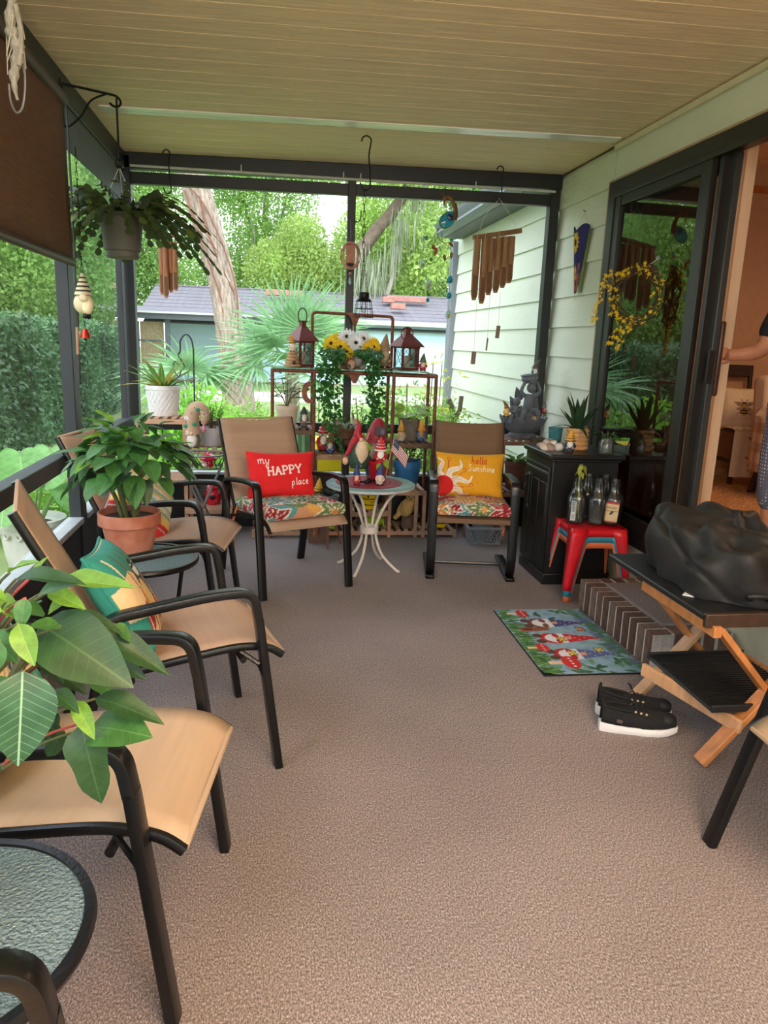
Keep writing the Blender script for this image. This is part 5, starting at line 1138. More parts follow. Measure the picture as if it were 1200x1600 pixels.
# ---- shoes
shoe_k = mat('black_knit', (17, 17, 19), rough=.85, var=.3, scale=60, bump=.4, bscale=220); sole_w = mat('white_sole', (226, 226, 226), rough=.6, var=.04); tan_in = mat('shoe_lining', (40, 38, 38), rough=.9); eyelet = mat('steel_eyelet', (190, 186, 176), rough=.3, metal=.9)
def shoe(label, loc, rz, mir):
    t = thing('shoe', label, 'shoe', loc, rz, 'pair of black slip-on shoes'); L = .285
    def hw(u): return (.036+.016*math.sin(min(1, u*1.05)*PI*.5+.25))*(math.sin(PI*(min(1, max(0, u))*.94+.03))**.42)*(1.06 if u > .5 else 1)
    def cy(u): return mir*.012*math.sin(u*PI)
    # sole: rounded slab following the outline
    b = B(); n = 26; vs = []
    out = [(u, 1) for u in np.linspace(0, 1, n)]+[(u, -1) for u in np.linspace(1, 0, n)]
    for z, k in ((0, .93), (.006, 1.0), (.022, 1.04), (.030, 1.0)):
        for u, s in out: vs.append((L*(u-.5)*(1+.02*(k-1)), cy(u)+s*hw(u)*k, z*(1+.25*max(0, .35-u)/.35)+.016*max(0, (u-.72)/.28)**2*(1 if z < .02 else .75)))
    m_ = len(out); fs = [(r*m_+i, r*m_+(i+1) % m_, (r+1)*m_+(i+1) % m_, (r+1)*m_+i) for r in range(3) for i in range(m_)]+[tuple(reversed(range(m_))), tuple(range(3*m_, 4*m_))]
    b.add(vs, fs).build('sole', sole_w, t, ang=50)
    # upper: ring loft, open collar at the heel
    b = B(); nu, nv = 30, 14
    def hgt(u): return .124-.014*u*4 if u < .25 else .110-.050*((u-.25)/.75)**.75-.016*max(0, (u-.85)/.15)**2
    def up(uu, vv):
        u = .012+.976*uu; a = PI*vv; w = hw(u)*.985; h = hgt(u)
        op = .5*max(0, 1-abs(u-.25)/.24)                 # collar opening
        k = math.sin(a); hh = h*(k**.6)*(1-op*max(0, k-.6)/.4*.9)
        return (L*(u-.5), cy(u)+w*math.cos(a)*(1-.25*(hh/h if h else 0)*(1 if u > .1 else .6)), .026+hh*.78)
    o = b.grid(up, nu, nv, flip=True).build('upper', shoe_k, t, ang=80); md = o.modifiers.new('thick', 'SOLIDIFY'); md.thickness = .004
    B().tube(smooth_path([(L*(u-.5), cy(u)+s*hw(u)*.68*(1 if .03 < u < .45 else .55), .026+.78*hgt(u)*.76+.003) for u, s in ((.03, .1), (.06, .8), (.15, 1), (.28, 1), (.40, .8), (.45, 0), (.40, -.8), (.28, -1), (.15, -1), (.06, -.8))], 3, True), .0055, 6, closed=True).build('collar', shoe_k, t)
    B().ball((L*(.235-.5), cy(.2), .062), (.055, .024, .012)).build('insole_shadow', tan_in, t)
    B().poly([(0, 0), (.012, .0), (.010, .016), (.002, .018)], .005, (L*(.0-.5)+.004, .003, .112), rotm(PI/2, 0, 0)).build('heel_tab', shoe_k, t); B().ball((L*.37, cy(.87), .055), (.038, hw(.87)*.86, .026), 16, 10).build('toe_cap', mat('black_suede', (24, 24, 26), rough=.7, var=.2), t)
    for k in range(3):
        u = .44+.07*k
        for s in (-1, 1): B().lathe([(.002, 0), (.0045, 0), (.0045, .002), (.002, .002)], 10, (L*(u-.5), cy(u)+s*hw(u)*.62, .026+hgt(u)*.66), rotm(s*-.8, 0, 0)).build('eyelet', eyelet, t)
        z = .026+hgt(u)*.80; B().tube(smooth_path([(L*(u-.5), cy(u)-hw(u)*.6, z-.014), (L*(u-.5)+.008, cy(u), z+.004), (L*(u-.5), cy(u)+hw(u)*.6, z-.014)], 4), .0022, 5).build('lace', shoe_k, t)
    for s in (-1, 1): B().tube(smooth_path([(L*-.05, cy(.4), .115), (L*-.05-.01, s*.02, .125), (L*-.03, s*.03, .11), (L*-.05, cy(.4), .112)], 4), .0022, 5).build('lace_bow', shoe_k, t)
    B().box((-L*.27, -hw(.23)*.97, .055), (.022, .003, .012), rotm(-.1, .2, 0)).build('side_tag', mat('grey_tag', (84, 76, 70), rough=.8), t)
    return t
shoe('black knit shoe with a white sole, nearer one of the pair by the wooden stand', (1.372, 2.355, 0), math.radians(-13), 1); shoe('black knit shoe with a white sole, the farther one, half behind the other shoe', (1.415, 2.475, 0), math.radians(-15), -1)
# ---- folding wooden stand with a black top and a ribbed tray
pine = mat('orange_pine', (196, 128, 72), rough=.5, var=.22, scale=6, stretch=(5, 5, .7), coat=.1); pine_l = mat('pale_pine', (206, 158, 116), rough=.55, var=.18, scale=6, stretch=(5, 5, .7))
top_k = mat('black_vinyl_top', (26, 28, 31), rough=.42, var=.15, scale=20, bump=.12, bscale=150)
ws = thing('folding_stand', 'folding wooden stand with a black top and ribbed tray beside the shoes', 'stand', (1.70, 2.48, 0))
B().box((0.02, .02, .538), (.56, .74, .024)).build('top', top_k, ws, bevel=.006); B().box((.02, -.345, .53), (.56, .022, .05)).build('top_edge', mat('worn_brown_edge', (62, 44, 32), rough=.5, var=.3, scale=30), ws, bevel=.004)
for yy, m1, m2 in ((.12, pine_l, pine), (-.36, pine, pine)):
    B().bar((-.215, yy, .008), (.20, yy, .50), .022, .058, (0, 1, 0)).build('leg', m1, ws, bevel=.004); B().bar((.24, yy+.026, .008), (-.20, yy+.026, .50), .022, .058, (0, 1, 0)).build('leg', m2, ws, bevel=.004)
    B().lathe([(.001, 0), (.011, 0), (.011, .006), (.001, .008)], 14, (.02, yy-.012, .27), rotm(PI/2, 0, 0)).build('bolt', mat('wood_plug', (150, 92, 52), rough=.6), ws)
B().box((-.22, -.12, .495), (.03, .50, .04)).build('rail', pine, ws, bevel=.003); B().box((.24, -.12, .495), (.03, .50, .04)).build('rail', pine, ws, bevel=.003)
B().bar((-.0, -.386, .485), (.26, -.386, .485), .02, .05).build('rail', pine, ws, bevel=.003)
B().bar((-.25, .02, .185), (-.10, -.395, .155), .018, .05).build('tray_rail', pine_l, ws, bevel=.003)
B().bar((.20, .05, .2), (.22, -.38, .2), .018, .05).build('tray_rail', pine, ws, bevel=.003)
tr_ = B().box((0.01, -.14, .205), (.42, .44, .014)).build('tray', mat('black_rubber_tray', (22, 23, 24), rough=.6), ws, bevel=.01)
for k in range(24): B().box((0.01, -.345+.018*k, .214), (.38, .006, .006)).build('rib', mat('black_rubber_tray', (22, 23, 24)), tr_)
for s in (-1, 1): B().box((.01, -.14+s*.222, .212), (.42, .012, .028)).build('tray_lip', mat('black_rubber_tray', (22, 23, 24)), tr_, bevel=.004)
B().tube(smooth_path([(.17, -.375, .53), (.175, -.39, .42), (.16, -.392, .35), (.18, -.392, .37)], 5), .004, 5).build('strap', mat('black_strap', (20, 20, 20), rough=.8), ws)
# black bag on the stand
bag_m = mat('black_bag_nylon', (30, 29, 29), rough=.62, var=.12, scale=8, bump=.7, bscale=12)
bg_ = thing('bag', 'crumpled black nylon bag lying on top of the folding stand', 'bag', (1.77, 2.49, .552))
def bagf(u, v):
    a = u*2*PI; t = v
    if t < .5: r, z = 1+.05*math.sin(t*2*PI), .20*(t/.5)**.8
    else: q = (t-.5)/.5; r, z = math.cos(q*PI/2)**.75, .20+.05*math.sin(q*PI/2)
    ca, sa = math.cos(a), math.sin(a); sq = (abs(ca)**4+abs(sa)**4)**-.25
    x, y = .255*r*ca*min(sq, 1.15), .31*r*sa*min(sq, 1.15)
    w = .014*math.sin(2*a+5*t+1)+.009*math.sin(6*a-9*t)+.009*math.sin(26*x+31*y+14*z)+.007*math.sin(9*a+12*t*t)+.006*math.sin(40*x-23*y)
    w += -.013*math.exp(-((math.sin(a*1.5+4*t))/.16)**2)
    lower = 1-.0*t; z2 = max(.0, z*(1-.22*max(0, x)/.25-.12*max(0, -y)/.3)+w*.9*(t > .02))
    return (x+w*ca*.9, y+w*sa*.9, z2 if t > .03 else max(0, z2*.3))
o = B().grid(bagf, 90, 44).build('body', bag_m, bg_, ang=80); sm = o.modifiers.new('sub', 'SUBSURF'); sm.levels = 1; sm.render_levels = 1
B().tube(smooth_path([(-.13, -.30, .03), (-.16, -.33, .05), (-.11, -.345, .055), (-.07, -.32, .03)], 5), .009, 8).build('handle_loop', bag_m, bg_)
B().sweep(smooth_path([(.0, -.10, .215), (.08, -.08, .215), (.16, .0, .20), (.22, .1, .17), (.255, .2, .12)], 6), rrect(.03, .006), (0, 0, 1)).build('strap', bag_m, bg_)
B().sweep(smooth_path([(-.18, -.2, .17), (-.08, -.18, .213), (.06, -.14, .214), (.2, -.12, .17)], 6), rrect(.006, .005), (0, 0, 1)).build('zip_seam', bag_m, bg_)
pt = B().poly([(0, 0), (.07, -.05), (.085, -.03), (.03, .03)], .003, (1.47, 2.33, .5505)).build('paper_scrap', mat('white_paper', (226, 226, 230), rough=.7)); tag(pt, 'scrap of white paper poking out from under the black bag', 'paper')
# ================================================================ PLANT STANDS ALONG THE FAR WALL
rust = mat('rusty_copper_pipe', (128, 78, 58), rough=.55, metal=.35, var=.35, scale=22, bump=.2); wood = mat('weathered_slat_wood', (176, 138, 112), rough=.75, var=.22, scale=8, stretch=(1, 1, 1), bump=.2, bscale=40)
wood_d = mat('dark_slat_wood', (112, 84, 68), rough=.75, var=.22, scale=8, bump=.2, bscale=40)
shelf_glass = glass_mat('green_edge_glass', (190, 222, 208), ior=1.5, dif=.10)
def slats(par, x0, x1, y0, y1, z, n, m=None, along='y', w=.028, th=.012):
    """slatted shelf: end rails and single slats"""
    m = m or wood
    B().box(((x0+x1)/2, y0, z-.012), (x1-x0, .018, .03)).build('shelf_rail', m, par, bevel=.002); B().box(((x0+x1)/2, y1, z-.012), (x1-x0, .018, .03)).build('shelf_rail', m, par, bevel=.002)
    if along == 'y':
        me = B().box((0, 0, 0), (w, y1-y0, th)).mesh('slat', m, smooth=False)
        for k in range(n): inst(me, 'slat', par, Matrix.Translation((x0+.02+(x1-x0-.04)*k/(n-1), (y0+y1)/2, z+.008)))
    else:
        me = B().box((0, 0, 0), (x1-x0, w, th)).mesh('slat', m, smooth=False)
        for k in range(n): inst(me, 'slat', par, Matrix.Translation(((x0+x1)/2, y0+.02+(y1-y0-.04)*k/(n-1), z+.008)))
def legs(par, xs, ys, z1, m=None, w=.024, z0=0):
    for x in xs:
        for y in ys: B().box((x, y, (z0+z1)/2), (w, w, z1-z0)).build('leg', m or wood, par, bevel=.002)
# the tall etagere of copper pipe with the long glass shelf
et = thing('etagere', 'tall rusty copper etagere with a glass top shelf and slatted bays at the far wall', 'shelf', (0, 0, 0))
for x in (.012, .30, .86, 1.165):
    for y in (5.20, 5.46): B().tube([(x, y, 0), (x, y, 1.19)], .0125, 10).build('post', rust, et)
for y in (5.20, 5.46): B().tube([(.012, y, 1.19), (1.165, y, 1.175)], .0115, 10).build('top_rail', rust, et)
for x in (.012, .30, .86, 1.165): B().tube([(x, 5.20, 1.186), (x, 5.46, 1.186)], .010, 8).build('end_rail', rust, et)
B().box((.555, 5.33, 1.205), (1.10, .29, .010)).build('glass_shelf', shelf_glass, et, bevel=.002)
B().tube(round_path([(.295, 5.46, 1.19), (.295, 5.46, 1.595), (.878, 5.46, 1.585), (.878, 5.46, 1.19)], .03), .0115, 10).build('top_arch', rust, et)
B().tube([(.60, 5.46, 1.19), (.60, 5.46, 1.58)], .010, 8).build('arch_post', rust, et)
B().poly([(-.06, .03), (.06, .03), (.03, .0), (.012, -.05), (-.012, -.05), (-.03, .0)], .008, (.60, 5.452, 1.565), rotm(PI/2)).build('bracket', rust, et); B().poly([(-.05, .03), (.05, .03), (.012, -.05), (-.012, -.05)], .008, (.58, 5.20, 1.165), rotm(PI/2)).build('bracket', rust, et)
slats(et, .012, .30, 5.20, 5.46, .775, 6, wood_d); slats(et, .86, 1.165, 5.20, 5.46, .69, 6, wood_d); slats(et, .32, .84, 5.22, 5.46, .595, 9)
for x in (.32, .84): B().tube([(x, 5.22, 0), (x, 5.22, .62)], .011, 8).build('post', wood_d, et)
# low slatted rack in front of the kick panel
lr = thing('slat_rack', 'low wooden slat rack on the floor along the far wall behind the chairs', 'rack', (0, 0, 0))
slats(lr, -.12, 1.36, 5.19, 5.47, .045, 26); slats(lr, .575, 1.12, 5.19, 5.47, .345, 10); slats(lr, .575, .862, 5.19, 5.47, .185, 5)
legs(lr, (.575, .862, 1.06, 1.12), (5.19, 5.47), .35); legs(lr, (-.12, .36, 1.36), (5.19, 5.47), .06)
# stepped rack at the left with the white pots
ls = thing('plant_rack', 'stepped wooden plant rack in the left corner carrying the white and grey pots', 'rack', (0, 0, 0))
slats(ls, -.88, -.57, 5.08, 5.40, .845, 6); legs(ls, (-.88, -.57), (5.08, 5.40), .85); slats(ls, -.58, -.30, 5.08, 5.40, .645, 5); legs(ls, (-.30,), (5.08, 5.40), .655); slats(ls, -.88, -.58, 5.06, 5.38, .43, 7, along='x'); slats(ls, -.58, -.26, 5.06, 5.38, .235, 7, along='x')
slats(ls, -.30, -.20, 5.08, 5.40, .43, 3)
# right stand under the fountain
rs = thing('plant_stand', 'square brown slat stand carrying the grey fountain in the right corner', 'stand', (0, 0, 0))
brn = mat('brown_painted_wood', (118, 88, 76), rough=.7, var=.2, scale=9)
slats(rs, 1.66, 2.03, 5.10, 5.44, .735, 7, brn); slats(rs, 1.66, 2.03, 5.10, 5.44, .355, 7, brn); legs(rs, (1.66, 2.03), (5.10, 5.44), .73, brn, .028); slats(rs, 1.44, 1.64, 5.2, 5.44, .46, 4, brn); legs(rs, (1.44, 1.62), (5.2, 5.44), .46, brn, .02)
# ---- figures
skin_f = mat('figure_skin', (224, 172, 138), rough=.6, var=.06)
def cmat(c, rough=.55): return mat('painted_%d_%d_%d' % tuple(c), c, rough=rough, var=.1, scale=30, bump=.12, bscale=90)
def gnome(label, loc, h, hat, suit, beard, rz=0, bend=.15, girl=False, boots=(60, 40, 34), stripes=None, hb=.5, fat=1.0, name='gnome', base=None, group=None, hx=.85):
    """small garden gnome: boots, round body, beard, nose, bent pointed hat; faces -y"""
    t = thing(name, label, 'figurine', loc, rz, group); z0 = 0
    if base: B().lathe([(.001, 0), (h*.26*fat, 0), (h*.25*fat, h*.05), (.001, h*.06)], 20).build('base', cmat(base), t); z0 = h*.04
    bh = h*hb; r = h*.17*fat
    for s in (-1, 1): B().ball((s*r*.5, -r*.45, z0+h*.035), (r*.42, r*.62, h*.04), 10, 6).build('boot', cmat(boots), t)
    B().lathe([(.001, z0+h*.03), (r*.8, z0+h*.035), (r*1.02, z0+bh*.3), (r*.92, z0+bh*.65), (r*.68, z0+bh*.95), (.001, z0+bh*1.05)], 20).build('body', cmat(suit), t)
    for s in (-1, 1):
        B().tube(smooth_path([(s*r*.78, 0, z0+bh*.8), (s*r*1.08, -r*.35, z0+bh*.55), (s*r*.72, -r*.85, z0+bh*.42)], 4), r*.22, 8).build('arm', cmat(suit), t); B().ball((s*r*.62, -r*.92, z0+bh*.42), r*.2, 8, 6).build('hand', skin_f, t)
    B().ball((0, -r*.18, z0+bh*1.0), (r*.72, r*.7, r*.66), 14, 8).build('head', skin_f, t)
    if beard:
        b = B().ball((0, -r*.62, z0+bh*.66), (r*.66, r*.42, bh*.42), 16, 10)
        b.v = [(x*(.55+.45*min(1, (z-z0-bh*.22)/(bh*.4))), y, z+.02*h*math.sin(x*160/h*.1)) for x, y, z in b.v]; b.build('beard', cmat(beard), t)
    if girl:
        for s in (-1, 1): B().tube([(s*r*.62, -r*.4, z0+bh*1.0), (s*r*.8, -r*.5, z0+bh*.75), (s*r*.75, -r*.55, z0+bh*.5)], r*.17, 8).build('braid', cmat((206, 160, 90)), t)
    B().ball((0, -r*.92, z0+bh*1.0), r*.21, 10, 7).build('nose', skin_f, t)
    zb = z0+bh*1.0; n = 10; pts = [(h*bend*(i/n)**2*1.0, -h*.02*math.sin(i/n*3), zb+(h-zb)*(i/n)) for i in range(n+1)]
    B().tube(pts, 1.0, 16, [r*.98*(1-(i/n))**hx+.002 for i in range(n+1)]).build('hat', cmat(hat), t)
    B().lathe([(r*.86, zb-.005*h), (r*1.12, zb-.015*h), (r*1.10, zb+.03*h), (r*.86, zb+.04*h)], 20).build('hat_brim', cmat(stripes or hat), t)
    if stripes:
        for q in (.22, .42, .62): B().lathe([(r*.985*(1-q)**.85+.002, 0), (r*1.02*(1-q)**.85+.004, .01*h), (r*.985*(1-q-.05)**.85+.002, .035*h)], 16, (h*bend*q*q, 0, zb+(h-zb)*q)).build('hat_stripe', cmat(stripes), t)
    return t
GT = 1.212
# on the glass shelf, left to right
bh_ = thing('beehive_figure', 'straw-coloured beehive ornament on the left end of the glass shelf', 'figurine', (.15, 5.29, GT)); straw = mat('straw_resin', (190, 150, 112), rough=.7, var=.2, scale=30, bump=.3)
for k in range(5): B().lathe([(.001, 0), (.056-.007*k, .002), (.060-.007*k, .010), (.055-.007*k, .021), (.001, .022)], 22, (0, 0, .021*k)).build('coil', straw, bh_)
B().ball((.01, -.056, .03), (.012, .006, .014)).build('door_hole', cmat((40, 28, 22)), bh_)
gnome('small bee gnome sitting on the straw beehive on the glass shelf', (.148, 5.29, GT+.105), .115, (226, 170, 50), (236, 226, 206), (240, 236, 226), .2, -.2, stripes=(44, 36, 28), fat=1.15)
lan_m = mat('brown_red_lantern', (112, 52, 48), rough=.5, metal=.2, var=.2, scale=9); lan_g = glass_mat('lantern_glass', (226, 238, 238), ior=1.5, dif=.03); wick = mat('ivory_candle', (232, 222, 200), rough=.6, sub=.2)
def lantern(label, loc, rz, w=.15, ring=0.0, h=1.0):
    t = thing('lantern', label, 'lantern', loc, rz); s = w/2; H = .155*h
    B().box((0, 0, .010), (w, w, .02)).build('base', lan_m, t, bevel=.003)
    for x in (-1, 1):
        for y in (-1, 1): B().box((x*(s-.008), y*(s-.008), .02+H/2), (.014, .014, H)).build('post', lan_m, t)
    B().box((0, 0, .02+H), (w+.004, w+.004, .012)).build('top_frame', lan_m, t)
    for k in range(4):
        a = k*PI/2; M = rotm(0, 0, a)
        g = B().add([M @ Vector((x, -s+.010, z)) for x, z in ((-s+.015, .02), (s-.015, .02), (s-.015, .02+H), (-s+.015, .02+H))], [(0, 1, 2, 3)]).build('pane', lan_g, t, smooth=False)
        for q in (-1, 1): B().tube([M @ Vector((-q*(s-.016), -s+.006, .024)), M @ Vector((q*(s-.016), -s+.006, .016+H))], .0022, 5).build('cross_wire', lan_m, g)
    n = 6; b = B(); vs = []; R_ = []
    for i in range(n+1):
        q = i/n; e = (s*1.38)*(1-q)**1.05+.020*q; e = e if i < n else .022; z = .026+H+.105*h*q**.9
        vs += [(-e, -e, z), (e, -e, z), (e, e, z), (-e, e, z)]
    fs = [(i*4+j, i*4+(j+1) % 4, i*4+4+(j+1) % 4, i*4+4+j) for i in range(n) for j in range(4)]+[(3, 2, 1, 0), tuple(range(n*4, n*4+4))]
    b.add(vs, fs).build('roof', lan_m, t, smooth=False)
    zt = .026+H+.105*h
    B().box((0, 0, zt+.014), (.036, .036, .03)).build('chimney', lan_m, t, bevel=.002); B().box((0, 0, zt+.033), (.050, .050, .010)).build('cap', lan_m, t, bevel=.003)
    B().tube([(.036*math.cos(q), .002, zt+.070+.052*math.sin(q)) if ring == 0 else (.048*math.cos(q)-.02, -.036, zt-.006+.046*math.sin(q)) for q in np.linspace(-.9 if ring == 0 else 0, PI+.9 if ring == 0 else 2*PI, 22)], .0038, 7).build('ring_handle', lan_m if ring else iron, t)
    B().lathe([(.001, .02), (.026, .02), (.026, .10), (.022, .103), (.001, .098)], 20).build('candle', wick, t); B().tube([(0, 0, .098), (.002, 0, .112)], .0012, 5).build('wick', iron, t)
    return t
lantern('brown-red metal lantern with an upright ring on the left of the glass shelf', (.222, 5.36, GT), .55, .125, 0, .98); lantern('wider brown-red metal lantern with its ring tipped down on the right of the glass shelf', (.965, 5.33, GT), .32, .14, 1, .90)
# flower planter with daisies and ivy
pla = thing('flower_planter', 'planter of yellow and white daisies with trailing ivy in the middle of the glass shelf', 'planter', (.555, 5.31, GT)); resin = mat('brown_resin_basket', (128, 96, 80), rough=.7, var=.3, scale=22, bump=.5, bscale=60)
B().lathe([(.001, 0), (.085, 0), (.105, .06), (.125, .105), (.118, .11), (.098, .06), (.001, .09)], 32, sq=(1.1, .8)).build('basket', resin, pla)
for x, y, z, r, cc in ((-.10, -.07, .05, .028, (150, 36, 40)), (-.085, -.085, .02, .026, (226, 206, 176)), (-.04, -.09, .06, .03, (120, 70, 50)), (.0, -.095, .03, .03, (198, 164, 140)), (.05, -.09, .055, .032, (150, 144, 140)), (.085, -.07, .03, .028, (170, 160, 150))): B().ball((x, y, z), (r, r*.7, r*1.2), 12, 8).build('relief_figure', cmat(cc), pla)
pet_y = mat('yellow_petal', (250, 208, 30), rough=.6, var=.12, scale=40, sub=.25); pet_w = mat('white_petal', (246, 246, 248), rough=.6, var=.04, sub=.25); eye_m = mat('dark_flower_eye', (58, 36, 26), rough=.9, bump=.6, bscale=200)
def daisy(par, p, d, r, m, layers=3):
    b = B(); d, s, u = frame(d)
    for l in range(layers):
        n = 16-3*l
        for k in range(n):
            a = 2*PI*k/n+l*.2; q = s*math.cos(a)+u*math.sin(a); b.leaf(Vector(p)+d*.003*l, q+d*(.15+.3*l), d, r*(1-.16*l), r*.30, curl=.22, n=3)
    b.build('flower', m, par, smooth=False); B().ball(Vector(p)+d*.010, r*.2, 10, 6).build('flower_eye', eye_m, par)
for x, y, z, r, m, dx in ((-.135, -.05, .165, .060, pet_y, -.4), (-.075, -.09, .145, .055, pet_y, -.1), (-.10, .0, .19, .055, pet_y, -.2), (-.035, -.11, .115, .045, pet_y, 0), (.155, -.06, .150, .058, pet_y, .4), (.115, -.09, .14, .05, pet_y, .2), (-.03, -.03, .215, .060, pet_w, 0), (.03, -.08, .175, .062, pet_w, .05), (.09, -.01, .205, .058, pet_w, .2), (.005, .05, .22, .05, pet_w, 0), (.17, .0, .175, .05, pet_y, .6)):
    daisy(pla, (x, y, z), (dx, -1, .45), r*1.22, m)
dk_leaf = mat('silk_leaf_dark', (46, 88, 44), rough=.5, var=.3, sub=.2); b = B(); Rv = random.Random(8)
for k in range(40): a = Rv.random()*2*PI; b.leaf((.12*math.cos(a), .07*math.sin(a), .10+.05*Rv.random()), (math.cos(a), math.sin(a)-.3, Rv.uniform(-.2, .9)), (0, 0, 1), .085, .035, n=4)
stuff(b.build('foliage', dk_leaf, pla))
ivy = mat('ivy_leaf', (62, 118, 52), rough=.45, var=.4, scale=30, sub=.25)
def ivy_trail(par, pts, n, spread, name='ivy_trail'):
    P = smooth_path(pts, 10); b = B(); b.tube(P, .002, 4)
    for k in range(n):
        q = P[min(len(P)-1, int(k/n*len(P)))]+Vector((Rv.gauss(0, spread), Rv.gauss(0, spread*.7), Rv.gauss(0, .015))); a = Rv.random()*2*PI; b.leaf(q, (math.cos(a), math.sin(a)-.5, -.5), (0, -.6, .8), Rv.uniform(.028, .042), .030, n=2)
    return stuff(b.build(name, ivy, par))
for dx, L, n, sp in ((-.17, .42, 190, .026), (-.12, .34, 150, .028), (-.20, .24, 110, .028), (-.08, .60, 60, .012), (-.14, .5, 70, .018), (.15, .50, 210, .024), (.19, .40, 170, .024), (.13, .34, 110, .022)): ivy_trail(pla, [(dx*.4, -.08, .12), (dx*.85, -.15, .10), (dx, -.17, -.02), (dx*1.04, -.17, -L*.55), (dx+.02, -.165, -L)], n, sp)
for s in (-1, 1): ivy_trail(pla, [(s*.05, -.06, .12), (s*.13, -.09, .13), (s*.17, -.11, .10)], 60, .03)
gnome('tall sandy brown resin gnome between the daisies and the right lantern', (.80, 5.30, GT), .25, (158, 132, 98), (140, 108, 84), (198, 176, 146), .15, .05, fat=1.05, base=(110, 84, 66)); gnome('tiny red gnome with a green hat at the right end of the glass shelf', (1.075, 5.26, GT), .125, (92, 110, 80), (196, 40, 46), (236, 222, 214), 0, .05, fat=1.2)
# left bay
pp = thing('potted_plant', 'leafy plant in a plain beige pot on the left bay of the etagere', 'plant', (.115, 5.33, .79)); beige = mat('beige_pot', (218, 200, 178), rough=.7, var=.06)
pot(pp, .082, .150, beige, rim=.2, rimw=1.06, taper=.78); twig = mat('brown_twig', (104, 84, 60), rough=.8); gl_ = leafmesh(.38, leaf_mat('glossy_shrub_leaf', (96, 146, 62), (150, 186, 110), sub=.35), .25, .3)
for k in range(7):
    a = k*.95; e = Vector((.11*math.cos(a), .08*math.sin(a), .26+.04*(k % 3))); B().tube(smooth_path([(0, 0, .12), (e.x*.3, e.y*.3, .2), e], 4), .003, 5).build('stem', twig, pp)
    for j in range(5): q = Vector((e.x*(.4+.15*j), e.y*(.4+.15*j), .16+(e.z-.13)*(.3+.17*j))); inst(gl_, 'leaf', pp, aim(q, (math.cos(a+j*1.7), math.sin(a+j*1.7), .3), (0, 0, 1), .095, 1))
gnome('small grey and white girl figure with a dark bonnet beside the beige pot', (.232, 5.24, .79), .155, (54, 52, 52), (110, 96, 88), (222, 216, 206), .2, .0, hb=.62, name='girl_figurine', base=(70, 60, 54))
mo = thing('metal_moon', 'rusty crescent moon ornament hanging on the left bay of the etagere', 'ornament', (.262, 5.18, .97)); B().poly([(.05*math.cos(a), .075*math.sin(a)+.075) for a in np.linspace(.9, 2*PI-.9, 16)]+[(.035*math.cos(a)+.022, .05*math.sin(a)+.075) for a in np.linspace(2*PI-1.1, 1.1, 12)], .006, rot=rotm(PI/2)).build('crescent', rust, mo); B().tube([(0, -.003, .148), (.02, -.003, .21)], .0015, 4).build('hook', iron, mo)
# centre shelf
CS = .610
gnome('grandpa gnome with a red and white striped hat on the centre shelf', (.375, 5.30, CS), .24, (196, 40, 46), (176, 36, 50), (236, 226, 216), .1, .03, stripes=(240, 226, 216), base=(90, 66, 52)); gnome('short gnome in blue trousers in front of the striped-hat gnome', (.425, 5.245, CS), .165, (150, 60, 50), (60, 90, 150), (214, 196, 166), -.2, .1)
bx = thing('photo_box', 'small brown standing box behind the gnome pair on the centre shelf', 'box', (.47, 5.36, CS)); B().box((0, 0, .10), (.085, .04, .20)).build('body', mat('brown_card', (112, 74, 54), rough=.8, var=.2), bx, bevel=.003); B().box((0, -.021, .165), (.07, .003, .05)).build('face', mat('grey_card', (150, 146, 140), rough=.7), bx)
wb = thing('wire_basket', 'round dark wire basket holding a brown pot on the centre shelf', 'basket', (.54, 5.31, CS)); dkwire = mat('dark_wire', (52, 46, 44), rough=.6, metal=.3)
for k in range(14): a = 2*PI*k/14; B().tube(smooth_path([(.05*math.cos(a), .05*math.sin(a), 0), (.075*math.cos(a), .07*math.sin(a), .05), (.115*math.cos(a), .105*math.sin(a), .11)], 3), .003, 5).build('wire', dkwire, wb)
for r, z in ((.05, .003), (.083, .06), (.115, .11)): B().tube([(r*math.cos(q), r*.93*math.sin(q), z) for q in np.linspace(0, 2*PI, 25)[:-1]], .004, 6, closed=True).build('hoop', dkwire, wb)
sp2 = thing('moss_pot', 'brown pot with grey sprigs and two little flags in the wire basket', 'plant', (.54, 5.31, CS+.05)); pot(sp2, .064, .125, mat('cocoa_pot', (110, 74, 56), rough=.9, var=.3, scale=25, bump=.5), rim=.1, rimw=1.05)
b = B()
for k in range(60): a = Rv.random()*2*PI; b.leaf((.04*math.cos(a), .04*math.sin(a), .115), (math.cos(a), math.sin(a), Rv.uniform(.4, 2)), (0, 0, 1), .08, .012, n=3)
stuff(b.build('sprigs', mat('grey_green_sprig', (120, 136, 112), rough=.8, var=.3), sp2))
def flag_canvas(n=60, m=38):
    c = Canvas(n, m, (244, 240, 236), 1.6)
    for k in range(13):
        if k % 2 == 0: c.put((c.v >= k/13) & (c.v <= (k+1)/13), (186, 32, 52))
    c.put((c.u < .66) & (c.v > 6/13), (44, 50, 92))
    for i in range(6):
        for j in range(5): c.ell(.06+.107*i+(.0 if j % 2 else .0), .51+.098*j, .017, .022, (240, 240, 246))
    return c
flag_c = flag_canvas()
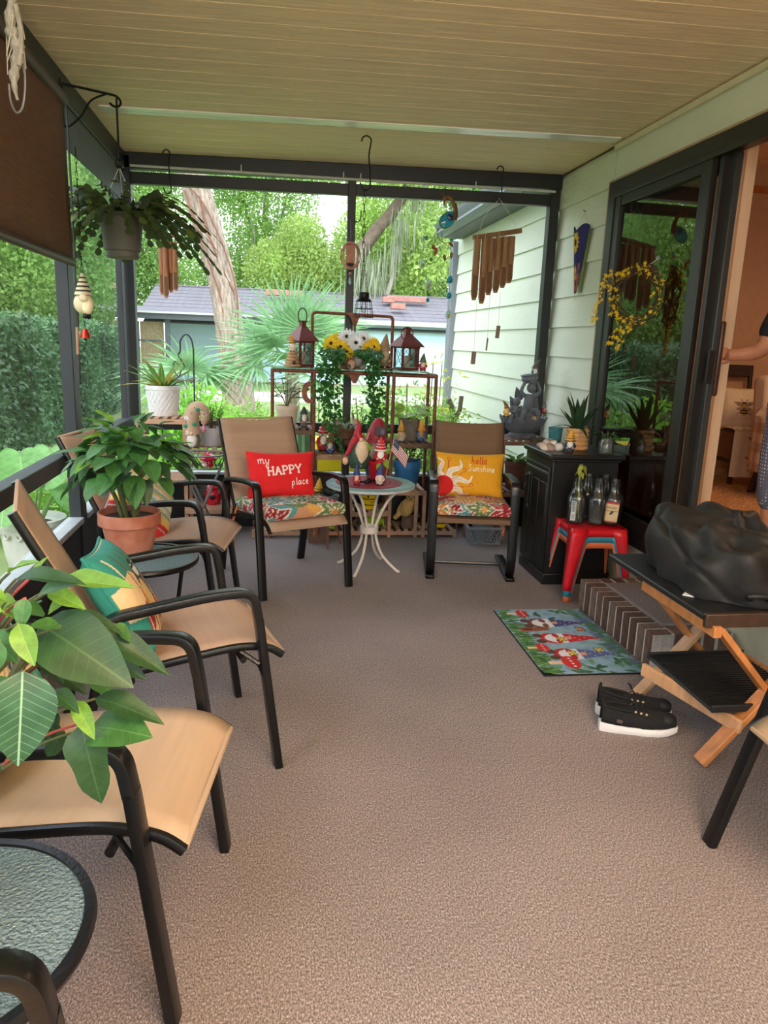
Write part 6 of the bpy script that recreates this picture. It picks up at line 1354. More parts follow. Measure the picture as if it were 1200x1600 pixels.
def flag(label, loc, L, pole_dir, hang, rz, group='little striped flags'):
    """small stick flag: pole from loc along pole_dir, cloth along `hang`"""
    t = thing('flag', label, 'flag', loc, rz, group); d = Vector(pole_dir).normalized(); P = d*L*1.9
    B().tube([(0, 0, 0), P], .0022, 6).build('pole', mat('pale_stick', (206, 176, 130), rough=.6), t); B().ball(P, .005, 8, 6).build('finial', mat('gold_tip', (206, 166, 60), rough=.3, metal=.8), t)
    e = Vector(hang).normalized(); H = L/1.6
    def fn(u, v):
        p = P-d*H*(1-v)*1.0-d*.008+e*L*u; w = .10*L*math.sin(u*7+v*1.5)*u**.6; return p+Vector((0, -1, 0))*w*.8+Vector((0, 0, -1))*.10*L*u*u
    b = B().grid(fn, 60, 38); b.c = flag_c.rgba(); b.build('cloth', print_mat('flag_print', rough=.8, sub=.2), t); return t
flag('folded little flag on the left side of the moss pot', (.515, 5.29, CS+.15), .085, (-.15, -.1, 1), (-.35, -.3, -.9), 0); flag('folded little flag on the right side of the moss pot', (.56, 5.29, CS+.15), .085, (.15, -.1, 1), (.3, -.3, -.9), 0)
gnome('tiny red gnome standing on the black screen rail behind the centre shelf', (.473, 5.50, .797), .085, (120, 126, 120), (186, 40, 44), (226, 214, 206), 0, .0)
# right bay
rp = thing('potted_plant', 'round-leaved green plant in a stone-coloured pot on the right bay of the etagere', 'plant', (1.01, 5.35, .705)); pot(rp, .082, .155, mat('stone_pot', (126, 116, 104), rough=.9, var=.25, scale=20, bump=.4), rim=.06, rimw=1.02, taper=.78)
rl = leafmesh(.85, leaf_mat('round_green_leaf', (150, 186, 62), (190, 212, 120), sub=.4), .2, .2)
for k in range(22):
    a = k*2.4; q = .02+.085*math.sqrt(k/22); z = .17+.05*Rv.random()+(.05 if k % 6 == 0 else 0); inst(rl, 'leaf', rp, aim((q*math.cos(a), q*math.sin(a), z), (math.cos(a), math.sin(a)-.2, .1), (0, -.4, 1), .075, 1)); B().tube([(q*.3*math.cos(a), q*.3*math.sin(a), .14), (q*math.cos(a), q*math.sin(a), z)], .002, 4).build('stem', gst, rp)
inst(rl, 'leaf', rp, aim((-.07, -.02, .27), (-.2, -.5, -.6), (0, -1, .3), .09, .9)); B().tube([(-.03, 0, .14), (-.06, -.01, .22), (-.07, -.02, .27)], .0025, 4).build('stem', gst, rp)
gnome('yellow-hatted girl gnome left of the stone pot on the right bay', (.935, 5.245, .705), .155, (226, 166, 50), (196, 176, 150), None, .15, -.02, girl=True, stripes=(120, 80, 30), boots=(70, 110, 150)); gnome('yellow-hatted gnome with blue overalls right of the stone pot', (1.085, 5.25, .705), .165, (222, 156, 40), (70, 110, 160), (196, 140, 80), -.15, -.04, stripes=(200, 120, 40))
bp = thing('potted_plant', 'dark small-leaved plant in a blue pot on the low slat rack', 'plant', (.995, 5.27, .36)); pot(bp, .108, .205, mat('blue_glazed_pot', (38, 104, 156), rough=.45, var=.1, coat=.2), rim=.26, rimw=1.1, taper=.7)
b = B()
for k in range(9):
    a = k*.8; e = Vector((.07*math.cos(a), .05*math.sin(a), .24+.10*Rv.random())); b.tube([(0, 0, .17), (e.x*.5, e.y*.5, .22), e], .003, 5)
b.build('stems', twig, bp); dl = leafmesh(.7, leaf_mat('dark_small_leaf', (40, 48, 40), (70, 80, 60), sub=.1), .2, .3)
for k in range(60): a = Rv.random()*2*PI; q = .1*math.sqrt(Rv.random()); inst(dl, 'leaf', bp, aim((q*math.cos(a), q*.8*math.sin(a), .20+.14*Rv.random()), (math.cos(a), math.sin(a), Rv.uniform(-.3, .6)), (0, 0, 1), .04, 1))
# ---- lower figures
def owl():
    t = thing('owl_figure', 'yellow-tan owl statue on a stump on the low slat rack', 'figurine', (1.02, 5.30, .062), math.radians(-18)); om = mat('owl_tan', (206, 170, 102), rough=.7, var=.2, scale=30, bump=.5, bscale=60); st_ = mat('stump_grey', (112, 92, 78), rough=.9, var=.3, scale=20, bump=.6)
    B().lathe([(.001, 0), (.06, 0), (.05, .03), (.045, .07), (.001, .075)], 16).tube([(.0, 0, .05), (.06, .0, .075), (.085, 0, .09)], .02, 8).build('stump', st_, t)
    B().ball((-.005, 0, .14), (.052, .048, .08), 18, 12, rotm(0, .35, 0)).build('body', om, t); B().ball((.025, -.005, .225), (.045, .042, .038), 16, 10).build('head', om, t)
    for s in (-1, 1):
        B().lathe([(.013, 0), (.006, .02), (.001, .032)], 10, (.025+s*.028, -.005, .25), rotm(0, s*.3, 0)).build('ear_tuft', om, t); e = B().lathe([(.001, 0), (.015, .001), (.013, .005), (.001, .006)], 16, (.028+s*.017, -.042, .230), rotm(PI/2, 0, 0)).build('eye_disc', mat('owl_pale', (226, 200, 146), rough=.7), t); B().ball((.028+s*.017, -.048, .230), .006, 10, 8).build('pupil', iron, e)
        B().ball((-.02+s*.035, -.015*s, .13), (.022, .03, .068), 12, 8, rotm(0, .45, 0)).build('wing', om, t)
    B().lathe([(.007, 0), (.001, .02)], 8, (.028, -.045, .222), rotm(PI*.75, 0, 0)).build('beak', mat('owl_beak', (90, 70, 50), rough=.5), t); B().box((-.075, .0, .075), (.035, .04, .075), rotm(0, .75, 0)).build('tail', om, t, bevel=.01)
owl()
fg = mat('frog_green', (176, 186, 70), rough=.5, var=.25, scale=25, bump=.25)
def frog(label, loc, rz, s, m):
    t = thing('frog_figure', label, 'figurine', loc, rz, scale=s)
    B().ball((0, .02, .05), (.06, .055, .055), 16, 10).build('body', m, t); B().ball((0, -.025, .095), (.052, .045, .034), 16, 10).build('head', m, t)
    for q in (-1, 1): B().ball((q*.03, -.03, .125), .016, 10, 8).build('eye', m, t); B().ball((q*.033, -.043, .127), .006, 8, 6).build('pupil', iron, t); B().ball((q*.06, .01, .03), (.025, .045, .03), 10, 8).build('haunch', m, t); B().tube([(q*.035, -.03, .06), (q*.045, -.05, .03), (q*.04, -.065, .008)], .012, 8).build('front_leg', m, t); B().ball((q*.055, -.05, .008), (.022, .03, .008), 10, 6).build('foot', m, t)
frog('fat yellow-green frog statue under the chair with the red pillow', (.40, 5.26, .062), -.2, 1.0, fg); frog('upright green frog statue on the low rack behind the table legs', (.775, 5.27, .062), .3, 1.05, mat('frog_green_bright', (160, 190, 50), rough=.45, var=.25, scale=25))
frog('dark brown frog statue beside the upright green frog', (.665, 5.30, .062), -.4, .7, mat('frog_brown', (90, 74, 58), rough=.6, var=.3, scale=25))
byel = mat('bright_yellow_enamel', (250, 206, 24), rough=.35, var=.05)
def bee_bucket(label, loc, rz):
    t = thing('bucket', label, 'bucket', loc, rz); b = B().lathe([(.001, 0), (.048, 0), (.064, .125), (.067, .128), (.067, .132), (.061, .132), (.046, .006), (.001, .004)], 32); b.build('body', byel, t)
    for z in (.03, .075): B().lathe([(.0485+.0165*z/.125, 0), (.0505+.0165*z/.125, .001), (.0505+.0165*z/.125, .006), (.0485+.0165*z/.125, .007)], 32, (0, 0, z)).build('black_band', iron, t)
    for s in (-1, 1): B().ball((s*.03, -.055, .098), (.007, .004, .010), 8, 6).build('eye', iron, t); B().ball((s*.036, -.05, .14), (.014, .006, .014), 10, 6).build('antenna_knob', iron, t)
    B().tube([(.012*math.cos(q), -.060, .068+.012*math.sin(q)) for q in np.linspace(PI, 2*PI, 9)], .002, 5).build('smile', iron, t)
    B().tube([(.066*math.cos(q), .02+.02*math.sin(q), .125+.05*math.sin(q)) for q in np.linspace(0, PI, 15)], .002, 5).build('handle', iron, t)
bee_bucket('yellow bee-striped bucket on the rack shelf under the round table', (.725, 5.28, .20), .2); bee_bucket('yellow bee-striped bucket on the low rack behind the brown chair', (1.265, 5.28, .062), -.2)
gal = mat('galvanised_tin', (170, 172, 172), rough=.4, metal=.6, var=.2, scale=14)
bk = thing('tin_bucket', 'silver tin bucket with a small plant beside the round table', 'bucket', (.40, 4.98, 0)); B().lathe([(.001, .24), (.05, .24), (.066, .35), (.069, .352), (.069, .358), (.063, .358), (.048, .246), (.001, .245)], 32).build('body', gal, bk); B().lathe([(.057, .295), (.0605, .298), (.058, .301)], 32).build('band', gal, bk)
for a in (.4, 2.5, 4.6): B().tube([(.04*math.cos(a), .04*math.sin(a), .24), (.10*math.cos(a), .10*math.sin(a), 0)], .006, 6).build('stand_leg', rust, bk)
B().lathe([(.03, .232), (.058, .232), (.058, .24), (.03, .24)], 24).build('stand_ring', rust, bk)
for k in range(9): a = k*2.4; inst(dl, 'leaf', bk, aim((.02*math.cos(a), .02*math.sin(a), .355), (math.cos(a), math.sin(a), .9), (0, 0, 1), .07, .7))
gnome('bee gnome figure with a striped hat left of the tin bucket', (.335, 5.10, .24), .22, (214, 166, 50), (176, 140, 96), (210, 180, 130), .1, .03, stripes=(60, 44, 30), base=(110, 80, 56)); 
hold = B().box((.335, 5.10, .12), (.14, .14, .24)).build('wooden_block', wood_d, None, bevel=.004); tag(hold, 'dark wooden block carrying the bee gnome left of the tin bucket', 'block')
pl_g = mat('grey_plastic', (136, 140, 146), rough=.5, var=.06)
gb_ = thing('plastic_basket', 'grey plastic lattice basket on the floor behind the brown chair', 'basket', (1.545, 5.06, 0), -.08); B().box((0, 0, .005), (.22, .16, .01)).build('bottom', pl_g, gb_)
for s in (-1, 1):
    for k in range(9):
        x = -.10+.025*k
        for q in (-1, 1): B().bar((x, s*.082, .012), (max(-.12, min(.12, x+q*.05)), s*.094, .115), .004, .004, (0, 1, 0)).build('lattice', pl_g, gb_)
    for k in range(6):
        y = -.065+.026*k
        for q in (-1, 1): B().bar((s*.112, y, .012), (s*.126, max(-.085, min(.085, y+q*.04)), .115), .004, .004, (1, 0, 0)).build('lattice', pl_g, gb_)
    B().box((0, s*.095, .12), (.27, .014, .018)).build('rim', pl_g, gb_, bevel=.003); B().box((s*.128, 0, .12), (.014, .20, .018)).build('rim', pl_g, gb_, bevel=.003)
tn = thing('tin_pail', 'low silver pail standing in the grey plastic basket', 'pail', (1.535, 5.06, .011)); B().lathe([(.001, 0), (.065, 0), (.075, .145), (.079, .15), (.077, .156), (.07, .15), (.062, .006), (.001, .005)], 36).build('body', gal, tn); B().tube([(.078*math.cos(q), -.01-.03*math.sin(q), .150-.02*math.sin(q)) for q in np.linspace(0, PI, 15)], .0022, 5).build('handle', gal, tn)
# small things under the chair with the red pillow
for k, (x, y, z, r, cc) in enumerate(((.10, 5.33, .062, .04, (56, 110, 70)), (.20, 5.30, .062, .035, (150, 40, 56)), (-.02, 5.34, .062, .045, (80, 60, 54)), (.28, 5.34, .062, .033, (60, 56, 60)))):
    o = B().ball((0, 0, r*.9), (r, r*.9, r*.9), 14, 9).lathe([(r*.3, r*1.7), (r*.35, r*2.0), (r*.1, r*2.05)], 12).build('garden_ball', cmat(cc)); tag(o, ['small green garden ball under the red-pillow chair', 'small dark red garden ball under the red-pillow chair', 'brown garden ball, leftmost on the low rack', 'dark grey garden ball beside the fat frog'][k], 'ornament'); o.location = (x, y, z)
# ---- left corner
wp = thing('white_planter', 'white lattice-pattern planter with a spiky green plant in the left corner', 'plant', (-.725, 5.24, .86)); wpm = mat('white_ceramic', (222, 222, 224), rough=.5, var=.04)
pot(wp, .118, .205, wpm, rim=.14, rimw=1.05, taper=.78); wl = B()
for k in range(22):
    for s in (-1, 1):
        a0 = 2*PI*k/22; pts = []
        for q in np.linspace(0, 1, 8): z = .015+.145*q; rr = .0885+(.1125-.0885)*z/.176+.0012; a = a0+s*q*.9; pts.append((rr*math.cos(a), rr*math.sin(a), z))
        wl.tube(pts, .0022, 4)
wl.build('lattice_relief', wpm, wp); spk = leafmesh(.16, leaf_mat('spiky_leaf', (92, 132, 52), (150, 176, 96), sub=.3), .35, .4); spy = leafmesh(.16, leaf_mat('spiky_leaf_yellow', (186, 170, 70), (206, 196, 110), sub=.3), .5, .4)
for k in range(26): a = k*2.4; tl = .15+.9*(k/26); L = Rv.uniform(.16, .27); inst(spy if k % 5 == 0 else spk, 'leaf', wp, aim((.03*math.cos(a), .03*math.sin(a), .175), (math.cos(a)*math.sin(tl), math.sin(a)*math.sin(tl), math.cos(tl)), (-math.cos(a), -math.sin(a), .5), L, 1))
gp_ = thing('potted_plant', 'twiggy small plant in a light grey pot beside the floral hat gnome', 'plant', (-.40, 5.24, .66)); pot(gp_, .09, .125, mat('light_grey_pot', (190, 190, 194), rough=.55, var=.05), rim=.08, rimw=1.02, taper=.86)
b = B(); P_ = []
for k in range(26):
    a = Rv.random()*2*PI; L = Rv.uniform(.08, .19); e = Vector((.13*math.cos(a)*Rv.random(), .11*math.sin(a)*Rv.random(), .11+L)); b.tube([(e.x*.2, e.y*.2, .10), (e.x*.6, e.y*.6, .11+L*.6), e], .0018, 4); P_ += [tuple(e*q+Vector((0, 0, .11*(1-q)))) for q in (.6, .75, .9, 1)]
b.build('twigs', twig, gp_); leaf_cloud('tiny_leaves', np.repeat(np.array(P_), 2, 0), .022, .009, nand_d, gp_)
# gnome with the drooping floral hat
hg = thing('gnome', 'gnome with a tall drooping tan hat covered in daisies beside the white planter', 'figurine', (-.525, 5.12, .665), scale=.82); fur = mat('white_fur', (226, 222, 216), rough=1, bump=.8, bscale=90, var=.1); feltm = mat('tan_felt', (186, 158, 132), rough=.95, var=.08, bump=.2, bscale=120)
B().lathe([(.001, 0), (.06, .0), (.07, .05), (.055, .11), (.001, .13)], 20).build('body', cmat((120, 110, 100)), hg); B().ball((0, -.05, .06), (.045, .028, .06), 14, 9).build('beard', fur, hg); B().ball((0, -.065, .115), .016, 10, 8).build('nose', skin_f, hg)
hp = smooth_path([(0, 0, .10), (-.01, 0, .19), (.005, 0, .28), (.05, -.005, .325), (.095, -.01, .30), (.105, -.012, .24), (.095, -.012, .19)], 6); n = len(hp); B().tube(hp, 1, 18, [.075*(1-.62*(i/(n-1)))*(1 if i < n-3 else .8) for i in range(n)]).build('hat', feltm, hg)
fr_c = mat('green_felt', (40, 140, 104), rough=.95)
for i, (q, s) in enumerate(((2, -1), (6, 1), (9, -1), (12, 0), (15, 1), (19, -1), (23, 0), (5, -1), (27, 0))):
    p = hp[min(q, n-1)]; r = .075*(1-.62*q/(n-1)); c0 = p+Vector((s*r*.5, -r*.9, 0))
    if i % 3 == 1: B().ball(c0, (.022, .007, .016), 12, 6).build('felt_leaf', fr_c, hg)
    else: daisy(hg, c0, (s*.3, -1, .1), .021, pet_w, 1)
B().lathe([(.012, 0), (.020, .02), (.012, .045), (.005, .07)], 12, (.095, -.012, .125)).build('pink_tassel', mat('pink_felt', (214, 130, 156), rough=.9), hg)
# wire plant stand on folding legs with a red mushroom dish
wst = thing('wire_stand', 'round wire basket stand on crossed grey folding legs in the left corner', 'stand', (-.44, 4.86, 0)); gm = mat('grey_tube_metal', (122, 122, 126), rough=.4, metal=.5, var=.15)
for z, r in ((.655, .155), (.57, .125)): B().tube([(r*math.cos(q), r*.85*math.sin(q), z) for q in np.linspace(0, 2*PI, 33)[:-1]], .006, 7, closed=True).build('hoop', gm, wst)
for k in range(18): a = 2*PI*k/18; B().tube([(.155*math.cos(a), .132*math.sin(a), .655), (.125*math.cos(a+.35), .106*math.sin(a+.35), .57)], .0028, 5).build('wire', dkwire, wst)
for k in range(7): x = -.09+.03*k; h_ = .106*math.sqrt(max(0, 1-(x/.125)**2)); B().tube([(x, -h_, .57), (x, h_, .57)], .003, 5).build('floor_wire', gm, wst)
for s in (-1, 1):
    for y in (-.07, .07): B().tube([(s*.12, y, .57), (-s*.13, y+.01, .006)], .008, 7).build('leg', gm, wst)
    B().tube([(s*.0, -.07, .29), (s*.0, .07, .29)], .005, 6).build('pivot_bar', gm, wst)
redg = mat('glossy_red_glaze', (186, 20, 44), rough=.15, var=.08, coat=.6)
ms_ = thing('red_dish', 'glossy red lidded dish like a mushroom cap in the wire stand', 'dish', (-.40, 4.85, .574)); B().lathe([(.001, 0), (.03, 0), (.026, .035), (.05, .045), (.052, .055), (.035, .075), (.014, .085), (.010, .095), (.001, .098)], 28, sq=(1.1, 1)).build('lid', redg, ms_)
for k in range(5): a = k*1.3; o = B().ball((0, 0, .014), (.022, .018, .014), 9, 6).build('pebble', rock_m[k % 4]); tag(o, 'pale pebble in the wire basket under the red dish', 'pebble', 'pebbles in the wire stand'); o.location = (-.44+.08*math.cos(a)-.02, 4.86+.06*math.sin(a), .574)
rf = thing('red_birdhouse', 'small dark red ceramic birdhouse lantern on the left rack', 'birdhouse', (-.40, 5.20, .25)); B().lathe([(.001, 0), (.05, 0), (.058, .03), (.055, .08), (.04, .105), (.03, .11), (.045, .115), (.03, .135), (.012, .15), (.008, .165), (.001, .168)], 28).build('body', redg, rf); B().ball((0, -.05, .055), (.020, .012, .022), 12, 8).build('opening', iron, rf)
gbow = thing('glass_bowl', 'dark glass bowl hanging low behind the crossed legs of the wire stand', 'bowl', (-.46, 5.28, .25)); B().lathe([(.001, .0), (.04, .0), (.075, .06), (.08, .10), (.076, .10), (.07, .06), (.001, .01)], 28).build('bowl', glass_mat('smoky_glass', (150, 156, 152), ior=1.5, dif=.15), gbow)
lp = thing('stone_pot', 'low stone pot on the floor under the left rack', 'pot', (-.42, 5.22, 0)); pot(lp, .10, .15, mat('pale_stone', (150, 146, 136), rough=.9, var=.2, bump=.4), rim=.25, rimw=1.08, taper=.8)
dpot = thing('green_watering_pot', 'dark green round pot on the floor beside the low stone pot', 'pot', (-.62, 5.18, 0)); pot(dpot, .085, .12, mat('dark_green_glaze', (60, 84, 76), rough=.4, var=.15), rim=.15)
# ---- right corner: fountain and brown pot
fm = mat('grey_cast_stone', (98, 102, 110), rough=.75, var=.25, scale=18, bump=.4, bscale=50)
ft = thing('fountain', 'grey cast-stone fountain of cherub figures in a leaf bowl on the brown stand', 'fountain', (1.855, 5.27, .75))
b = B().lathe([(.001, 0), (.10, 0), (.105, .02), (.085, .035), (.11, .055), (.15, .10), (.172, .15), (.166, .152), (.14, .11), (.001, .08)], 72)
b.v = [(x*k, y*k, z+dz) for x, y, z in b.v for a in [math.atan2(y, x)] for k, dz in [((1+.045*abs(math.cos(6*a)), .008*math.cos(12*a)) if z > .05 and math.hypot(x, y) > .07 else (1, 0))]]; b.build('bowl', fm, ft)
def blob(name, pts, rr, m=fm): B().tube(smooth_path(pts, 5), 1, 12, [rr[0]+(rr[1]-rr[0])*i/((len(pts)-1)*5) for i in range((len(pts)-1)*5+1)]).build(name, m, ft)
B().ball((.02, 0, .15), (.11, .09, .06), 16, 10).build('rock', fm, ft)
blob('torso', [(.02, -.02, .17), (.025, -.02, .24), (.03, -.02, .32)], (.042, .034)); B().ball((.035, -.03, .365), (.034, .036, .038), 14, 10).build('head', fm, ft)
for s in (-1, 1):
    blob('leg', [(.02+s*.02, -.03, .19), (.02+s*.05, -.10, .20), (.01+s*.06, -.12, .13)], (.028, .016)); blob('arm', [(.03+s*.035, -.02, .305), (.03+s*.07, -.03, .34), (.03+s*.045, -.03, .41)], (.016, .012))
B().lathe([(.001, 0), (.045, .002), (.062, .03), (.058, .05), (.066, .062), (.05, .062), (.001, .05)], 24, (.03, -.01, .40), rotm(0, -.18, 0)).build('jar', fm, ft)
blob('torso', [(-.07, -.03, .14), (-.075, -.03, .20), (-.07, -.03, .235)], (.034, .026)); B().ball((-.07, -.04, .265), (.028, .03, .03), 12, 8).build('head', fm, ft)
for s in (-1, 1): blob('leg', [(-.07+s*.02, -.03, .15), (-.08+s*.04, -.09, .16), (-.09+s*.045, -.11, .11)], (.022, .013)); blob('arm', [(-.07+s*.03, -.03, .225), (-.075+s*.05, -.06, .2), (-.06+s*.03, -.09, .19)], (.013, .010))
for q in ((-.12, .0, .25, .05, .6), (.10, .02, .26, .055, -.6), (.12, .03, .19, .05, -.9), (-.06, .04, .31, .05, .3)): B().leaf((q[0]*.6, q[1], q[2]-.05), (q[0], -.2, .35), (0, -1, .4), .10, .075, curl=.5, fold=.4, n=6).build('stone_leaf', fm, ft)
ochre = mat('ochre_stone', (206, 172, 100), rough=.6, var=.3, scale=20)  # ochre tone of the small balls at the bowl
for q in ((-.06, -.11, .13, .03), (.06, -.10, .14, .035), (.01, -.12, .12, .025)): B().ball(q[:3], (q[3], q[3]*.8, q[3]*.8), 12, 8).build('ochre_shell', ochre, ft)
gnome('yellow bee gnome climbing the left rim of the grey fountain', (1.70, 5.20, .905), .115, (96, 76, 56), (232, 172, 50), (226, 206, 180), -.3, -.28, stripes=(236, 180, 60)); gnome('red gnome perched on the right side of the grey fountain', (1.985, 5.20, .93), .095, (104, 108, 110), (150, 50, 62), (196, 140, 140), .3, .05); gnome('teal gnome with a curled hat at the top of the grey fountain', (1.915, 5.27, 1.19), .13, (90, 84, 74), (70, 120, 120), (232, 230, 226), 0, .3)
bpp = thing('potted_plant', 'small green plant in a brown plastic pot under the fountain', 'plant', (1.825, 5.26, .37)); pot(bpp, .09, .20, mat('brown_plastic_pot', (104, 62, 52), rough=.5, var=.08), rim=.12, rimw=1.05, taper=.8)
for k in range(11): a = k*2.4; inst(gl_, 'leaf', bpp, aim((.03*math.cos(a), .03*math.sin(a), .20), (math.cos(a), math.sin(a)-.2, .9-.12*k*.6), (0, 0, 1), .11, 1.1))
gnome('yellow bee gnome standing on the black cabinet before the ribbed honey pot', (1.765, 4.155, .802), .135, (226, 164, 44), (50, 66, 84), (236, 230, 222), -.3, .05, stripes=(50, 40, 30), fat=1.25)
gnome('dark pointed hat gnome peeking up behind the brown chair', (1.52, 5.34, .475), .26, (44, 44, 46), (70, 70, 74), (200, 196, 190), 0, .12)
# ================================================================ ROUND TABLE WITH THE RED GNOMES
tb = thing('bistro_table', 'round white wire-legged table with a teal rim between the two chairs', 'table', (.615, 4.45, 0)); wm = mat('cream_painted_iron', (222, 212, 200), rough=.45, var=.08); tm = mat('teal_table_glaze', (116, 158, 160), rough=.35, var=.2, scale=9)
B().lathe([(.001, .535), (.262, .535), (.272, .541), (.272, .549), (.262, .555), (.001, .555)], 56).build('tabletop', tm, tb); B().lathe([(.262, .53), (.276, .532), (.277, .545), (.264, .547)], 56).build('rim', mat('pale_table_rim', (190, 200, 200), rough=.4), tb)
for k in range(4):
    a = PI/4+.25+k*PI/2; ca, sa = math.cos(a), math.sin(a); B().tube(smooth_path([(.20*ca, .20*sa, .533), (.12*ca, .12*sa, .45), (.05*ca, .05*sa, .30), (.045*ca, .045*sa, .22), (.09*ca, .09*sa, .10), (.19*ca, .19*sa, .012), (.215*ca, .215*sa, .006)], 5), .009, 8).build('leg', wm, tb)
B().lathe([(.052, .235), (.058, .235), (.058, .275), (.052, .275)], 20).build('leg_collar', wm, tb)
c = Canvas(90, 90, (186, 66, 84), 1.0); q = np.hypot(c.u-.5, c.v-.5); c.put((q*60 % 1) < .35, (150, 40, 60)); c.put(((np.arctan2(c.v-.5, c.u-.5)*26) % 1 < .2), (206, 110, 116), .5)
b = B().grid(lambda u, v: ((lambda x, y: (x*math.sqrt(1-y*y/2)*.205, y*math.sqrt(1-x*x/2)*.205, .0025+.001*math.sin(40*math.hypot(x, y))))(u*2-1, v*2-1)), 90, 90); b.c = c.rgba()
pm_ = b.build('placemat', print_mat('woven_red'), None); tag(pm_, 'round woven dark red placemat on the white-legged table', 'placemat'); pm_.location = (.60, 4.43, .556); B().lathe([(.001, -.0005), (.205, -.0005), (.206, .002), (.203, .003)], 48).build('edge', cmat((150, 44, 62)), pm_)
TT = .560
# tall gnome on a rod
tg = thing('gnome', 'tall green gnome with a long red hat and carved beard standing on a rod', 'figurine', (.535, 4.44, TT)); grn = cmat((44, 74, 60)); redh = cmat((172, 26, 44))
B().lathe([(.001, 0), (.035, 0), (.033, .005), (.006, .010), (.004, .014), (.004, .085), (.001, .085)], 20).build('stand', iron, tg)
B().lathe([(.001, .08), (.05, .085), (.068, .12), (.064, .17), (.045, .235), (.02, .27), (.001, .275)], 24).build('body', grn, tg)
b = B().ball((.012, -.042, .178), (.042, .028, .088), 20, 20); b.v = [(x*(.35+.65*min(1, max(0, (z-.09)/.09))), y-.004*abs(math.sin(z*160+abs(x-.012)*90)), z) for x, y, z in b.v]; b.build('beard', cmat((214, 190, 158)), tg)
B().ball((.008, -.048, .262), .015, 12, 8).build('nose', skin_f, tg)
B().tube(smooth_path([(.002, -.004, .262), (-.012, -.004, .30), (-.004, -.004, .345), (-.018, -.004, .385)], 5), 1, 14, [.030*(1-i/16) +.003 for i in range(16)]).build('hat', redh, tg)
B().tube(smooth_path([(-.02, -.02, .275), (-.045, -.02, .235), (-.066, -.02, .19), (-.085, -.02, .165)], 5), 1, 10, [.02*(1-i/18)+.004 for i in range(16)]).build('hat_tail', redh, tg); B().ball((-.085, -.02, .13), (.018, .012, .024), 10, 8).build('hand', skin_f, tg)
gnome('large gnome with a rounded red knit cap at the back of the round table', (.655, 4.56, TT), .385, (150, 36, 52), (50, 54, 62), (196, 186, 176), .1, .05, hb=.62, fat=1.05, hx=.42); 
sig = thing('wooden_sign', 'small dark sign on a stick in front of the red-cap gnome', 'sign', (.665, 4.47, TT)); B().box((0, 0, .31), (.062, .008, .056)).build('board', cmat((60, 48, 52)), sig, bevel=.002); B().tube([(0, .002, .0), (0, .002, .29)], .003, 6).build('stick', iron, sig)
B().box((.015, -.005, .305), (.022, .001, .03)).build('panel', cmat((96, 90, 110)), sig)
rpt = thing('potted_plant', 'red tin pot with trailing vine leaves on the round table', 'plant', (.648, 4.42, TT)); pot(rpt, .062, .135, mat('red_enamel_pot', (170, 22, 40), rough=.3, var=.06, coat=.3), rim=.05, rimw=1.02, taper=.62)
for x, y, z, dx, dz, L in ((.03, -.055, .13, .6, -.5, .05), (.0, -.06, .13, .1, -.9, .075), (.03, .0, .17, .4, .5, .07), (-.05, -.02, .2, -.5, .8, .06), (.02, -.03, .15, .5, -.2, .06)): inst(rl, 'leaf', rpt, aim((x, y, z), (dx, -.5, dz), (0, -.8, .5), L, .7))
gnome('striped-hat gnome with a white beard standing in the red tin pot', (.662, 4.395, TT+.118), .17, (196, 44, 48), (176, 36, 44), (238, 234, 230), -.1, .0, stripes=(238, 230, 226), fat=1.15)
flag('larger flag leaning right beside the red tin pot', (.70, 4.40, TT+.05), .125, (.18, -.05, 1), (.60, -.15, -.62), 0); flag('small flag leaning up behind the tall green gnome', (.60, 4.50, TT+.12), .085, (.28, 0, 1), (.62, -.2, -.42), 0); flag('rolled flag on the tallest stick behind the round table gnomes', (.63, 4.53, TT+.20), .07, (.12, 0, 1), (-.75, -.2, -.5), 0)
gnome('little gnome with a star-blue hat on the left of the red placemat', (.512, 4.335, TT), .125, (44, 58, 110), (176, 40, 52), (226, 190, 166), 0, .0, boots=(40, 36, 36)); gnome('little gnome with a blue dotted hat on the right of the red placemat', (.652, 4.33, TT), .135, (48, 62, 116), (206, 190, 180), (232, 210, 196), .1, .1, boots=(40, 36, 36))
bs = thing('metal_bird', 'small dark metal bird lying on the red placemat', 'ornament', (.585, 4.36, TT)); B().ball((0, 0, .016), (.03, .014, .013), 12, 8, rotm(0, -.2, .2)).ball((.03, .004, .024), (.012, .010, .010), 10, 7).leaf((-.02, 0, .016), (-1, 0, .2), (0, 0, 1), .04, .02, n=3).build('body', iron, bs)
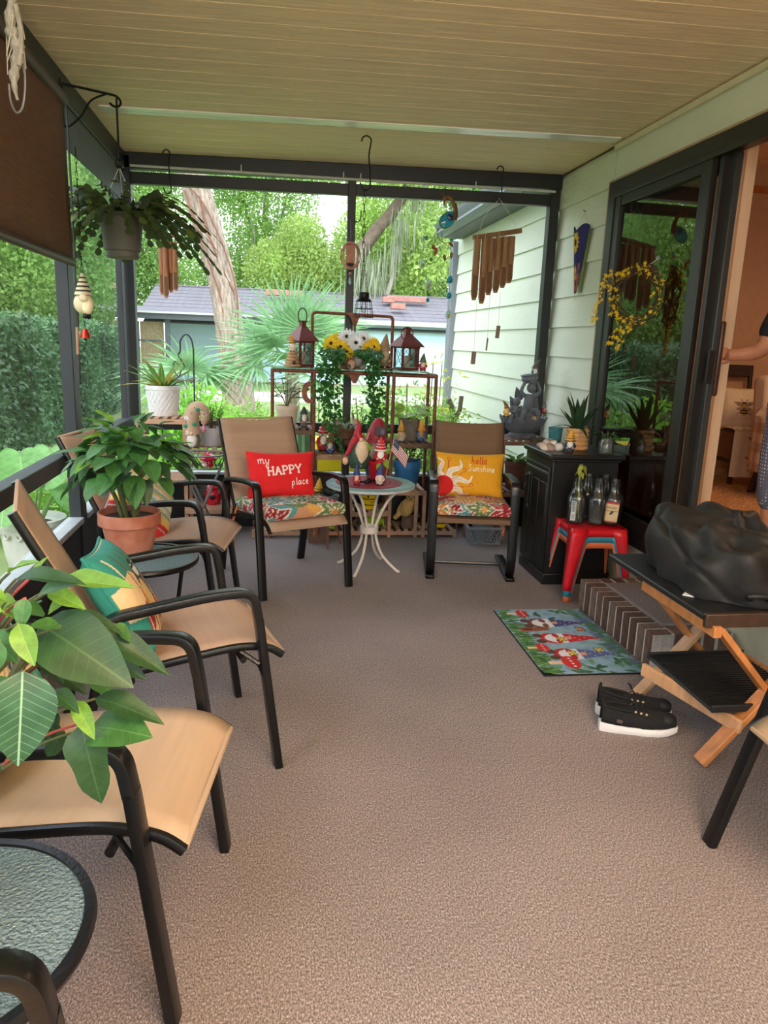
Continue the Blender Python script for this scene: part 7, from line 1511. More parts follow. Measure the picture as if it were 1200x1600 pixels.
# ================================================================ HANGING THINGS
def s_hook(label, x, y, z1, z0, r=.022, rz=0):
    t = thing('hook', label, 'hook', (x, y, z0), rz); h = z1-z0
    P = [(r*2*math.cos(a)-r*0, 0, .0+r+r*math.sin(a)*1.0) for a in ()]
    pts = [(-r*1.6, 0, r*1.6)]+[(r*math.cos(a)*1.0-r*.3, 0, r+r*math.sin(a)) for a in np.linspace(PI, 2*PI, 7)]+[(r*.5, 0, h*.35), (r*.2, 0, h*.65)]+[(-r*.4+r*math.cos(a), 0, h-r+r*math.sin(a)) for a in np.linspace(0, PI*1.05, 7)]
    B().tube(smooth_path(pts, 3), .0045, 7).build('rod', iron, t)
    B().tube([(-r*.4, 0, h-.004), (-r*.4, 0, h+.02)], .002, 5).build('screw_eye', cond, t)
    return t
def chain(par, p0, p1, n, m, r=.010, w=.0018):
    p0, p1 = Vector(p0), Vector(p1); d, s, u = frame(p1-p0, (0, 1, 0)); L = (p1-p0).length/n
    b0 = [[(L*.62*math.cos(q), r*.55*math.sin(q)) for q in np.linspace(0, 2*PI, 13)[:-1]]]
    for k in range(n):
        c0 = p0+(p1-p0)*((k+.5)/n); e = s if k % 2 else u
        B().tube([c0+d*a+e*b for a, b in b0[0]], w, 5, closed=True).build('link', m, par)
# bracket and christmas cactus
bk_ = thing('wall_bracket', 'black iron plant bracket fixed to the left screen post under the ceiling', 'bracket', (-.955, 3.93, 2.42))
B().tube(round_path([(0, 0, -.09), (0, 0, .09), (.20, .15, .10)], .01)+[(.205+.025*math.sin(a), .154+.02*math.sin(a), .075+.025*math.cos(a)) for a in np.linspace(.3, PI*1.3, 8)], .006, 7).build('arm', iron, bk_)
B().tube(smooth_path([(.0, 0, -.085), (.02, .01, -.09), (.07, .05, -.03), (.11, .085, .05), (.17, .128, .095)], 5), .005, 7).build('brace', iron, bk_)
B().box((-.004, 0, 0), (.008, .03, .22)).build('plate', iron, bk_, bevel=.002)
cx = thing('hanging_cactus', 'christmas cactus spilling out of a grey pot hung from the left bracket', 'plant', (-.742, 4.09, 1.77)); gpm = mat('grey_hanging_pot', (96, 92, 86), rough=.6, var=.15, scale=7)
B().lathe([(.001, 0), (.075, 0), (.08, .006), (.078, .03), (.088, .035), (.104, .19), (.110, .192), (.110, .21), (.102, .212), (.096, .19), (.001, .185)], 40).build('pot', gpm, cx)
B().lathe([(.004, 0), (.005, .0), (.005, .29), (.004, .29)], 6, (0, 0, .45)).build('hook_rod', iron, cx); B().tube([(.016*math.cos(q), 0, .445+.02*math.sin(q)) for q in np.linspace(0, 2*PI, 17)[:-1]], .005, 6, closed=True).build('ring', iron, cx)
for a in (PI/2, PI*1.17, PI*1.83): B().tube([(0, 0, .43), (.106*math.cos(a), .106*math.sin(a), .205)], .0018, 5).build('wire', cond, cx)
cac_m = mat('christmas_cactus_green', (92, 112, 52), rough=.45, var=.35, scale=25, sub=.2); cac_d = mat('christmas_cactus_dark', (56, 72, 38), rough=.45, var=.3, scale=25, sub=.15)
Rc = random.Random(12)
def seg_mesh(m):
    b = B(); pr = [(0, .12), (.12, .3), (.28, .34), (.34, .44), (.52, .40), (.60, .5), (.80, .42), (.9, .34), (1, .12)]; vs = []
    for x, w in pr: vs += [(x, -w, 0), (x, 0, .05*math.sin(x*PI)), (x, w, 0)]
    return b.add(vs, [(i*3+j, i*3+j+3, i*3+j+4, i*3+j+1) for i in range(len(pr)-1) for j in range(2)]).mesh('leaf_segment', m, smooth=False)
sg_ = [seg_mesh(cac_m), seg_mesh(cac_d)]; nseg = 0
for k in range(44):
    a = k*2.4; side = math.cos(a); p = Vector((.07*math.cos(a), .07*math.sin(a), .195)); el = Rc.uniform(.35, 1.0); reach = 2.2 if abs(side) > .4 else .9
    d = Vector((math.cos(a)*math.cos(el), math.sin(a)*math.cos(el)*.8, math.sin(el))); n = Rc.randint(6, 8) if side < .2 else Rc.randint(7, 10); L = .040+.014*abs(side)
    for j in range(n):
        inst(sg_[0 if (side < 0) ^ (Rc.random() < .25) else 1], 'leaf_segment', cx, aim(p, d, Vector((math.cos(a), math.sin(a), .5)), L*1.1, .9)); nseg += 1; p = p+d*L
        d = d+Vector((math.cos(a)*.10*reach, math.sin(a)*.06, -.34))*(1 if j < 4 else .75); d.normalize()
    if nseg > 290: break
b = B()
for k in range(46):      # joints past the first three hundred, joined
    a = k*2.4+.8; side = math.cos(a); p = Vector((.06*math.cos(a), .06*math.sin(a), .195)); el = Rc.uniform(.2, 1.3); d = Vector((math.cos(a)*math.cos(el), math.sin(a)*math.cos(el)*.8, math.sin(el))); L = .040+.012*abs(side)
    for j in range(Rc.randint(5, 9)):
        f_, s_, u_ = frame(d, (math.cos(a), math.sin(a), .5)); w = L*.42; q = [p-s_*.1*w, p+f_*L*.3-s_*w*.8, p+f_*L*.8-s_*w, p+f_*L*1.08, p+f_*L*.8+s_*w, p+f_*L*.3+s_*w*.8]
        b.add(q, [(0, 1, 2, 3, 4, 5)]); p = p+d*L; d = d+Vector((math.cos(a)*.2*(abs(side) > .4), math.sin(a)*.06, -.34)); d.normalize()
stuff(b.build('leaf_joints', cac_d, cx, smooth=False))
# left copper-coloured bamboo chime on its hook
s_hook('black s-hook holding the copper-coloured chime by the left corner', -.66, 5.32, 2.565, 2.30)
bam = mat('bamboo_brown', (150, 108, 72), rough=.5, var=.25, scale=9, stretch=(8, 8, .6)); bam_p = mat('copper_bamboo', (176, 116, 84), rough=.45, var=.2, scale=9, stretch=(8, 8, .6)); bam_i = mat('bamboo_inside', (118, 80, 54), rough=.8); string = mat('twine', (206, 196, 176), rough=.9)
def bamboo_tube(par, x, y, zt, L, r, m, cut=.42):
    b = B(); n = 16; nz = 10; vs = []
    for i in range(nz+1):
        z = zt-L*i/nz; open_ = i/nz > 1-cut
        for j in range(n):
            a = 2*PI*j/n; k = 1
            yy = r*math.sin(a)
            if open_ and yy < 0: yy = yy*.15*(1 if i < nz else .8)
            bulge = 1+.05*math.exp(-((i/nz-.3)/.03)**2); vs.append((x+r*math.cos(a)*bulge*(1-.45*max(0, (i/nz-.93)/.07)), y+yy*bulge, z))
    b.add(vs, [(i*n+j, (i+1)*n+j, (i+1)*n+(j+1) % n, i*n+(j+1) % n) for i in range(nz) for j in range(n)]+[tuple(range(n)), tuple(reversed(range(nz*n, nz*n+n)))])
    o = b.build('bamboo_tube', m, par); B().box((x, y-r*.22, zt-L*(1-cut*.5)+.0), (r*1.2, .003, L*cut*.82)).build('hollow', bam_i, o)
    B().tube([(x, y, zt), (x, y, zt+.05)], .0012, 4).build('string', string, o)
c1 = thing('wind_chime', 'copper-coloured bamboo wind chime hanging behind the christmas cactus', 'chime', (-.67, 5.32, 1.64)); B().box((0, 0, .40), (.15, .02, .018)).build('top_bar', bam_p, c1, bevel=.003)
for x, L, dy in ((-.05, .34, 0), (-.022, .36, -.02), (.008, .32, .0), (.04, .31, -.015)): bamboo_tube(c1, x, dy, .36, L, .018, bam_p)
for s in (-1, 1): B().tube([(s*.06, 0, .41), (-.02, 0, .665)], .0014, 4).build('cord', string, c1)
# hook, chain and solar cage lamp by the centre post
s_hook('long black s-hook under the ceiling beside the centre post', .57, 4.70, 2.585, 2.285, .028)
cl = thing('cage_lamp', 'small black wire-cage solar lamp hanging on a chain beside the centre post', 'lamp', (.57, 4.70, 1.545))
chain(cl, (-.015, 0, .75), (-.01, 0, .36), 9, iron, .016); 
for s in (-1, 1): chain(cl, (-.01, 0, .36), (s*.022, 0, .155), 8, iron, .008, .0012)
B().lathe([(.001, .118), (.03, .118), (.032, .122), (.032, .150), (.030, .153), (.001, .153)], 24).build('cap', iron, cl); B().lathe([(.030, .122), (.048, .104), (.05, .100), (.046, .100), (.028, .114)], 28).build('shade', iron, cl)
for z, r in ((.10, .047), (.055, .055), (.004, .062)): B().tube([(r*math.cos(q), r*math.sin(q), z) for q in np.linspace(0, 2*PI, 25)[:-1]], .0018, 5, closed=True).build('hoop', iron, cl)
for k in range(10): a = 2*PI*k/10; B().tube([(.047*math.cos(a), .047*math.sin(a), .10), (.062*math.cos(a), .062*math.sin(a), .004)], .0016, 4).build('cage_wire', iron, cl)
B().lathe([(.001, .03), (.012, .035), (.018, .06), (.014, .085), (.012, .105), (.001, .108)], 16).build('bulb', glass_mat('bulb_glass', (236, 240, 240), ior=1.45, dif=.05), cl)
sp3 = thing('wire_spinner', 'pink copper spiral wire ornament hanging in front of the centre post', 'ornament', (.548, 5.36, 1.99))
for k, r in enumerate((.068, .072, .066, .060)): B().tube([(r*math.cos(q)*(1-.05*k), .012*math.sin(q*2+k), (r*1.25)*math.sin(q)-.01) for q in np.linspace(0, 2*PI, 29)[:-1]], .0034, 5, closed=True).build('wire_ring', cop, sp3)
B().box((0, 0, 0), (.062, .010, .12)).build('plaque', mat('pink_wood', (186, 130, 112), rough=.7, var=.2, scale=20), sp3, bevel=.02); B().tube([(0, 0, .085), (.008, .155, .27)], .0014, 4).tube([(0, 0, -.09), (0, 0, -.15)], .0012, 4).build('wire', iron, sp3)
B().ball((0, 0, -.13), .010, 10, 7).build('bead', cop, sp3); gem_b = glass_mat('blue_gem', (60, 190, 214), ior=1.7, dif=.35); gem_y = glass_mat('yellow_gem', (226, 214, 90), ior=1.7, dif=.35); gem_g = glass_mat('green_gem', (70, 180, 120), ior=1.7, dif=.35); gem_w = glass_mat('clear_gem', (216, 240, 244), ior=1.7, dif=.35)
B().lathe([(.001, 0), (.010, .015), (.007, .04), (.001, .055)], 8, (0, 0, -.205)).build('crystal', gem_w, sp3)
hk2 = thing('hook', 'small empty black hook screwed into the centre screen post', 'hook', (.592, 5.51, 2.25)); B().tube(smooth_path([(-.01, 0, -.02), (.02, -.01, -.025), (.035, -.02, 0), (.035, -.02, .05)], 4), .004, 6).build('rod', iron, hk2)
# peacock suncatcher
pk = thing('suncatcher', 'peacock suncatcher with a blue glass body hanging before the right screen', 'ornament', (1.20, 5.32, 2.0)); pkm = mat('bronze_peacock', (120, 84, 50), rough=.45, metal=.5, var=.25)
B().tube([(0, 0, .40), (0, 0, .405), (-.005, .10, .44)], .0012, 4).build('wire', iron, pk)
np_ = smooth_path([(-.012, 0, .372), (.0, 0, .398), (.03, 0, .385), (.06, 0, .34), (.068, 0, .285), (.06, 0, .25)], 6); B().tube(np_, 1, 8, [.010+.012*max(0, (i-8)/22) for i in range(len(np_))]).build('neck', pkm, pk)
B().poly([(-.004, .375), (.01, .40), (-.012, .40), (-.03, .385), (-.022, .36), (-.015, .335), (-.008, .36)], .008, rot=rotm(PI/2)).build('head', pkm, pk)
for k in (-1, 0, 1): B().tube([(-.02, 0, .395), (-.04+.012*k, 0, .42+.006*abs(k))], .0012, 4).build('crest', pkm, pk)
M = rotm(0, -.75, 0); B().lathe([(.001, -.006), (.04, -.006), (.046, 0), (.04, .006), (.001, .006)], 28, (.012, -.004, .245), M @ rotm(PI/2), (1.45, 1.0)).build('body_glass', gem_b, pk); B().ball((.03, -.012, .263), (.020, .004, .026), 12, 8, M).build('dark_spot', mat('deep_blue_spot', (20, 50, 90), rough=.2), pk)
B().tube([Vector((.012, 0, .245))+M @ Vector((.069*math.cos(q), 0, .048*math.sin(q))) for q in np.linspace(0, 2*PI, 25)[:-1]], .004, 6, closed=True).build('body_rim', mat('lime_rim', (190, 206, 96), rough=.4), pk)
def curl(pts): return B().tube(smooth_path(pts, 6), .0018, 5).build('tail_wire', iron, pk)
curl([(-.04, 0, .19), (-.07, 0, .12), (-.02, 0, .04), (-.04, 0, -.02), (-.10, 0, -.05), (-.13, 0, -.02), (-.12, 0, .0)]); curl([(-.04, 0, .19), (-.05, 0, .13), (.02, 0, .08), (.05, 0, .05), (.055, 0, -.02)]); curl([(-.05, 0, .19), (-.09, 0, .11), (-.12, 0, .06), (-.15, 0, .07), (-.16, 0, .12), (-.12, 0, .13)]); curl([(-.03, 0, .18), (-.01, 0, .10), (.04, 0, .10), (.07, 0, .11)]); curl([(.02, 0, .02), (-.01, 0, -.07), (-.08, 0, -.10), (-.12, 0, -.06), (-.09, 0, -.045)])
for x, z, a in ((.03, .085, .4), (.055, .02, PI/2), (-.0, -.0, 1.1), (-.09, .06, -.5), (-.05, .03, 2.2)): B().leaf((x, -.003, z+.018), (math.cos(a)*.7, 0, -abs(math.sin(a))-.2), (0, -1, 0), .05, .026, curl=.1, fold=.2, n=5).build('leaf', pkm, pk)
for x, z, g in ((-.13, .115, gem_b), (.05, .115, gem_b), (-.09, -.02, gem_g), (-.06, .05, mat('red_gem', (180, 60, 40), rough=.1))): B().ball((x, -.004, z), (.012, .006, .012), 12, 8).build('bead', g, pk)
def drop(par, x, zt, items):
    z = zt; items = [(L*.9, g, s*1.5) for L, g, s in items]
    for L, g, s in items:
        B().tube([(x, 0, z), (x, 0, z-L)], .0011, 4).build('thread', iron, par); z -= L
        o = B().lathe([(.001, 0), (.35*s, -.15*s), (.7*s, -.75*s), (.8*s, -1.2*s), (.6*s, -1.65*s), (.001, -1.9*s)], 16, (x, 0, z), None, (1, .3)).build('glass_drop', g, par); B().ball((x, -.006, z-1.2*s), (.38*s, .14*s, .4*s), 10, 6).build('drop_centre', gem_y if g is gem_w else gem_b, o); z -= 1.9*s
drop(pk, -.15, .07, [(.10, gem_w, .022)]); drop(pk, -.10, -.10, [(.06, gem_w, .024), (.06, gem_b, .012)]); drop(pk, .055, -.03, [(.10, gem_b, .020), (.06, gem_b, .018), (.08, gem_w, .022)])
# right bamboo chime
s_hook('black s-hook holding the big bamboo chime at the right', 1.575, 5.31, 2.615, 2.395)
c2 = thing('wind_chime', 'big brown bamboo wind chime hanging by the house wall at the right', 'chime', (1.575, 5.31, 1.66)); B().bar((-.175, 0, .478), (.175, 0, .545), .028, .032).build('top_bar', mat('plain_brown_bar', (132, 92, 58), rough=.6, var=.2, scale=8), c2, bevel=.003)
for k, (x, L, dy) in enumerate(((-.145, .41, -.015), (-.09, .44, -.02), (-.038, .385, 0), (.010, .375, -.015), (.060, .345, -.01), (.108, .315, 0))): bamboo_tube(c2, x, dy, .468+.035*(x+.145)/.25, L, .025, bam, .45)
for s in (-1, 1): B().tube(smooth_path([(s*.14, 0, .51+s*.03), (s*.10, 0, .62), (0, 0, .745)], 4), .002, 5).build('cord', string, c2)
for x, z0, z1, w in ((-.115, .07, -.30, .034), (-.02, .12, -.20, .012), (.055, .13, -.11, .03)): B().tube([(x, .01, z0), (x, .01, z1)], .0011, 4).build('thread', string, c2); B().box((x, .01, z1-.045), (w, .014, .09), rotm(0, .06, 0)).build('wind_catcher', mat('greyed_wood', (140, 118, 106), rough=.7, var=.15), c2, bevel=.005)
# gnome wind bell on the left post
gw = thing('wind_bell', 'round ceramic gnome wind bell with a striped hat hanging by the left post', 'ornament', (-.885, 3.83, 1.50)); chain(gw, (0, 0, .72), (0, 0, .175), 16, iron, .009, .0012)
crm = mat('cream_ceramic', (206, 192, 158), rough=.6, var=.15, scale=20); B().tube([(0, 0, .07), (0, 0, .12), (0, 0, .17)], 1, 16, [.040, .024, .006]).build('hat', crm, gw)
for z, r in ((.085, .0365), (.105, .030), (.125, .022), (.145, .015)): B().lathe([(r-.001, 0), (r+.0022, .001), (r+.0005, .007), (r-.003, .008)], 18, (0, 0, z)).build('hat_stripe', mat('black_stripe', (40, 36, 32), rough=.6), gw)
B().ball((0, 0, .03), (.046, .04, .05), 18, 12).build('body', crm, gw); B().ball((.022, -.024, .022), (.028, .022, .042), 14, 10).build('beard', mat('cream_beard', (226, 208, 170), rough=.7, bump=.4, bscale=60), gw)
for y in (-.03, .03): B().ball((.012, y, -.028), (.014, .012, .012), 10, 7).build('boot', iron, gw); B().ball((.01, y*1.6, .055), (.02, .012, .018), 10, 7).build('hand', crm, gw)
chain(gw, (0, 0, -.02), (0, 0, -.085), 4, iron, .008, .0012); B().lathe([(.001, -.085), (.012, -.087), (.020, -.105), (.026, -.13), (.023, -.13), (.001, -.10)], 20).build('bell', mat('copper_red_bell', (176, 56, 40), rough=.25, metal=.7), gw); B().ball((0, 0, -.135), .006, 8, 6).build('clapper', iron, gw)
# driftwood hoop in the top left corner
dw = thing('driftwood_hanger', 'grey driftwood and wire hanger close by in the top left corner', 'ornament', (-.70, 2.40, 1.99)); drift = mat('driftwood', (170, 162, 150), rough=.9, var=.3, scale=30, stretch=(4, 4, .8), bump=.6)
B().tube(smooth_path([(.005, 0, .62), (.004, 0, .30), (0, 0, .24)], 4), .0012, 4).build('line', iron, dw)
dp = smooth_path([(.004, 0, .30), (-.006, 0, .22), (.008, 0, .16), (-.008, 0, .09), (-.002, 0, .035)], 6); b = B().tube(dp, 1, 10, [.004+.016*math.sin(PI*min(1, .1+i/(len(dp)-1)))**.8*(.8+.3*math.sin(i*1.9)) for i in range(len(dp))]); b.build('driftwood', drift, dw)
B().tube(smooth_path([(.012, -.01, .27), (.022, -.01, .20), (.01, -.01, .12)], 5), .007, 7).build('driftwood', drift, dw)
B().tube(smooth_path([(.015, 0, .20), (.022, 0, .10), (.012, 0, .025), (-.006, 0, .003), (-.020, 0, .03), (-.022, 0, .075)], 6), .003, 6).build('hoop', gm, dw)
b = B()
for k in range(10): b.tube(smooth_path([(.0, 0, .27), (.02*math.cos(k), .015*math.sin(k), .24), (.028*math.cos(k*1.7), .02*math.sin(k), .19-.01*k)], 3), .0014, 4)
stuff(b.build('fibres', string, dw))
# fabric cone on the siding
cn = thing('wall_cone', 'blue sunflower-print cone pocket hung on the cream siding', 'decoration', (2.098, 5.03, 1.78)); c = Canvas(70, 90, (44, 44, 100), 1.0)
for k in range(60): c.ell(rng.random(), rng.random()*.45, .05, .05, [(186, 100, 80), (120, 80, 130), (70, 60, 130), (214, 140, 90)][k % 4], al=.7)
for y, x, s in ((.78, .55, 1), (.62, .35, .6), (.30, .6, .7)):
    for k in range(14): c.leafs(x, y, .19*s, .06*s, k*360/14, (230, 186, 50) if s > .65 else (214, 120, 70))
    c.ell(x, y, .07*s, .06*s, (40, 34, 30) if s > .65 else (120, 150, 90))
c.noise(14, .12)
b = B().grid(lambda u, v: (-.012-.055*math.sin(u*PI)*(.15+.85*v), (.5-u)*(.03+.20*v)+.03*(1-v), .42*v+.02*math.sin(u*9)*(v > .96)), 70, 90); b.c = c.rgba(); o = b.build('front', print_mat('cotton_print'), cn); md = o.modifiers.new('thick', 'SOLIDIFY'); md.thickness = .003
B().poly([(-.115, .42), (.115, .42), (.045, 0), (.015, 0)], .004, (-.008, 0, 0), Matrix(((0, 0, 1), (-1, 0, 0), (0, 1, 0)))).build('back', mat('green_lining', (110, 130, 60), rough=.9), cn)
B().tube([(-.02, -.09, .42), (-.004, 0, .53), (-.02, .09, .42)], .0014, 4).build('cord', string, cn); B().tube([(0, 0, .53), (-.02, 0, .535)], .003, 6).build('nail', iron, cn); B().tube([(-.012, .03, .0), (-.016, .032, -.05)], .002, 4).build('tassel', string, cn)
# forsythia wreath on the door glass
wr = thing('wreath', 'yellow forsythia twig wreath hanging on the sliding door glass', 'wreath', (1.995, 3.95, 1.70), .36); tw = mat('wreath_twig', (70, 52, 38), rough=.85, var=.3); fy = mat('forsythia_yellow', (240, 200, 30), rough=.6, var=.2, scale=60, sub=.25)
Rw = random.Random(4)
for k in range(16):
    ph, r0 = Rw.random()*6.28, Rw.uniform(.115, .165); P = [(-.02*math.sin(3*q+ph)-.012, (r0+.012*math.sin(5*q+ph))*math.cos(q)*1.12, (r0+.014*math.cos(4*q+ph))*math.sin(q)) for q in np.linspace(ph, ph+PI*1.5, 22)]; B().tube(P, .0028, 5).build('twig', tw, wr)
tails = ([(0, .02, -.13), (-.02, .10, -.20), (-.02, .16, -.26)], [(0, .10, .12), (-.02, .22, .06), (-.03, .27, -.06), (-.03, .27, -.16)], [(0, .0, -.14), (-.02, .06, -.22), (-.02, .10, -.30)], [(0, .12, .10), (-.02, .2, .12), (-.02, .25, .08)])
for P in tails: B().tube(smooth_path(P, 6), .0022, 5).build('twig', tw, wr)
Q = [(-.02+Rw.uniform(-.025, .01), (.14+Rw.uniform(-.03, .035))*math.cos(q)*1.12, (.14+Rw.uniform(-.03, .035))*math.sin(q)) for q in [Rw.random()*6.28 for _ in range(120)]]+[tuple(p+Vector((-.01, Rw.uniform(-.02, .02), Rw.uniform(-.02, .02)))) for P in tails for p in smooth_path(P, 6) for _ in (0, 1)]
fb = B(); d0 = Vector((-1, 0, 0))
for k in range(5): a = 2*PI*k/5; fb.leaf((0, 0, 0), (math.cos(a), math.sin(a), .5), (0, 0, 1), 1.0, .5, curl=.2, n=2)
fme = fb.mesh('blossom', fy, smooth=False)
for p in Q: inst(fme, 'blossom', wr, aim(p, (Rw.uniform(-1, .2), Rw.uniform(-1, 1), Rw.uniform(-1, 1)), (Rw.uniform(-1, -.2), Rw.uniform(-.6, .6), Rw.uniform(-.6, .6)), Rw.uniform(.011, .017)))
B().lathe([(.001, 0), (.016, .0), (.014, .008), (.001, .01)], 14, (.082, -.04, .20), rotm(0, -PI/2, 0)).build('suction_hook', glass_mat('clear_cup', (226, 230, 230), ior=1.4, dif=.2), wr); B().tube([(.08, -.04, .20), (-.005, 0, .13)], .0015, 4).build('cord', string, wr)
# ================================================================ PERSON IN THE DOORWAY
skin = mat('person_skin', (186, 128, 98), rough=.55, var=.06, scale=12, sub=0); navy = mat('navy_shirt', (26, 28, 40), rough=.9, var=.15, scale=30, bump=.2, bscale=90)
def print_dots():
    m = mat('grey_dotted_trousers', (112, 116, 134), rough=.85, var=0); n = m.node_tree.nodes; l = m.node_tree.links; t = n.new('ShaderNodeTexCoord'); v = n.new('ShaderNodeTexVoronoi'); v.inputs['Scale'].default_value = 55; v.inputs['Randomness'].default_value = .1
    r = n.new('ShaderNodeValToRGB'); r.color_ramp.elements[0].position = .22; r.color_ramp.elements[0].color = lin((196, 198, 206)); r.color_ramp.elements[1].position = .30; r.color_ramp.elements[1].color = lin((92, 94, 112)); l.new(t.outputs['Object'], v.inputs['Vector']); l.new(v.outputs['Distance'], r.inputs[0]); l.new(r.outputs[0], n['Principled BSDF'].inputs['Base Color']); return m
def skin_body(name, verts, edges, radii, m, parent, levels=2, root=0):
    me = bpy.data.meshes.new(name); me.from_pydata(verts, edges, []); o = bpy.data.objects.new(name, me); C.objects.link(o); o.parent = parent; me.materials.append(m)
    md = o.modifiers.new('skin', 'SKIN'); md.use_smooth_shade = True
    sv = me.skin_vertices[0].data
    for i, r in enumerate(radii): sv[i].radius = (r, r) if not hasattr(r, '__len__') else r
    sv[root].use_root = True
    s = o.modifiers.new('sub', 'SUBSURF'); s.levels = levels; s.render_levels = levels
    return o
# figure faces the porch (-x) and a little towards the door edge; local frame: x forward to the porch is -x
pe = thing('person', 'person in a navy short-sleeved shirt and grey dotted trousers holding the open sliding door', 'person', (2.57, 3.27, .335))
sh_l = (-.01, .19, 1.36); el_l = (-.12, .205, 1.09); wr_l = (-.262, .225, 1.068)
V = [(0, 0, .90), (0, 0, 1.08), (-.01, 0, 1.26), (0, 0, 1.40), (0, 0, 1.47), (-.02, 0, 1.53),
     (.0, .15, 1.37), sh_l, (-.07, .205, 1.22), el_l, (-.19, .212, 1.078), wr_l, (-.30, .232, 1.066),
     (.0, -.15, 1.37), (.02, -.20, 1.34), (.03, -.235, 1.18), (.03, -.25, 1.04), (.0, -.24, .92), (-.03, -.235, .80), (-.05, -.23, .72),
     (0, .10, .84), (-.01, .105, .62), (-.02, .11, .46), (.0, .11, .28), (.01, .11, .10), (-.01, .11, .045), (-.12, .12, .03),
     (0, -.10, .84), (.0, -.105, .62), (.0, -.11, .46), (.02, -.11, .28), (.03, -.11, .10), (.01, -.11, .045), (-.10, -.12, .03)]
Eg = [(0,1),(1,2),(2,3),(3,4),(4,5),(3,6),(6,7),(7,8),(8,9),(9,10),(10,11),(11,12),(3,13),(13,14),(14,15),(15,16),(16,17),(17,18),(18,19),(0,20),(20,21),(21,22),(22,23),(23,24),(24,25),(25,26),(0,27),(27,28),(28,29),(29,30),(30,31),(31,32),(32,33)]
Rd = [(.14,.12), (.135,.115), (.145,.12), (.10,.09), .055, .055, .08, .058, .050, .043, .042, .030, .034, .08, .058, .05, .043, .042, .030, .034, .09, .078, .058, .055, .038, .038, .032, .09, .078, .058, .055, .038, .038, .032]
skin_body('body', V, Eg, Rd, skin, pe)
# shirt with short sleeves, and trousers that end above the ankle
skin_body('shirt', [(0, 0, .80), (0, 0, .95), (0, 0, 1.10), (-.01, 0, 1.27), (0, 0, 1.40), (0, 0, 1.445), (.0, .15, 1.37), sh_l, (-.065, .205, 1.23), (-.105, .205, 1.13), (.0, -.15, 1.37), (.02, -.20, 1.34), (.03, -.23, 1.19), (.03, -.24, 1.12)], [(0,1),(1,2),(2,3),(3,4),(4,5),(4,6),(6,7),(7,8),(8,9),(4,10),(10,11),(11,12),(12,13)], [(.17,.15), (.165,.14), (.155,.135), (.165,.14), (.115,.10), .065, .095, .075, .067, .066, .095, .075, .067, .066], navy, pe)
dots = print_dots()
skin_body('trousers', [(0, 0, .92), (0, 0, .84), (0, .10, .76), (-.01, .108, .55), (-.01, .11, .42), (.0, .11, .27), (0, -.10, .76), (.0, -.108, .55), (.01, -.11, .42), (.02, -.11, .27)], [(0,1),(1,2),(2,3),(3,4),(4,5),(1,6),(6,7),(7,8),(8,9)], [(.145,.13), (.15,.135), .105, .092, .085, .082, .105, .092, .085, .082], dots, pe)
# head with face and hair
hd_ = B().ball((-.03, 0, 1.615), (.092, .074, .118), 28, 20); hd_.v = [(x-(.014 if z < 1.56 and x < -.06 else 0), y*(1-.18*max(0, (1.60-z)/.12)), z) for x, y, z in hd_.v]; hd_.build('head', skin, pe)
hair_m = mat('grey_brown_hair', (112, 98, 86), rough=.8, var=.3, scale=60, stretch=(1, 1, .2), bump=.5, bscale=120)
B().ball((-.012, 0, 1.645), (.098, .083, .105), 24, 16).build('hair', hair_m, pe)
B().tube([(-.118, 0, 1.635), (-.133, 0, 1.605), (-.128, 0, 1.592)], 1, 10, [.009, .014, .010]).build('nose', skin, pe); B().sweep(smooth_path([(-.112, -.024, 1.560), (-.121, 0, 1.557), (-.112, .024, 1.560)], 4), rrect(.006, .010, .002)).build('mouth', mat('lips', (150, 84, 74), rough=.5), pe)
for s in (-1, 1):
    B().ball((-.106, s*.032, 1.625), (.010, .014, .008), 12, 8).build('eye', mat('eye_white', (230, 226, 220), rough=.2), pe); B().ball((-.115, s*.032, 1.625), (.003, .006, .006), 10, 6).build('iris', mat('brown_iris', (60, 44, 34), rough=.2), pe)
    B().ball((-.01, s*.076, 1.61), (.018, .010, .032), 12, 8).build('ear', skin, pe); B().tube(smooth_path([(-.104, s*.018, 1.648), (-.108, s*.034, 1.654), (-.098, s*.05, 1.646)], 3), .004, 6).build('eyebrow', hair_m, pe)
# hand closed on the door edge: four fingers round the stile, thumb on the near side; and the other hand relaxed
def hand(par, base, d, u, side, curlv, name):
    d, s, u = frame(d, u); s = s*side; base = Vector(base); vs = [tuple(base)]; es = []; rr = [.030]
    palm = base+d*.05; vs.append(tuple(palm)); es.append((0, 1)); rr.append((.036, .020))
    for k, (o, L) in enumerate(((.030, .072), (.011, .080), (-.009, .075), (-.027, .060))):
        p = base+d*.085+s*o; i0 = len(vs); vs.append(tuple(p)); es.append((1, i0)); rr.append(.0105); a = .15
        for j in range(3):
            a += curlv; p = p+(d*math.cos(a)-u*math.sin(a))*L*(.42, .32, .26)[j]; vs.append(tuple(p)); es.append((len(vs)-2, len(vs)-1)); rr.append((.0095, .0088, .0072)[j])
    p = base+d*.025+s*.034; i0 = len(vs); vs.append(tuple(p)); es.append((0, i0)); rr.append(.015)
    for j in range(2): p = p+(d*.72+s*.45-u*.35*(j+curlv)).normalized()*(.036, .028)[j]; vs.append(tuple(p)); es.append((len(vs)-2, len(vs)-1)); rr.append((.012, .0095)[j])
    return skin_body(name, vs, es, rr, skin, par, 2)
hand(pe, (-.272, .226, 1.068), (-.85, .30, .10), (.40, .85, .1), 1, .75, 'hand'); hand(pe, (-.045, -.232, .755), (-.05, .02, -1), (.0, -1, 0), -1, .28, 'hand')
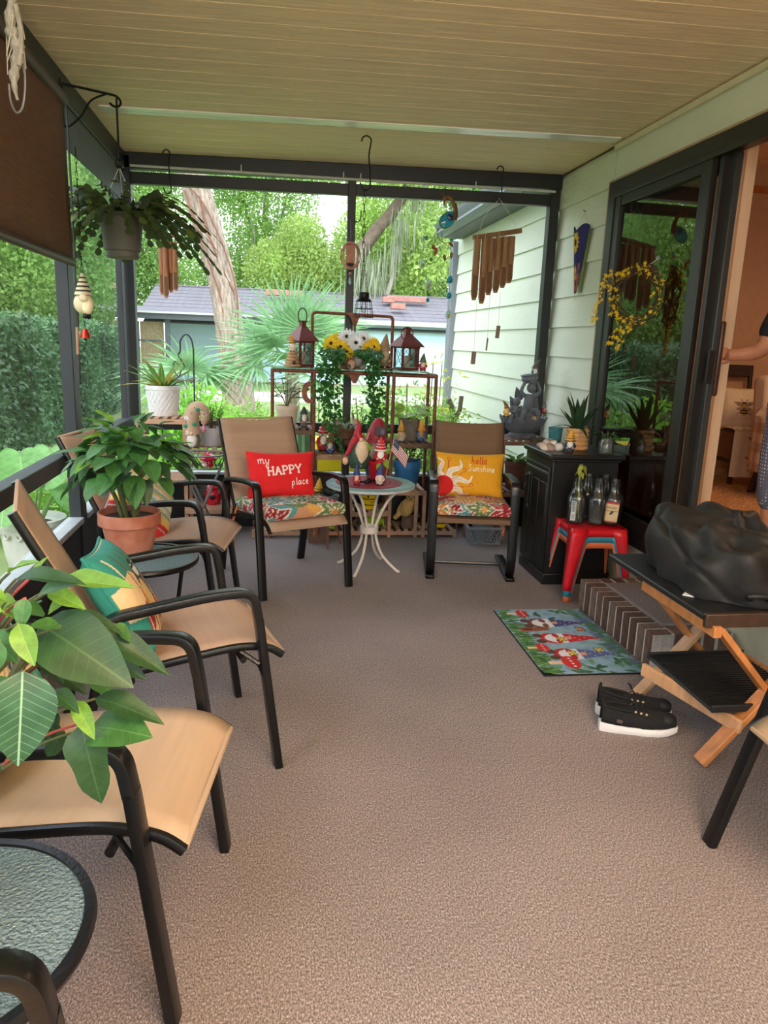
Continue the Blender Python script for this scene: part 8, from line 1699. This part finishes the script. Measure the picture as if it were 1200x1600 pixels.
for y, x in ((.115, -.06), (-.115, -.04)): B().ball((x, y, .034), (.125, .046, .036), 18, 10).build('shoe', mat('dark_slipper', (40, 38, 40), rough=.8), pe)
# ================================================================ FURNITURE INDOORS
dkw2 = mat('espresso_wood', (46, 28, 22), rough=.4, var=.2, scale=6, stretch=(4, 4, .6)); creamf = mat('cream_cotton', (226, 202, 166), rough=.9, var=.06, bump=.2, bscale=90); gold = mat('gold_trim', (176, 132, 60), rough=.8)
ch = thing('dining_chair', 'dark wooden dining chair with a bee pillow against the indoor wall', 'chair', (4.02, 5.83, .33))
for x, y in ((-.18, -.2), (.18, -.2)): B().bar((x*1.05, y*1.1, 0), (x, y, .44), .035, .035, (1, 0, 0)).build('leg', dkw2, ch, bevel=.004)
for x in (-.18, .18): B().bar((x, .22, 0), (x, .19, .45), .035, .04, (1, 0, 0)).build('leg', dkw2, ch, bevel=.004); B().bar((x, .19, .45), (x, .25, .98), .035, .03, (1, 0, 0)).build('back_post', dkw2, ch, bevel=.004)
B().box((0, .245, .94), (.40, .03, .10), rotm(-.1)).build('top_rail', dkw2, ch, bevel=.006); B().box((0, .225, .70), (.36, .02, .05), rotm(-.1)).build('cross_rail', dkw2, ch, bevel=.004); B().box((0, 0, .455), (.44, .44, .03)).build('seat', dkw2, ch, bevel=.008); B().bar((-.18, -.2, .2), (-.18, .2, .2), .02, .03).build('stretcher', dkw2, ch)
def bee_canvas(n, asp=1.0, base=(232, 208, 172)):
    c = Canvas(n, n, base, asp)
    for cy_ in ((.5,) if asp == 1 else (.3, .72)):
        c.ell(.5, cy_+.06, .07, .07, (60, 42, 30)); c.ell(.5, cy_-.06, .085, .13, (196, 150, 70))
        for k in range(3): c.line([(.43, cy_-.02-.06*k), (.57, cy_-.02-.06*k)], .03, (50, 36, 26))
        for s in (-1, 1): c.leafs(.5, cy_+.03, .24, .10, 90-s*68, (150, 120, 90)); c.leafs(.5, cy_-.01, .18, .08, 90-s*105, (170, 140, 104)); c.line([(.5+s*.03, cy_+.1), (.5+s*.07, cy_+.19)], .014, (50, 36, 26)); c.line([(.5, cy_-.05), (.5+s*.16, cy_-.17)], .012, (60, 44, 30))
    return c
bp2, pts = pillow('pillow', 'cream pillow with a printed bee leaning on the indoor dining chair', .36, .36, .12, bee_canvas(60), (3.94, 5.74, .965), facing_rot(-110, 15, 0), back=creamf); piping(bp2, pts, gold, .008)
tw_ = thing('chair_cover', 'cream ruffled seat cover with printed bees hanging off the dining chair', 'cover', (3.99, 5.80, .80)); b = B().grid(lambda u, v: ((u-.5)*.42, -.24-.02*math.sin(u*PI)-.012*math.sin(u*20)*v, .012-.40*v), 60, 60); b.c = bee_canvas(60, .999).rgba()[::-1]; b.build('front_panel', print_mat('cotton_print'), tw_)
B().box((0, -.01, .018), (.44, .46, .02)).build('seat_panel', creamf, tw_, bevel=.008); B().tube([(-.22+.44*k/24, -.25+.012*math.sin(k*1.6), .018) for k in range(25)], .016, 6).build('ruffle', creamf, tw_)
ac = thing('armchair', 'cream armchair on dark legs under a plaid throw, half behind the person', 'chair', (4.14, 4.98, .33), .15); up_ = mat('cream_upholstery', (206, 180, 150), rough=.9, var=.06, bump=.2, bscale=80)
for x in (-.28, .28):
    for y in (-.3, .3): B().bar((x*1.1, y*1.1, 0), (x, y, .22), .045, .045, (1, 0, 0)).build('leg', dkw2, ac, bevel=.004)
B().box((0, 0, .33), (.72, .74, .22)).build('seat_box', up_, ac, bevel=.03); B().box((.0, .31, .62), (.72, .16, .62), rotm(-.12)).build('backrest', up_, ac, bevel=.04)
for x in (-.33, .33): B().box((x, -.02, .50), (.12, .66, .22)).build('arm', up_, ac, bevel=.03)
pl_c = Canvas(60, 60, (226, 196, 164), 1.0)
for k in range(6): pl_c.put(((c_ := (pl_c.u*5) % 1) < .5), (196, 160, 128), .12); pl_c.put((((pl_c.v*5) % 1) < .5), (190, 152, 120), .14)
pl_c.put((((pl_c.u*5) % 1) < .5) & (((pl_c.v*5) % 1) < .5), (150, 112, 84), .5)
th = thing('plaid_throw', 'cream and brown plaid throw draped down the side of the armchair', 'blanket', (4.14, 4.98, .33), .15)
def throwf(u, v):
    y = -.36+.66*u; w = .012*math.sin(u*17)+.008*math.sin(u*31)
    if v < .55: return (-.408-w*(1-v), y, .20+v/.55*.42)
    q = (v-.55)/.45; return (-.405+.30*q, y, .625+.05*math.sin(q*PI)+.25*q*u)
b = B().grid(throwf, 60, 60); b.c = pl_c.rgba(); o = b.build('cloth', print_mat('cotton_print'), th); md = o.modifiers.new('thick', 'SOLIDIFY'); md.thickness = .006; md.offset = 1
